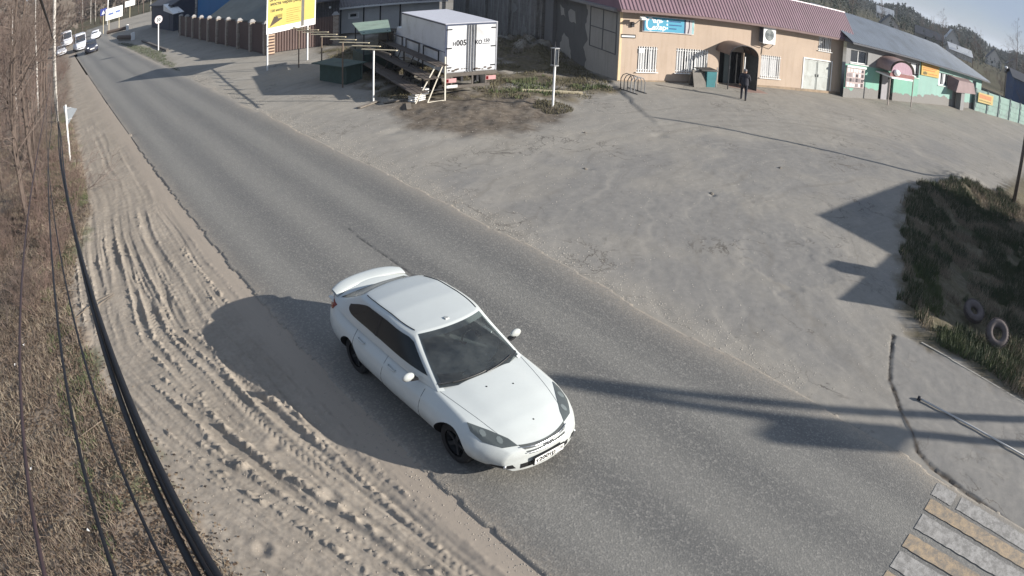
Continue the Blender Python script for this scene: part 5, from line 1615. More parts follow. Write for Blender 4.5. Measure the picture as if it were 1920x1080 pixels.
# ------------------------------------------------------------------ box truck
def box_truck():
    s = thing('box_truck', 'white box truck seen from behind beside the market shelves', 'truck', (16.82, 23.85, 0), R(-13.5))
    W = mat('truck_white', S(202, 204, 207), .4, .05, 1.5, .03, 20, 0, dirt=S(168, 168, 166))
    x1, y1, z0, z1 = 2.3, 5.8, 1.12, 3.3
    b = MB(); b.box(0, x1, 0, y1, z0, z1); b.build('cargo_box', W, s)
    b = MB(); b.box(-.02, x1 + .02, -.02, y1 + .02, z1, z1 + .03); b.build('roof_sheet', mat('truck_roof', S(188, 189, 196), .5, .06), s)
    edge = mat('truck_edge_dark', S(64, 72, 92), .5, .1)
    b = MB()
    b.box(-.012, 0, .02, y1, z0 + .92, z0 + .945); b.build('side_seam', edge, s)
    b = MB(); b.box(-.014, .03, -.015, y1, z1 - .06, z1 - .001); b.build('side_rail', edge, s)
    b = MB(); b.box(-.015, .055, -.03, -.0, z0, z1); b.build('corner_post', edge, s)
    b = MB(); b.box(x1 - .045, x1 + .012, -.03, -.0, z0, z1); b.build('corner_post', mat('truck_edge_pale', S(150, 152, 158), .5), s)
    b = MB(); b.box(.056, x1 - .046, -.03, 0, z1 - .07, z1); b.build('door_header', edge, s)
    for k in range(2):
        xa = .07 + k * 1.09; xb = xa + 1.06
        b = MB(); b.box(xa, xb, -.045, -.002, z0 + .04, z1 - .08); d = b.build('rear_door', W, s)
        for xx in ((xb - .16, xb - .05) if k == 0 else (xa + .05, xa + .16)):
            b = MB(); b.tube([(xx, -.075, z0 - .02), (xx, -.075, z1 - .04)], .017, 8); b.build('lock_bar', DARKMETAL, d)
        xh = xa if k == 0 else xb
        for zz in (z0 + .22, z0 + 1.08, z1 - .26):
            b = MB(); b.box(xh - (0.02 if k == 0 else .20), xh + (.20 if k == 0 else .02), -.064, -.046, zz, zz + .05); b.build('hinge', BLACK, d)
        b = MB()
        for q in range(7):
            xx = xa + .12 + q * .13 + rng.uniform(-.03, .03); b.ball((xx, -.05, z0 + .08 + rng.uniform(0, .08)), rng.uniform(.03, .07), 6, (1.3, .12, .7))
        b.build('dirt_splash', mat('mud_splash', S(84, 76, 70), .9), d, kind='stuff')
    rx = (R(90), 0, 0)
    lettering('Н', TEXTK, s, (.30, -.048, z0 + 1.20), rx, .24, .002, 'LEFT', .85)
    lettering('005', TEXTK, s, (.46, -.048, z0 + 1.20), rx, .36, .002, 'LEFT', .85)
    lettering('КО', TEXTK, s, (1.28, -.048, z0 + 1.22), rx, .25, .002, 'LEFT', .95)
    lettering('150', TEXTK, s, (1.66, -.048, z0 + 1.30), rx, .21, .002, 'LEFT', .95)
    b = MB(); b.box(1.63, 1.98, -.048, -.0455, z0 + 1.22, z0 + 1.245); b.build('underline', TEXTK, s)
    fr = mat('truck_frame', S(92, 86, 80), .7, .25, 3, .2)
    b = MB(); b.box(-.02, x1 + .02, -.10, .05, z0 - .16, z0 - .005); b.build('tail_sill', fr, s)
    for x in (.75, 1.45):
        b = MB(); b.box(x - .05, x + .05, -.05, y1 + .6, .72, z0 - .17); b.build('chassis_rail', DARKMETAL, s)
    b = MB(); b.box(.05, x1 - .35, -.18, -.10, .46, .58); b.build('bumper', fr, s)
    for x in (.22, 1.15, 1.75):
        b = MB(); b.box(x, x + .07, -.14, -.10, .58, z0 - .16); b.build('bumper_bracket', fr, s)
    for x in (.0, x1 - .52):
        b = MB(); b.box(x, x + .46, -.15, -.101, .72, .90); l = b.build('tail_light', mat('lamp_pinkish', S(196, 150, 150), .3, .1), s)
        b = MB(); b.box(x + .02, x + .12, -.155, -.1505, .74, .88); b.build('lamp_cell', REDLAMP, l)
    b = MB(); b.box(-.02, .50, -.19, -.181, .50, .62); b.build('number_plate', WHITE, s)
    for y in (1.3, 4.8):
        for x in (.12, 2.12):
            w = bpy.data.objects.new('wheel', None); COL.objects.link(w); w.parent = s; w.location = (x, y, .42); w.scale = (1.35, 1.29, 1.29); w.rotation_euler = (0, 0, math.pi if x < 1 else 0)
            link_mesh('tyre', TYRE_ME, w); link_mesh('rim', RIM_ME, w)
    # the cab, mostly hidden behind the box
    b = MB(); b.hexa([(.1, y1 + .12, .75), (2.2, y1 + .12, .75), (2.2, y1 + 1.9, .75), (.1, y1 + 1.9, .75), (.15, y1 + .12, 2.4), (2.15, y1 + .12, 2.4), (2.1, y1 + 1.3, 2.4), (.2, y1 + 1.3, 2.4)]); b.build('cab', W, s)
    for x in (.12, 2.12):
        w = bpy.data.objects.new('wheel', None); COL.objects.link(w); w.parent = s; w.location = (x, y1 + 1.0, .42); w.scale = (1.35, 1.29, 1.29)
        link_mesh('tyre', TYRE_ME, w); link_mesh('rim', RIM_ME, w)
box_truck()

# ------------------------------------------------------------------ the little market
BOARD_D = mat('dark_weathered_board', S(84, 76, 70), .85, .22, 4, .2, 30)
def market_shelves():
    """stepped display shelves on leaning trestles"""
    s = thing('market_shelves', 'long stepped wooden display shelves on leaning trestles beside the white truck', 'market stall', (16.42, 23.42, 0), R(-14))
    Ln = 8.4
    tiers = ((-.10, .50, 1.60), (-.54, .62, 1.08), (-1.04, .70, .56))
    for (xc, w, z) in tiers:
        n = 3
        for seg in range(3):
            ya = seg * Ln / 3; yb = ya + Ln / 3 - .03
            for k in range(n):
                x = xc - w / 2 + w * k / n
                dz = rng.uniform(-.008, .008)
                b = MB(); b.box(x + .01, x + w / n - .01, ya - (.22 if seg == 0 else 0) + rng.uniform(-.05, .05), yb, z + dz, z + dz + .035); b.build('plank', BOARD_D, s)
    pale = mat('pale_trestle_paint', S(206, 200, 186), .6, .1)
    for k, y in enumerate((.05, 2.8, 5.5, 8.3)):
        m = pale if k == 0 else DARKMETAL
        for (xa, xb) in ((-1.15, -.28), (-.62, .02)):
            b = MB(); b.bar((xa, y, 0), (xb, y, 1.60), .045); b.build('trestle_leg', m, s)
        b = MB(); b.bar((.14, y, -.02), (.12, y, 1.95 if k == 0 else 1.6), .055); b.build('trestle_leg', m, s)
        b = MB(); b.bar((-.62, y, .04), (.14, y, .06), .04); b.build('trestle_foot', m, s)
        for z, xa in ((.54, -1.30), (1.06, -.80)):
            b = MB(); b.bar((xa, y + .03, z), (.13, y + .03, z), .035); b.build('cross_rail', DARKMETAL, s)
    # rails standing up along the back
    for k in range(3):
        y = 1.0 + k * 2.5
        b = MB(); b.bar((.18, y, 1.60), (.18, y, 2.02), .05); b.bar((.18, y + 1.9, 1.60), (.18, y + 1.9, 2.02), .05); b.bar((.18, y - .03, 2.04), (.18, y + 1.93, 2.04), .05); b.build('back_rail', DARKMETAL, s)
market_shelves()

def rail_frame():
    s = thing('rail_frame', 'open frame of pale boards on thin white posts in front of the market stalls', 'frame', (0, 0, 0))
    posts = [(14.31, 25.37), (14.75, 29.1), (15.15, 32.3), (15.6, 36.4)]
    for (x, y) in posts:
        b = MB(); b.tube([(x, y, -.2), (x, y, 2.32)], .04, 8); b.build('post', WHITE if y < 26 else mat('brown_post', S(110, 96, 84), .8, .2), s)  # nearest post white, the ones behind it darker and brown
    b = MB(); b.bar((14.12, 23.7, 2.34), (15.75, 37.6, 2.34), .06); b.build('rail', mat('rail_dark', S(86, 78, 70), .8), s)
    n = 9
    for k in range(n):
        t = (k + .35) / n
        x = 14.18 + 1.5 * t; y = 24.3 + 12.8 * t
        dx, dy = .42, -.91
        l = .78 + rng.uniform(-.1, .15)
        b = MB(); b.bar((x - dx * l, y - dy * l, 2.40 + rng.uniform(-.01, .01)), (x + dx * l, y + dy * l, 2.40), .10, .03); b.build('cross_board', WOOD_L, s)
rail_frame()

GREENP = mat('dull_green_paint', S(72, 88, 82), .75, .2, 2, .1, dirt=S(62, 66, 64))
s = thing('market_table', 'dull green market counter with a flat overhanging top in the shade of the stalls', 'market table', (15.0, 29.5, 0), R(10))
b = MB(); b.box(-.10, 1.35, -.1, 2.6, .92, .97); b.build('table_top', GREENP, s)
b = MB(); b.box(.15, 1.15, .1, 2.2, .0, .92); b.build('counter', mat('counter_green', S(62, 80, 74), .8, .2), s)
for x in (.2, 1.15):
    b = MB(); b.box(x - .04, x + .04, .04, .098, 0, .92); b.build('corner_batten', GREENP, s)
s = thing('market_canopy', 'pale green sheet canopy over a market stall behind the shelves', 'canopy', (16.9, 31.0, 0), R(-14))
b = MB(); b.hexa([(-.2, -.3, 2.22), (1.3, -.4, 2.22), (2.2, 3.2, 2.42), (.2, 3.4, 2.42), (-.2, -.3, 2.26), (1.3, -.4, 2.26), (2.2, 3.2, 2.46), (.2, 3.4, 2.46)]); b.build('canopy_sheet', mat('pale_green_sheet', S(128, 146, 132), .7, .15, 2, .1, dirt=S(110, 116, 108)), s)
for p in ((0, 0), (1.2, -.1), (1.9, 2.9), (.3, 3.0)):
    b = MB(); b.tube([(p[0], p[1], 0), (p[0], p[1], 2.3)], .035, 6); b.build('post', DARKMETAL, s)
b = MB(); b.box(.1, 1.7, .4, 2.7, 0, 1.0); b.build('counter', mat('canopy_counter', S(58, 72, 68), .8, .2), s)
b = MB(); b.box(1.55, 1.6, .1, 2.8, 0, 2.2); b.build('back_board', mat('back_board_dark', S(60, 62, 66), .8, .2), s)
# crates by the trestle foot
for k, (x, y, z, r, lb) in enumerate(((15.45, 23.95, 0.02, 12, 'white slatted crate on the ground at the foot of the market trestle'), (15.5, 24.0, .30, -6, 'white slatted crate stacked on another beside the market trestle'))):
    s = thing('crate', lb, 'crate', (x, y, z), R(r), 'crates by the trestle')
    for zz in (.02, .11, .20):
        for sd in ((0, .62, 0, .02), (0, .62, .38, .40), (0, .02, .02, .38), (.60, .62, .02, .38)):
            b = MB(); b.box(sd[0], sd[1], sd[2], sd[3], zz, zz + .055); b.build('slat', WHITE, s)
    b = MB(); b.box(.02, .60, .02, .38, .0, .02); b.build('base', WOOD_G, s)
for (x, y, a, l, lb) in ((13.9, 25.0, 20, 1.3, 'flat grey board lying on the ground left of the white crates'), (14.9, 24.7, -10, .9, 'short grey board lying between the post and the crates'), (14.9, 23.55, 60, 1.0, 'grey board lying in front of the white crates')):
    s = tag(None or bpy.data.objects.new('loose_board', None), lb, 'board', 'boards lying by the stalls'); COL.objects.link(s); s.location = (x, y, .06); s.rotation_euler = (0, 0, R(a))
    b = MB(); b.box(-l / 2, l / 2, -.10, .10, 0, .03); b.build('plank', WOOD_G, s)
# edging timber half sunk in the waste ground
s = thing('timber_edging', 'long pale timber lying along the weedy edge right of the truck', 'timber', (20.2, 22.9, .06), R(-40))
b = MB(); b.box(0, 2.6, -.07, .07, -.03, .10); b.build('timber', WOOD_L, s)

# ------------------------------------------------------------------ posts, poles, wires
def lamp_post():
    s = thing('lantern_post', 'slim white post with a lantern box standing alone in front of the shop', 'lamp post', (19.28, 20.02, 0))
    b = MB(); b.tube([(0, 0, -.3), (0.02, 0, 1.85)], .045, 8); b.build('post', WHITE, s)
    b = MB()
    for dx in (-.09, .09):
        for dy in (-.09, .09): b.bar((dx, dy, 1.85), (dx * 1.1, dy * 1.1, 2.55), .02)
    b.build('lantern_frame', STEEL, s)
    b = MB(); b.box(-.12, .12, -.12, .12, 1.83, 1.87); b.build('lantern_base', STEEL, s); b = MB(); b.box(-.13, .13, -.13, .13, 2.56, 2.60); b.build('lantern_top', STEEL, s)
    b = MB(); b.box(-.075, .075, -.075, .075, 1.9, 2.5); b.build('lantern_glass', GLASS, s)
    b = MB(); b.tube([(0, 0, 2.6), (.0, 0, 2.85)], .02, 6); b.build('finial', DARKMETAL, s)
lamp_post()

def speed_sign():
    s = thing('speed_limit_sign', 'round white speed limit sign on a white post at the far right roadside', 'road sign', (11.84, 62.2, 0), 0)
    b = MB(); b.tube([(0, 0, -.2), (0, 0, 3.3)], .06, 8); b.build('post', WHITE, s)
    z = 3.05; r = .40
    d = thing('disc', None, None); d.parent = s; d.location = (0, -.08, z); d.rotation_euler = (0, 0, R(-8))
    b = MB(); b.lathe([(.001, .02), (r, .02), (r, -.02), (.001, -.02)], 36, 'y'); b.build('plate', mat('sign_white', S(222, 222, 224), .5, .03), d)
    b = MB(); b.lathe([(r - .075, -.024), (r - .01, -.024)], 36, 'y'); b.build('rim', mat('sign_faded_rim', S(196, 180, 182), .5), d)
    lettering('20', TEXTK, d, (0, -.03, -.16), (R(90), 0, 0), .46, .003, 'CENTER', .95)
speed_sign()

def back_sign():
    s = thing('road_sign', 'back of a grey triangular road sign on a white post at the left verge', 'road sign', (.80, 29.5, -.1), R(10))
    b = MB(); b.tube([(0, 0, -.2), (0, 0, 2.72)], .05, 8); b.build('post', WHITE, s)
    b = MB(); b.prism([(-.12, 2.7), (.02, 1.75), (.62, 2.35)], .02, .05)
    b.build('plate', mat('sign_back_grey', S(112, 118, 124), .5, .1), s)
    for z in (2.0, 2.5):
        b = MB(); b.box(-.05, .3, -.01, .019, z, z + .04); b.build('clamp', STEEL, s)
back_sign()

def utility_pole(name, label, x, y, h, r=.13, lean=(0, 0), m=None, arm=True):
    s = thing(name, label, 'utility pole', (x, y, 0))
    b = MB(); b.tube([(0, 0, -.6), (lean[0] * .5, lean[1] * .5, h / 2), (lean[0], lean[1], h)], [r * 1.15, r, r * .75], 10); b.build('pole', m or CONCRETE, s, True)
    if arm:
        b = MB(); b.bar((lean[0] - .8, lean[1], h - .5), (lean[0] + .8, lean[1], h - .5), .09); b.build('cross_arm', DARKMETAL, s)
        for dx in (-.7, -.25, .25, .7):
            b = MB(); b.lathe([(.001, 0), (.045, .0), (.05, .06), (.03, .09), (.04, .13), (.001, .15)], 8, 'z', (lean[0] + dx, lean[1], h - .45)); b.build('insulator', WHITE, s, True)
    return s
POLEW = mat('old_pole_wood', S(104, 94, 86), .9, .25, 3, .25)
POLEC = m_bark('dappled_shade_pole', S(186, 182, 176), S(150, 146, 140), S(86, 80, 74))  # dark marks put tree-shadow dapple into the pale concrete colour
utility_pole('utility_pole', 'tall pale concrete pole at the left verge where the black cables end', .42, 41.0, 9.6, .13, (.05, 0), POLEC)
utility_pole('utility_pole', 'dark wooden pole on the weedy corner at the right edge', 33.1, 2.1, 6.9, .11, (.12, -.1), POLEW, False)
utility_pole('utility_pole', 'pole that carries the near ends of the black cables', -.1, -.75, 9.2, .15, (0, 0), POLEC)
# braced double pole out of frame on the right, whose shadow crosses the road
def braced_pole():
    s = thing('braced_pole', 'two legged braced pole with a steel cabinet at the right of the crossing', 'utility pole', (20.7, -11.75, 0))
    b = MB(); b.tube([(.65, .5, -.4), (.05, .03, 8.5)], [.16, .12], 10); b.build('pole', POLEW, s)
    b = MB(); b.tube([(-.9, -.65, -.4), (-.05, -.03, 8.5)], [.16, .12], 10); b.build('brace', POLEW, s)
    b = MB(); b.box(-.85, -.05, -.45, -.1, 6.05, 7.05); b.build('cabinet', STEEL, s)
braced_pole()

CABLE = mat('black_cable', S(26, 26, 30), .55, .2, 20, .1)
CABLE2 = mat('brown_cable', S(58, 46, 48), .6, .2, 20, .1)
def cable(label, fn, r, m, y0=-.7, y1=41.0, n=70):
    pts = []
    for i in range(n + 1):
        t = (i / n) ** 1.8
        y = y0 + (y1 - y0) * t
        pts.append(fn(y))
    b = MB(); b.tube(pts, r, 8)
    o = b.build('cable', m, None, True)
    tag(o, label, 'cable', 'overhead cables along the verge')
def sag(a, bcoef, zend, Y=41.0):
    """drop below the camera's height: a at the near pole, zend at the far one"""
    c = (zend - 7.1 + a + bcoef * Y) / Y ** 2
    return lambda y: 7.1 - a - bcoef * y + c * y * y
z1 = sag(.50, .14, 5.2)
for k, (dx, dz, r) in enumerate(((0.0, 0, .0058), (.0105, -.006, .0055), (.020, .011, .0052))):
    cable(('thickest black cable of the close bundle', 'middle black cable of the close bundle', 'right hand black cable of the close bundle')[k] + ' sagging along the left verge',
          lambda y, dx=dx, dz=dz: (.004 + .0098 * y + dx * (1 - y / 60) + .010 * math.sin(y * .9 + dx * 90), y, z1(y) + dz), r, CABLE)
z2 = sag(.52, .12, 5.0)
cable('thin black cable left of the bundle, second from the left', lambda y: (-.105 + .0125 * y + .01 * math.sin(y), y, z2(y)), .0036, CABLE)
z3 = sag(.56, .10, 4.9)
cable('thin brown cable farthest left along the verge', lambda y: (-.225 + .0155 * y, y, z3(y)), .0045, CABLE2)
z4 = sag(.49, .15, 5.1)
cable('thinnest black cable just left of the thick bundle', lambda y: (-.012 - .014 * y + .00055 * y * y, y, z4(y)), .0028, CABLE)
b = MB(); b.tube([(-.5, -.6, 8.8), (-.38, 3, 8.2), (-.28, 7, 7.72), (-.16, 12, 7.36), (.05, 22, 6.62), (.25, 32, 5.75), (.42, 40.9, 5.2)], .032, 8)
tag(b.build('cable', CABLE, None, True), 'thick black cable rising to the top left corner from the pale pole', 'cable', 'overhead cables along the verge')

# ------------------------------------------------------------------ person by the shop door
def skin_body(V, rad, E, root):
    names = list(V)
    me = bpy.data.meshes.new('body_cage')
    me.from_pydata([V[n] for n in names], [(names.index(a), names.index(c)) for a, c in E], [])
    o = bpy.data.objects.new('cage', me); COL.objects.link(o)
    o.modifiers.new('skin', 'SKIN'); sb = o.modifiers.new('sub', 'SUBSURF'); sb.levels = 1; sb.render_levels = 1
    sk = me.skin_vertices[0].data
    for i, n in enumerate(names):
        k = n if n in rad else n[:-1] + 'L'
        sk[i].radius = rad[k]; sk[i].use_root = (n == root)
    dg = bpy.context.evaluated_depsgraph_get()
    body = bpy.data.meshes.new_from_object(o.evaluated_get(dg)); bpy.data.objects.remove(o)
    return body

def person():
    s = thing('person', 'person in dark clothes walking across the forecourt in front of the shop entrance', 'person', (29.94, 17.64, .03), R(120)); s.scale = (1.14, 1.14, 1.0)
    H = 1.66
    V = {'pel': (0, 0, .93), 'wst': (0, .01, 1.08), 'chs': (0, .02, 1.30), 'nck': (0, .015, 1.44), 'hd0': (0, -.005, 1.52), 'hd1': (0, -.01, 1.62),
         'shL': (.18, .02, 1.38), 'elL': (.23, .08, 1.12), 'wrL': (.20, -.02, .90), 'haL': (.195, -.05, .82),
         'shR': (-.18, .02, 1.38), 'elR': (-.24, -.02, 1.12), 'wrR': (-.16, -.20, 1.02), 'haR': (-.12, -.26, 1.03),
         'hpL': (.09, 0, .88), 'knL': (.10, -.14, .50), 'anL': (.10, -.02, .09), 'toL': (.11, -.17, .04),
         'hpR': (-.09, 0, .88), 'knR': (-.10, .02, .49), 'anR': (-.10, .24, .13), 'toR': (-.11, .10, .03)}
    rad = {'pel': (.15, .12), 'wst': (.135, .105), 'chs': (.165, .12), 'nck': (.055, .055), 'hd0': (.078, .09), 'hd1': (.075, .09),
           'shL': (.075, .07), 'elL': (.052, .052), 'wrL': (.038, .036), 'haL': (.04, .03), 'hpL': (.095, .095), 'knL': (.066, .066), 'anL': (.045, .045), 'toL': (.04, .03)}
    E = [('pel', 'wst'), ('wst', 'chs'), ('chs', 'nck'), ('nck', 'hd0'), ('hd0', 'hd1')]
    for q in 'LR': E += [('chs', 'sh' + q), ('sh' + q, 'el' + q), ('el' + q, 'wr' + q), ('wr' + q, 'ha' + q), ('pel', 'hp' + q), ('hp' + q, 'kn' + q), ('kn' + q, 'an' + q), ('an' + q, 'to' + q)]
    # five fingers on each hand
    for q, hx, dirn in (('L', V['haL'], Vector((0, -.03, -.06))), ('R', V['haR'], Vector((.03, -.06, .01)))):
        for k in range(5):
            nm = 'f%d%s' % (k, q)
            off = Vector(((k - 2) * .013, (k - 2) * .004, 0))
            V[nm] = tuple(Vector(hx) + dirn * (1.0 if k in (1, 2, 3) else .7) + off * 1.6)
            rad[nm] = (.008, .008); E.append(('ha' + q, nm))
    body = skin_body(V, rad, E, 'pel')
    skin = mat('skin', S(176, 138, 118), .6, .05); jk = mat('dark_jacket', S(40, 40, 50), .8, .2); tr = mat('dark_trousers', S(34, 36, 46), .85, .2); sh = mat('dark_shoes', S(30, 28, 30), .7)
    body.materials.clear()
    for m in (skin, jk, tr, sh): body.materials.append(m)
    for p in body.polygons:
        c = p.center; p.use_smooth = True
        hand = any((c - Vector(V['ha' + q])).length < .10 for q in 'LR')
        p.material_index = 0 if (c.z > 1.45 or hand) else (3 if c.z < .10 or (c.y > .12 and c.z < .16) else (2 if c.z < .92 and abs(c.x) < .17 else 1))
    link_mesh('body', body, s)
    b = MB(); b.ball((0, .012, 1.615), .088, 12, (.95, 1.05, .9)); b.build('hair', mat('grey_hair', S(120, 116, 118), .8), s, True)
    for sx in (-.028, .028):
        b = MB(); b.ball((sx, -.094, 1.565), .009, 6); b.build('eye', BLACK, s)
    b = MB(); b.ball((0, -.105, 1.54), .014, 6, (.8, 1, 1.3)); b.build('nose', skin, s, True)
    b = MB(); b.box(-.022, .022, -.101, -.09, 1.503, 1.509); b.build('mouth', mat('lips', S(140, 90, 84), .6), s)
    for sx in (-.082, .082):
        b = MB(); b.ball((sx, .0, 1.55), .022, 6, (.4, .8, 1.2)); b.build('ear', skin, s, True)
    b = MB(); b.grid(lambda u, v: ((.175 + .02 * v) * math.cos(2 * math.pi * u), (.135 + .025 * v) * math.sin(2 * math.pi * u) + .01, 1.22 - .36 * v), 24, 4); b.build('jacket_skirt', jk, s, True)
person()

def driver():
    s = thing('person', 'driver in a grey shirt dimly seen behind the windscreen of the white car', 'person', (5.45, 5.35, .04))
    x = .37; dy = .0
    V = {'pel': (x, 2.62, .62), 'wst': (x, 2.66, .80), 'chs': (x, 2.70, 1.00), 'nck': (x, 2.68, 1.13), 'hd0': (x, 2.645, 1.20), 'hd1': (x, 2.64, 1.285),
         'shL': (x + .19, 2.68, 1.05), 'elL': (x + .25, 2.46, .88), 'wrL': (x + .17, 2.24, .96), 'haL': (x + .165, 2.17, .99),
         'shR': (x - .19, 2.68, 1.05), 'elR': (x - .25, 2.46, .88), 'wrR': (x - .17, 2.24, .96), 'haR': (x - .165, 2.17, .99),
         'hpL': (x + .10, 2.58, .58), 'knL': (x + .13, 2.18, .66), 'anL': (x + .12, 1.92, .50), 'hpR': (x - .10, 2.58, .58), 'knR': (x - .13, 2.18, .66), 'anR': (x - .12, 1.92, .50)}
    rad = {'pel': (.15, .12), 'wst': (.14, .11), 'chs': (.17, .12), 'nck': (.055, .055), 'hd0': (.075, .085), 'hd1': (.072, .085), 'shL': (.075, .07), 'elL': (.05, .05), 'wrL': (.034, .034), 'haL': (.036, .028), 'hpL': (.09, .09), 'knL': (.065, .065), 'anL': (.05, .05)}
    E = [('pel', 'wst'), ('wst', 'chs'), ('chs', 'nck'), ('nck', 'hd0'), ('hd0', 'hd1')]
    for q in 'LR':
        E += [('chs', 'sh' + q), ('sh' + q, 'el' + q), ('el' + q, 'wr' + q), ('wr' + q, 'ha' + q), ('pel', 'hp' + q), ('hp' + q, 'kn' + q), ('kn' + q, 'an' + q)]
        for k in range(5):
            nm = 'f%d%s' % (k, q); h = V['ha' + q]
            V[nm] = (h[0] + (-.03 if q == 'L' else .03) * (.6 if k else 1.2), h[1] - .045, h[2] + .03 - k * .014); rad[nm] = (.008, .008); E.append(('ha' + q, nm))
    body = skin_body(V, rad, E, 'pel')
    skin = mat('skin', S(176, 138, 118), .6, .05); shirt = mat('grey_shirt', S(128, 132, 134), .85, .12); tr = mat('dark_trousers', S(34, 36, 46), .85, .2)
    body.materials.clear()
    for m in (skin, shirt, tr): body.materials.append(m)
    for p in body.polygons:
        c = p.center; p.use_smooth = True
        p.material_index = 0 if (c.z > 1.14 or (c.y < 2.34 and c.z > .85)) else (2 if c.z < .72 else 1)
    link_mesh('body', body, s)
    b = MB(); b.ball((x, 2.665, 1.30), .088, 12, (.95, 1.0, .85)); b.build('hair', mat('dark_hair', S(52, 44, 40), .8), s, True)
    b = MB(); b.ball((x, 2.545, 1.225), .014, 6, (.8, 1, 1.3)); b.build('nose', skin, s, True)
    for sx in (-.028, .028):
        b = MB(); b.ball((x + sx, 2.558, 1.25), .009, 6); b.build('eye', BLACK, s)
driver()

# ------------------------------------------------------------------ tyres and litter on the right bank
def old_tyre(x, y, z, tilt, rot, lb, m, k=1.0):
    s = thing('old_tyre', lb, 'tyre', (x, y, z), R(rot), 'old tyres dumped on the bank')
    b = MB(); r = .40 * k
    prof = []
    for i in range(15):
        t = 2 * math.pi * i / 14
        prof.append((r - .11 + .12 * math.cos(t), .11 * math.sin(t)))
    b.lathe(prof, 34, 'z'); t = b.build('tyre', m, s, True); t.rotation_euler = (R(tilt), 0, 0)
    b = MB()
    for i in range(34):
        a = 2 * math.pi * i / 34; ca, sa = math.cos(a), math.sin(a); rr = r + .012
        b.hexa([(rr * ca - .02 * sa + dx * ca, rr * sa + .02 * ca + dx * sa, z2) if q else (rr * ca + .02 * sa + dx * ca, rr * sa - .02 * ca + dx * sa, z2) for z2 in (-.08, .08) for (q, dx) in ((0, -.02), (1, -.02), (1, .005), (0, .005))])
    tr = b.build('tread_blocks', m, t, kind='stuff')
TYM = mat('dusty_tyre', S(92, 84, 82), .9, .25, 6, .3)
old_tyre(16.6, .45, .20, 42, -70, 'dusty old tyre lying tilted at the sunlit edge of the bank', TYM)
old_tyre(17.6, 1.5, .02, 24, -60, 'old tyre lying flatter in the shade of the bank', TYM, .9)
s = thing('steel_pipe', 'long pale steel pipe lying on the tarmac apron by the crossing', 'pipe', (12.0, 1.58, .068), 0)
b = MB(); b.tube([(0, 0, 0), (.09, -1.5, .0), (.24, -4.6, .0)], .021, 10); b.build('pipe', mat('pale_pipe', S(186, 184, 180), .6, .1), s, True)
b = MB(); b.tube([(-.002, .03, 0), (.004, -.06, 0)], .045, 10); b.build('pipe_end_shade', DARKMETAL, s, True)  # dark sleeve added in place of the shadow at the pipe's end

# stones and clods lying about the junction
STONE = mat('dusty_stone', S(112, 106, 98), .95, .15, 8, .3)
def stone_mesh(seed, r):
    rr = random.Random(seed); b = MB(); b.ball((0, 0, 0), 1, 6)
    b.v = [(x * r * (1 + rr.uniform(-.25, .25)), y * r * (1 + rr.uniform(-.25, .25)), z * r * .6 * (1 + rr.uniform(-.25, .25))) for x, y, z in b.v]
    return b.mesh('stone', STONE)
STN = [stone_mesh(k, 1) for k in range(5)]
for k, (x, y, r, lb) in enumerate(((15.1, 14.15, .10, 'clod lying on the junction straight out from the road edge'), (16.9, 10.7, .13, 'lone stone near the middle of the junction'), (21.7, 10.9, .12, 'stone beside the shadow line on the junction'), (17.9, 16.9, .12, 'stone in front of the lantern post'))):
    o = link_mesh('stone', STN[k], None); o.location = (x, y, r * .15); o.scale = (r * .62, r * .62, r * .62); o.rotation_euler = (0, 0, k); tag(o, lb, 'stone', 'stones lying on the junction')

# ------------------------------------------------------------------ trees and bushes
BARK = m_bark('grey_brown_bark', S(96, 84, 76), S(72, 62, 56))
TWIG = m_bark('twig_brown', S(106, 94, 86), S(82, 70, 64))
TWIGR = m_bark('twig_reddish', S(110, 92, 84), S(86, 70, 64))
BIRCH = m_bark('birch_bark', S(196, 192, 186), S(166, 162, 156), S(52, 48, 46))

def branch_tree(seed, h, r0, spread=.5, levels=3, first=.22, n1=14, bend=.05, twig_n=5, droop=0.0):
    rr = random.Random(seed)
    trunk, crown = MB(), MB()
    pts = [Vector((0, 0, -.3))]; n = 9
    for k in range(1, n + 1):
        t = k / n
        p = Vector((pts[-1].x + rr.uniform(-bend, bend) * h / n * 2, pts[-1].y + rr.uniform(-bend, bend) * h / n * 2, h * t))
        pts.append(p)
    rad = [r0 * (1 - .9 * (k / n) ** 1.1) for k in range(n + 1)]
    trunk.tube(pts, rad, 7)
    def at(t):
        x = t * n; i = min(n - 1, int(x)); return pts[i].lerp(pts[i + 1], x - i), r0 * (1 - .9 * t ** 1.1)
    def grow(p, d, l, r, lev):
        q = [p]; m = 4 if lev < 2 else 3
        for k in range(m):
            d = (d + Vector((rr.uniform(-.22, .22), rr.uniform(-.22, .22), rr.uniform(-.10, .22) - droop))).normalized()
            q.append(q[-1] + d * (l / m))
        crown.tube(q, [max(.0035, r * (1 - .75 * k / m)) for k in range(m + 1)], 3 if lev else 5, False)
        if lev >= levels - 1: return
        for k in range(twig_n if lev == 0 else twig_n - 1):
            t = rr.uniform(.25, 1.0); i = min(m - 1, int(t * m)); b = q[i].lerp(q[i + 1], t * m - i)
            a = rr.uniform(0, 6.283); s = d.cross(Vector((math.cos(a), math.sin(a), .3))).normalized()
            grow(b, (d * .75 + s * .7).normalized(), l * rr.uniform(.35, .6), r * .45, lev + 1)
    for k in range(n1):
        t = first + (1 - first) * (k + rr.random()) / n1
        p, r = at(min(.99, t))
        a = rr.uniform(0, 6.283)
        d = Vector((math.cos(a), math.sin(a), rr.uniform(.35, 1.1))).normalized()
        grow(p, d, h * spread * (1.05 - t) * rr.uniform(.6, 1.1) + .25, max(.008, r * .42), 0)
    return trunk, crown

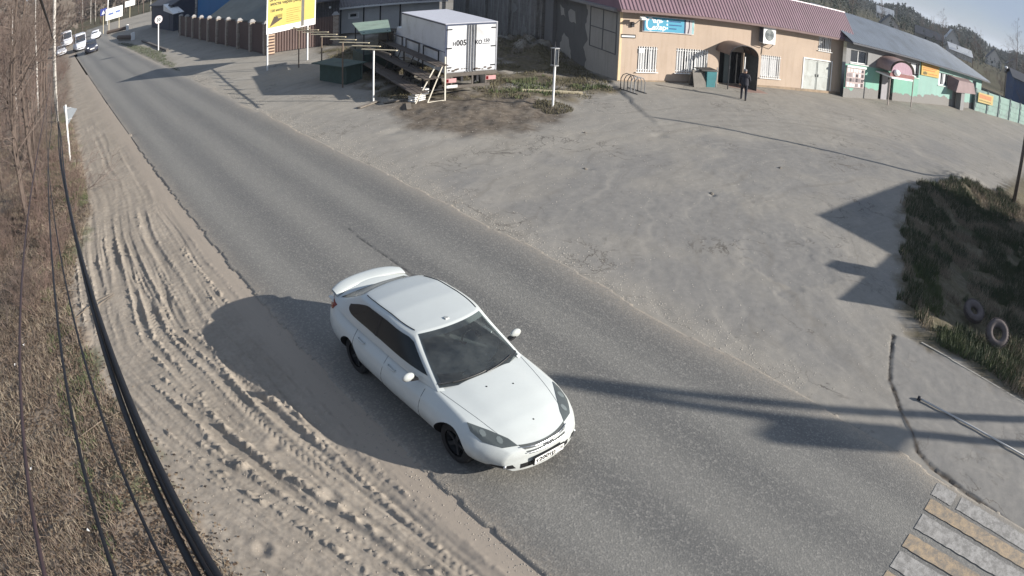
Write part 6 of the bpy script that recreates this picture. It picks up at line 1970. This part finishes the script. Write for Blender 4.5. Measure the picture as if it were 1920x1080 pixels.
def tree_proto(name, label, seed, h, r0, bark, twig, **kw):
    s = thing(name, label, 'tree', (0, 0, -50))
    t, c = branch_tree(seed, h, r0, **kw)
    t.build('trunk', bark, s, True); c.build('crown', twig, s)
    return s
protos = [tree_proto('bare_tree', '', 31 + k, 9.5 + k, .11, BARK, TWIG if k % 2 else TWIGR, spread=.34, first=.25, n1=20, twig_n=6) for k in range(4)]
birches = [tree_proto('birch_tree', '', 51 + k, 11 + k, .10, BIRCH, TWIG, spread=.26, first=.35, n1=18, twig_n=6, droop=.05, bend=.02) for k in range(2)]
used = {}
tr = random.Random(5)
def put_tree(kind, x, y, z, label, group, sc=None, i=None):
    pool = protos if kind == 'bare' else birches
    k = tr.randrange(len(pool)) if i is None else i
    p = pool[k]; s = sc or tr.uniform(.75, 1.2)
    if (kind, k) not in used:
        used[(kind, k)] = 1; o = p; o.location = (x, y, z); o.rotation_euler = (0, 0, tr.uniform(0, 6.28)); o.scale = (s, s, s)
    else:
        o = copy_tree(p, (x, y, z), tr.uniform(0, 6.28), (s, s, s))
    o['label'] = label; o['group'] = group
    return o
def where_y(y, what):
    for lim, w in ((21, 'low in the left scrub, short of the white sign post'), (27, 'just short of the white sign post on the left'), (33, 'beside and behind the white sign post on the left'),
                   (39, 'between the white sign post and the tall pale pole'), (46, 'by the foot of the tall pale pole on the left'), (56, 'a little beyond the tall pale pole on the left'), (72, 'deep in the thicket beyond the tall pale pole'), (999, 'far up the thicket near the distant vans')):
        if y < lim: return what + ' ' + w
for k in range(64):
    y = 20 + 105 * ((k + tr.random()) / 64) ** 1.15
    x = -.35 - tr.random() ** 1.3 * (3.0 + .085 * y) - (.3 if y < 40 else 0) + .02 * max(0, y - 40)
    if k % 6 == 5: continue
    put_tree('bare', x, y, -.15, where_y(y, 'bare brown tree'), 'trees of the left thicket', tr.uniform(.65, 1.1))
put_tree('birch', -1.05, 46.5, -.1, 'nearer white birch trunk in the left thicket', 'birches of the left thicket', 1.0, 0)
put_tree('birch', -3.2, 52.5, -.1, 'white birch at the very left edge of the thicket', 'birches of the left thicket', .95, 1)
for k, (x, y, lb) in enumerate(((15.7, 189, 'pale birch trunk at the end of the road, right of a close pair'), (13.8, 184, 'pale birch trunk at the end of the road, left of a close pair'), (12.3, 200, 'short pale birch trunk left of the others at the road end'), (26.5, 150, 'pale birch standing among the grey trees right of the road end'))):
    put_tree('birch', x, y, 0, lb, 'birches at the road end', 1.25)
for k in range(70):
    y = tr.uniform(135, 235); a = tr.uniform(R(-6), R(19)); x = y * math.tan(a)
    if -2 < x - 12 < 4 and y < 150: continue
    put_tree('bare', x, y, -.2, 'grey leafless tree in the far wood ' + ('left of the distant vans' if x / y < .03 else 'behind the distant vans' if x / y < .07 else 'left of the tall white mast' if x / y < .1 else 'between white mast and small white sign' if x / y < .142 else 'right of the small white side road sign'), 'trees at the end of the road', tr.uniform(.9, 1.6))
for k in range(22):
    y = tr.uniform(95, 150); x = tr.uniform(26, 62)
    put_tree('bare', x, y, -.3, 'leafless garden tree ' + ('behind the navy building' if x < 34 else 'behind the blue house' if x < 46 else 'far behind the white shed'), 'garden trees behind the houses', tr.uniform(.7, 1.1))
# lone tree standing up against the sky at the right edge
D = 205
put_tree('bare', D * math.sin(R(84.8)), D * math.cos(R(84.8)), -.4, 'tall bare tree standing against the sky at the right edge', 'trees in the fields', 1.75, 2)
for k in range(60):
    a = R(tr.uniform(66, 90)); d = tr.uniform(140, 420)
    put_tree('bare', d * math.sin(a), d * math.cos(a), -.4, 'bare tree in the far fields ' + ('over the right end of the mauve roof' if a < R(71) else 'over the left part of the grey roof' if a < R(75) else 'near the steep pale cottage' if a < R(79) else 'left of the tall white gable' if a < R(81.6) else 'between the tall white gable and the right edge' if a < R(85) else 'past the right edge of the view'), 'trees in the fields', tr.uniform(.6, 1.0))

def bush_proto(seed, h, m):
    rr = random.Random(seed)
    s = thing('bare_bush', '', 'bush', (0, 0, -50))
    b = MB()
    def grow(p, d, l, r, lev):
        q = [p]
        for k in range(4):
            d = (d + Vector((rr.uniform(-.25, .25), rr.uniform(-.25, .25), rr.uniform(-.12, .15)))).normalized()
            q.append(q[-1] + d * l / 4)
        b.tube(q, [max(.0025, r * (1 - .8 * k / 4)) for k in range(5)], 3, False)
        if lev == 2: return
        for k in range(6 if lev == 0 else 4):
            t = rr.uniform(.2, 1); i = min(3, int(t * 4)); p2 = q[i].lerp(q[i + 1], t * 4 - i)
            a = rr.uniform(0, 6.28)
            grow(p2, (d + Vector((math.cos(a), math.sin(a), rr.uniform(-.2, .6))) * .8).normalized(), l * rr.uniform(.3, .6), r * .5, lev + 1)
    for k in range(9):
        a = rr.uniform(0, 6.28)
        grow(Vector((rr.uniform(-.15, .15), rr.uniform(-.15, .15), -.1)), Vector((math.cos(a) * .6, math.sin(a) * .6, 1)).normalized(), h * rr.uniform(.6, 1.05), .009, 0)
    b.build('branches', m, s)
    return s
bushes = [bush_proto(70 + k, 1.7, TWIGR if k % 2 else TWIG) for k in range(4)]
bu = {}
def put_bush(x, y, z, label, group, s):
    k = tr.randrange(4); p = bushes[k]
    if k not in bu:
        bu[k] = 1; o = p; o.location = (x, y, z); o.scale = (s, s, s)
    else: o = copy_tree(p, (x, y, z), tr.uniform(0, 6.28), (s, s, s * tr.uniform(.8, 1.1)))
    o['label'] = label; o['group'] = group
    return o
for k in range(120):
    y = 15.5 + 60 * ((k + tr.random()) / 120) ** 1.3
    bx = float(np.interp(y, _by, _bx))
    x = bx - .55 - tr.random() ** 1.2 * (2.3 + .09 * y)
    z = float(verge_z(np.array([[x]]), np.array([[y]]))[0, 0])
    put_bush(x, y, z, where_y(y, 'leafless brown bush'), 'bushes of the left scrub', tr.uniform(.55, 1.25))
o = put_bush(.72, 24.4, 0, 'bare branch leaning out over the sand by the white sign post', 'bushes of the left scrub', 1.2); o.rotation_euler = (R(12), R(48), 0)
for k in range(26):
    a = R(tr.uniform(68, 86)); d = tr.uniform(90, 150)
    put_bush(d * math.sin(a), d * math.cos(a), -.3, 'dark leafless bush ' + ('hidden behind the grey roof of the green building' if a < R(74) else 'just beyond the far end of the grey roof' if a < R(80) else 'behind the pale green fence'), 'bushes behind the green fence', tr.uniform(1.5, 2.6))

# far wood seen as one mass along the horizon
def wood(name, label, arcs, h, n, m, per=34, seed=3):
    rs = np.random.RandomState(seed)
    a0, a1, d0, d1 = arcs
    az = np.radians(rs.uniform(a0, a1, n)); d = rs.uniform(d0, d1, n)
    cx, cy = d * np.sin(az), d * np.cos(az)
    hh = h * rs.uniform(.65, 1.15, n) * (1 + .25 * np.sin(az * 60)); w = hh * rs.uniform(.16, .26, n)
    t = rs.rand(n, per) ** .8; ang = rs.uniform(0, 2 * np.pi, (n, per)); rad_ = (1 - t) * w[:, None] * np.sqrt(rs.rand(n, per)) * 1.25 + .1
    px = cx[:, None] + rad_ * np.cos(ang); py = cy[:, None] + rad_ * np.sin(ang); pz = hh[:, None] * (.06 + .92 * t) - .4
    s = (hh[:, None] * .075) * rs.uniform(.6, 1.3, (n, per))
    P = np.stack([px, py, pz], -1).reshape(-1, 3)
    N = len(P); s = s.reshape(-1)
    V = np.empty((N, 3, 3))
    for k in range(3):
        V[:, k] = P + (rs.uniform(-1, 1, (N, 3)) * s[:, None])
    me = bpy.data.meshes.new(name)
    me.vertices.add(N * 3); me.vertices.foreach_set('co', V.astype(np.float32).ravel())
    me.loops.add(N * 3); me.loops.foreach_set('vertex_index', np.arange(N * 3, dtype=np.int32))
    me.polygons.add(N); me.polygons.foreach_set('loop_start', np.arange(0, N * 3, 3, dtype=np.int32)); me.polygons.foreach_set('loop_total', np.full(N, 3, np.int32))
    me.materials.append(m); me.update()
    return tag(link_mesh(name, me, None, 'stuff'), label)
CONIF = m_leaf('conifer_green', S(40, 50, 42), S(54, 62, 52))
BROWNW = m_leaf('bare_wood_brown', S(86, 80, 74), S(104, 96, 88))
wood('distant_forest', 'dark conifer forest along the horizon on the right', (55, 100, 430, 640), 10.0, 2600, CONIF, 60)
wood('distant_forest', 'dark scrub and orchards between the far cottages', (62, 98, 190, 420), 4.5, 1100, CONIF, 40, 8)
wood('far_woodland', 'grey brown bare woodland closing the far end of the road', (-14, 30, 215, 300), 17, 900, BROWNW, 46, 9)
wood('far_woodland', 'bare woodland deep behind the left thicket', (-40, 2.0, 120, 230), 14, 900, BROWNW, 40, 10)

# cottages far off on the right
PALEW = mat('pale_gable', S(196, 190, 184), .8, .08); 
def polar(az, d): return (d * math.sin(R(az)), d * math.cos(R(az)), -.35)
WHITEROOF = mat('white_metal_roof', S(190, 192, 194), .5, .08)
for (az, d, L, Dp, h, rise, gf, wm, rm, rot, lb) in (
    (77.2, 235, 7, 7, 2.6, 5.0, True, PALEW, WHITEROOF, -72, 'cottage with a steep pale roof and white front, middle of the far slope'),
    (77.9, 190, 8, 5, 1.8, 1.6, False, PALEW, WHITEROOF, -60, 'low shed with a bright pale roof below the steep white cottage'),
    (81.6, 250, 7, 8, 2.6, 4.2, True, PALEW, DKROOF, -78, 'cottage with a tall white gable right of the middle of the far slope'),
    (83.6, 260, 9, 8, 3.0, 3.6, True, GREYWALL, DKROOF, -80, 'grey cottage near the bare tree at the right edge'),
    (71.2, 200, 6, 6, 2.0, 3.2, True, PALEW, DKROOF, -66, 'small white gable showing over the left end of the green building roof'),
    (70.8, 330, 9, 7, 3.0, 3.4, False, PALEW, WHITEROOF, -66, 'far house with white roof slopes at the foot of the forest'),
    (74.5, 210, 10, 6, 2.4, 2.2, False, GREYWALL, DKROOF, -70, 'long dark roofed house just over the green building roof')):
    house('cottage', lb, 'house', polar(az, d), R(rot), L, Dp, h, rise, wm, rm, [(L * .3, L * .3 + 1, 1.0, min(h - .2, 2.0))] if h > 2.1 else [], gf)
house('blue_shed', 'blue sheet metal shed behind the pale green fence at the right edge', 'shed', polar(84.6, 100), R(-70), 9, 6, 4.3, 1.0, mat('faded_blue_sheet', S(66, 84, 116), .7, .12), DKROOF)
utility_pole('utility_pole', 'thin pole with a white lamp beyond the pale green fence', *polar(83.7, 105)[:2], 5.0, .08, (0, 0), POLEW, False)
x, y, _ = polar(83.7, 105)
s = thing('street_lamp_head', 'white lamp head on the thin pole beyond the green fence', 'lamp', (x, y, 4.75), 0)
b = MB(); b.ball((0, 0, 0), .35, 8, (1.3, 1, .7)); b.build('lamp', WHITE, s)

# ------------------------------------------------------------------ far end of the road
POSTW = WHITE
def board_sign(label, x, y, w, z0, z1, m, rot=0, posts=2, cat='road sign'):
    s = thing('road_sign', label, cat, (x, y, 0), R(rot))
    b = MB(); b.box(-w / 2, w / 2, -.05, 0, z0, z1); b.build('panel', m, s)
    for k in range(posts):
        px = 0 if posts == 1 else (-w * .3 + k * w * .6)
        b = MB(); b.tube([(px, .06, -.2), (px, .06, z1 - .05)], .06, 6); b.build('post', WOOD_L, s)
    return s
s = board_sign('white direction board on two posts at the far bend', 12.9, 112, 3.2, 2.2, 4.2, WHITE, -6)
for (xx, zz, w) in ((-.6, 3.2, 1.0), (.7, 3.3, .9)):
    b = MB(); b.box(xx - w / 2, xx + w / 2, -.06, -.0505, zz - .18, zz + .18); b.build('panel_text', mat('sign_faint_blue', S(90, 110, 160), .6), s)
s = board_sign('blue and white crossing sign left of the direction board', 10.9, 112.5, 1.2, 3.3, 4.5, mat('sign_deep_blue', S(44, 58, 128), .6), -6, 1)
b = MB(); b.prism([(-.35, 3.5), (.35, 3.5), (0, 4.2)], -.06, -.051); b.build('panel_triangle', WHITE, s)
board_sign('small white sign on one post beside the side road', 20.3, 143, 2.4, 2.6, 3.9, WHITE, -8, 1)
b = MB(); b.tube([(14.4, 139, -.3), (14.6, 139, 11)], .13, 8); tag(b.build('mast', WHITE, None, True), 'tall white mast beside the direction board at the far bend', 'mast')
for (p, q, lb) in (((11.0, 106, .45), (14.2, 103.5, .45), 'dark log barrier by the direction board'), ((10.9, 88.5, .4), (12.1, 82.5, .4), 'dark log barrier nearer the speed limit sign')):
    s = thing('log_barrier', lb, 'barrier', (0, 0, 0))
    b = MB(); b.tube([p, q], .30, 8); b.build('log', BARK, s)
    b = MB(); b.box(q[0] - .2, q[0] + .3, q[1] - .2, q[1] + .3, 0, .95); b.build('block', WHITE, s)
b = MB(); b.hexa([(12.35, 76.5, -.1), (12.6, 76.5, -.1), (12.35, 59.5, -.1), (12.1, 59.5, -.1), (12.35, 76.5, .20), (12.6, 76.5, .20), (12.35, 59.5, .20), (12.1, 59.5, .20)]); b.build('kerb', mat('dark_kerb', S(96, 92, 88), .9), kind='structure')
utility_pole('utility_pole', 'pole behind the brown fence beside the navy building', 17.6, 69.5, 8.5, .12, (0, 0), POLEC)
utility_pole('utility_pole', 'pole standing behind the white truck against the brick building', 27.0, 38.6, 9, .12, (0, 0), POLEC)

# ------------------------------------------------------------------ grass, litter
def blades(name, label, X, Y, zf, hmin, hmax, wid, m, seed, lean=.6):
    rs = np.random.RandomState(seed)
    N = len(X); Z = zf(X[None], Y[None])[0]
    a = rs.uniform(0, 2 * np.pi, N); h = rs.uniform(hmin, hmax, N); ln = rs.uniform(0, lean, N) * h
    b = rs.uniform(0, 2 * np.pi, N)
    dx, dy = np.cos(a) * wid, np.sin(a) * wid
    V = np.empty((N, 3, 3), np.float32)
    V[:, 0] = np.stack([X - dx, Y - dy, Z - .01], -1); V[:, 1] = np.stack([X + dx, Y + dy, Z - .01], -1)
    V[:, 2] = np.stack([X + ln * np.cos(b), Y + ln * np.sin(b), Z + h], -1)
    me = bpy.data.meshes.new(name)
    me.vertices.add(N * 3); me.vertices.foreach_set('co', V.ravel())
    me.loops.add(N * 3); me.loops.foreach_set('vertex_index', np.arange(N * 3, dtype=np.int32))
    me.polygons.add(N); me.polygons.foreach_set('loop_start', np.arange(0, N * 3, 3, dtype=np.int32)); me.polygons.foreach_set('loop_total', np.full(N, 3, np.int32))
    me.materials.append(m); me.update()
    return tag(link_mesh(name, me, None, 'stuff'), label)
GREEN = m_leaf('grass_green', S(88, 98, 62), S(70, 80, 52)); DRY = m_leaf('grass_dry', S(150, 138, 120), S(118, 107, 92)); WASTEG = m_leaf('waste_grass', S(96, 92, 66), S(84, 76, 62)); DARKG = m_leaf('weeds_dark', S(60, 72, 50), S(80, 84, 60))
def scatter(n, x0, x1, y0, y1, poly=None, seed=1, keep=None, clump=None):
    rs = np.random.RandomState(seed)
    X = rs.uniform(x0, x1, n); Y = rs.uniform(y0, y1, n)
    k = np.ones(n, bool)
    if poly is not None: k &= softpoly(X, Y, poly, .1, .55, 1.6) > .5
    if keep is not None: k &= keep(X, Y, rs)
    if clump: k &= fbm(X * clump[0] + seed, Y * clump[0], 4) > clump[1]
    return X[k], Y[k]
X, Y = scatter(90000, 14.4, 34, -4, 7, P_BANK, 1, None, (1.1, .44)); blades('grass', 'dry tufted grass over the dark bank on the right', X, Y, yard_z, .06, .28, .012, DRY, 2)
X, Y = scatter(110000, 14.6, 34, -4, 7, P_BANK, 3, None, (.8, .42)); blades('weeds', 'dark weeds over the bank on the right', X, Y, yard_z, .08, .32, .016, DARKG, 4)
X, Y = scatter(30000, 14.6, 22, -4, 4, P_BANK, 5, lambda x, y, r: (polydist(x, y, P_BANK, True) < 1.3), (1.2, .46)); blades('grass', 'fresh green grass along the sunlit edge of the bank', X, Y, yard_z, .08, .30, .014, GREEN, 6)
X, Y = scatter(60000, 14.5, 32, 20, 40, P_WASTE, 7, None, (.9, .50)); blades('grass', 'rough grass over the waste ground behind the truck', X, Y, yard_z, .03, .15, .018, WASTEG, 8, 1.2)
X, Y = scatter(4500, 18.6, 24.5, 21.5, 24.8, None, 9, None, (1.0, .54)); blades('weeds', 'green weeds beside the truck and along the bank of the waste ground', X, Y, yard_z, .04, .20, .022, GREEN, 10)
X, Y = scatter(1400, 18.6, 20.2, 19.2, 20.8, None, 11, lambda x, y, r: np.hypot(x - 19.3, y - 20) < .8); blades('weeds', 'weeds round the foot of the lantern post', X, Y, yard_z, .03, .15, .014, WASTEG, 12)
lk = lambda x, y, r: x < np.interp(y, _by, _bx) + .1
X, Y = scatter(60000, -4.6, 1.4, 5, 40, None, 13, lk, (1.4, .48)); blades('grass', 'dead grass and stalks on the left verge', X, Y, verge_z, .04, .20, .008, DRY, 14, 1.6)
X, Y = scatter(60000, -4.6, 1.4, 5, 40, None, 33, lk, (1.1, .46)); blades('weeds', 'brown dead stalks on the left verge', X, Y, verge_z, .04, .24, .009, m_leaf('stalk_brown', S(120, 105, 92), S(88, 75, 66)), 34, 1.6)
X, Y = scatter(40000, -1.2, 1.4, 7, 40, None, 15, lk, (1.0, .60)); blades('grass', 'fresh green grass in the dead litter of the left verge', X, Y, verge_z, .03, .14, .010, GREEN, 16)
X, Y = scatter(12000, 10.2, 13.5, 44, 84, P_STRIPG, 17); blades('grass', 'thin grass strip by the far right roadside', X, Y, yard_z, .03, .12, .02, DARKG, 18)
def pebbles(name, label, X, Y, zf, smin, smax, m, seed):
    rs = np.random.RandomState(seed); N = len(X); Z = zf(X[None], Y[None])[0]
    s = smin + (smax - smin) * rs.rand(N) ** 3
    base = np.array([(1, 0, 0), (0, 1, 0), (-1, 0, 0), (0, -1, 0), (0, 0, .45), (0, 0, -.5)])
    V = base[None] * s[:, None, None] * rs.uniform(.6, 1.25, (N, 6, 3)) + np.stack([X, Y, Z + s * .08], -1)[:, None]
    F = np.array([(0, 1, 4), (1, 2, 4), (2, 3, 4), (3, 0, 4), (1, 0, 5), (2, 1, 5), (3, 2, 5), (0, 3, 5)])
    idx = (F[None] + (np.arange(N) * 6)[:, None, None]).reshape(-1, 3)
    me = bpy.data.meshes.new(name)
    me.vertices.add(N * 6); me.vertices.foreach_set('co', V.astype(np.float32).ravel())
    me.loops.add(idx.size); me.loops.foreach_set('vertex_index', idx.astype(np.int32).ravel())
    me.polygons.add(len(idx)); me.polygons.foreach_set('loop_start', np.arange(0, idx.size, 3, dtype=np.int32)); me.polygons.foreach_set('loop_total', np.full(len(idx), 3, np.int32))
    me.materials.append(m); me.update()
    return tag(link_mesh(name, me, None, 'stuff'), label)
GRAV = mat('gravel_grey', S(172, 166, 156), .95, .2, 30)
rs_ = np.random.RandomState(77)
Y = 3.8 + rs_.rand(9000) * 38; X = 10.15 + np.abs(rs_.normal(0, .45, 9000)); pebbles('gravel', 'loose gravel along the right edge of the road', X, Y, yard_z, .005, .020, GRAV, 1)
X, Y = scatter(7000, 10.2, 30, 2.5, 26, None, 78, lambda x, y, r: ~inpoly(x, y, P_BANK)); pebbles('gravel', 'loose gravel scattered over the dusty junction', X, Y, yard_z, .005, .024, GRAV, 2)
X, Y = scatter(9000, .3, 4.0, 4, 26, None, 79, None, (.8, .5)); pebbles('gravel', 'crumbs of soil and gravel over the sandy verge', X, Y, verge_z, .004, .020, mat('soil_crumb', S(160, 150, 138), .95, .2, 30), 3)
X = 4.02 + rs_.normal(0, .10, 3500); Y = 3.5 + rs_.rand(3500) * 24; pebbles('gravel', 'crumbled asphalt along the left edge of the road', X, Y, lambda x, y: np.where(x > road_edges(y)[0], .035, verge_z(x, y)), .004, .016, mat('asphalt_crumb', S(146, 140, 132), .95, .2, 30), 4)

def litter(name, label, X, Y, zf, smin, smax, m, seed):
    rs = np.random.RandomState(seed); N = len(X); Z = zf(X[None], Y[None])[0] + .012
    a = rs.uniform(0, 2 * np.pi, N); s = rs.uniform(smin, smax, N); e = s * rs.uniform(.4, .9, N); t1 = rs.uniform(-.6, .6, N); t2 = rs.uniform(-.6, .6, N)
    c, d = np.cos(a), np.sin(a); V = np.empty((N, 4, 3), np.float32)
    for k, (u, v) in enumerate(((-1, 0), (0, -1), (1, 0), (0, 1))):
        V[:, k] = np.stack([X + c * u * s - d * v * e, Y + d * u * s + c * v * e, Z + np.abs(u * s * t1 + v * e * t2)], -1)
    me = bpy.data.meshes.new(name)
    me.vertices.add(N * 4); me.vertices.foreach_set('co', V.ravel())
    me.loops.add(N * 4); me.loops.foreach_set('vertex_index', np.arange(N * 4, dtype=np.int32))
    me.polygons.add(N); me.polygons.foreach_set('loop_start', np.arange(0, N * 4, 4, dtype=np.int32)); me.polygons.foreach_set('loop_total', np.full(N, 4, np.int32))
    me.materials.append(m); me.update()
    return tag(link_mesh(name, me, None, 'stuff'), label)
for k, (m, n) in enumerate(((mat('leaf_brown', S(92, 74, 58), .9, .25), 26000), (mat('leaf_tan', S(140, 122, 100), .9, .2), 22000), (mat('leaf_dark', S(58, 48, 40), .9, .25), 18000))):
    X, Y = scatter(n, -4.6, 1.2, 4.6, 26, None, 20 + k, lambda x, y, r: x < np.interp(y, _by, _bx) + r.normal(0, .25, len(x)))
    litter('fallen_leaves', ('brown', 'tan', 'dark')[k] + ' fallen leaves over the left verge', X, Y, verge_z, .012, .04, m, 30 + k)
sc = random.Random(3)
for k in range(5):
    x, y = sc.uniform(-2.8, -.4), sc.uniform(7, 19)
    b = MB(); r = .035
    b.quad((-r, -r * .6, .02), (r, -r * .5, .05), (r * .8, r * .7, .03), (-r * .9, r * .6, .06)); b.quad((r, -r * .5, .05), (r * 1.6, 0, .02), (r * .8, r * .7, .03))
    o = b.build('paper_scrap', WHITE); o.location = (x, y, float(verge_z(np.array([[x]]), np.array([[y]]))[0, 0]) + .02); o.rotation_euler = (0, 0, k); tag(o, 'scrap of white paper lying in the dead leaves on the left', 'litter', 'paper scraps in the leaves')
for k in range(8):
    x, y = sc.uniform(-3, .2), sc.uniform(8, 22)
    z = float(verge_z(np.array([[x]]), np.array([[y]]))[0, 0])
    a = sc.uniform(-.9, .9); l = sc.uniform(.6, 1.4)
    b = MB(); b.tube([(0, 0, .02), (l * .5 * math.cos(a), l * .5 * math.sin(a), .08), (l * math.cos(a), l * math.sin(a), .03)], [.012, .010, .005], 5)
    o = b.build('fallen_branch', mat('dead_branch', S(120, 108, 94), .9)); o.location = (x, y, z); tag(o, 'pale dead branch lying in the leaves left of the sand', 'branch', 'dead branches in the leaves')

# ------------------------------------------------------------------ air: one closed box of thin haze round everything
def haze(density):
    m = bpy.data.materials.new('haze_air'); m.use_nodes = True
    nt = m.node_tree; nt.nodes.clear()
    o = nt.nodes.new('ShaderNodeOutputMaterial'); v = nt.nodes.new('ShaderNodeVolumePrincipled')
    v.inputs['Color'].default_value = (.80, .87, .96, 1); v.inputs['Density'].default_value = density; v.inputs['Anisotropy'].default_value = 0.1
    nt.links.new(v.outputs[0], o.inputs['Volume'])
    b = MB(); b.box(-3600, 3600, -3600, 3600, -1.6, 34)
    tag(b.build('haze', m, None), 'thin pale haze in the air over the whole place', kind='stuff')
haze(0.00025)
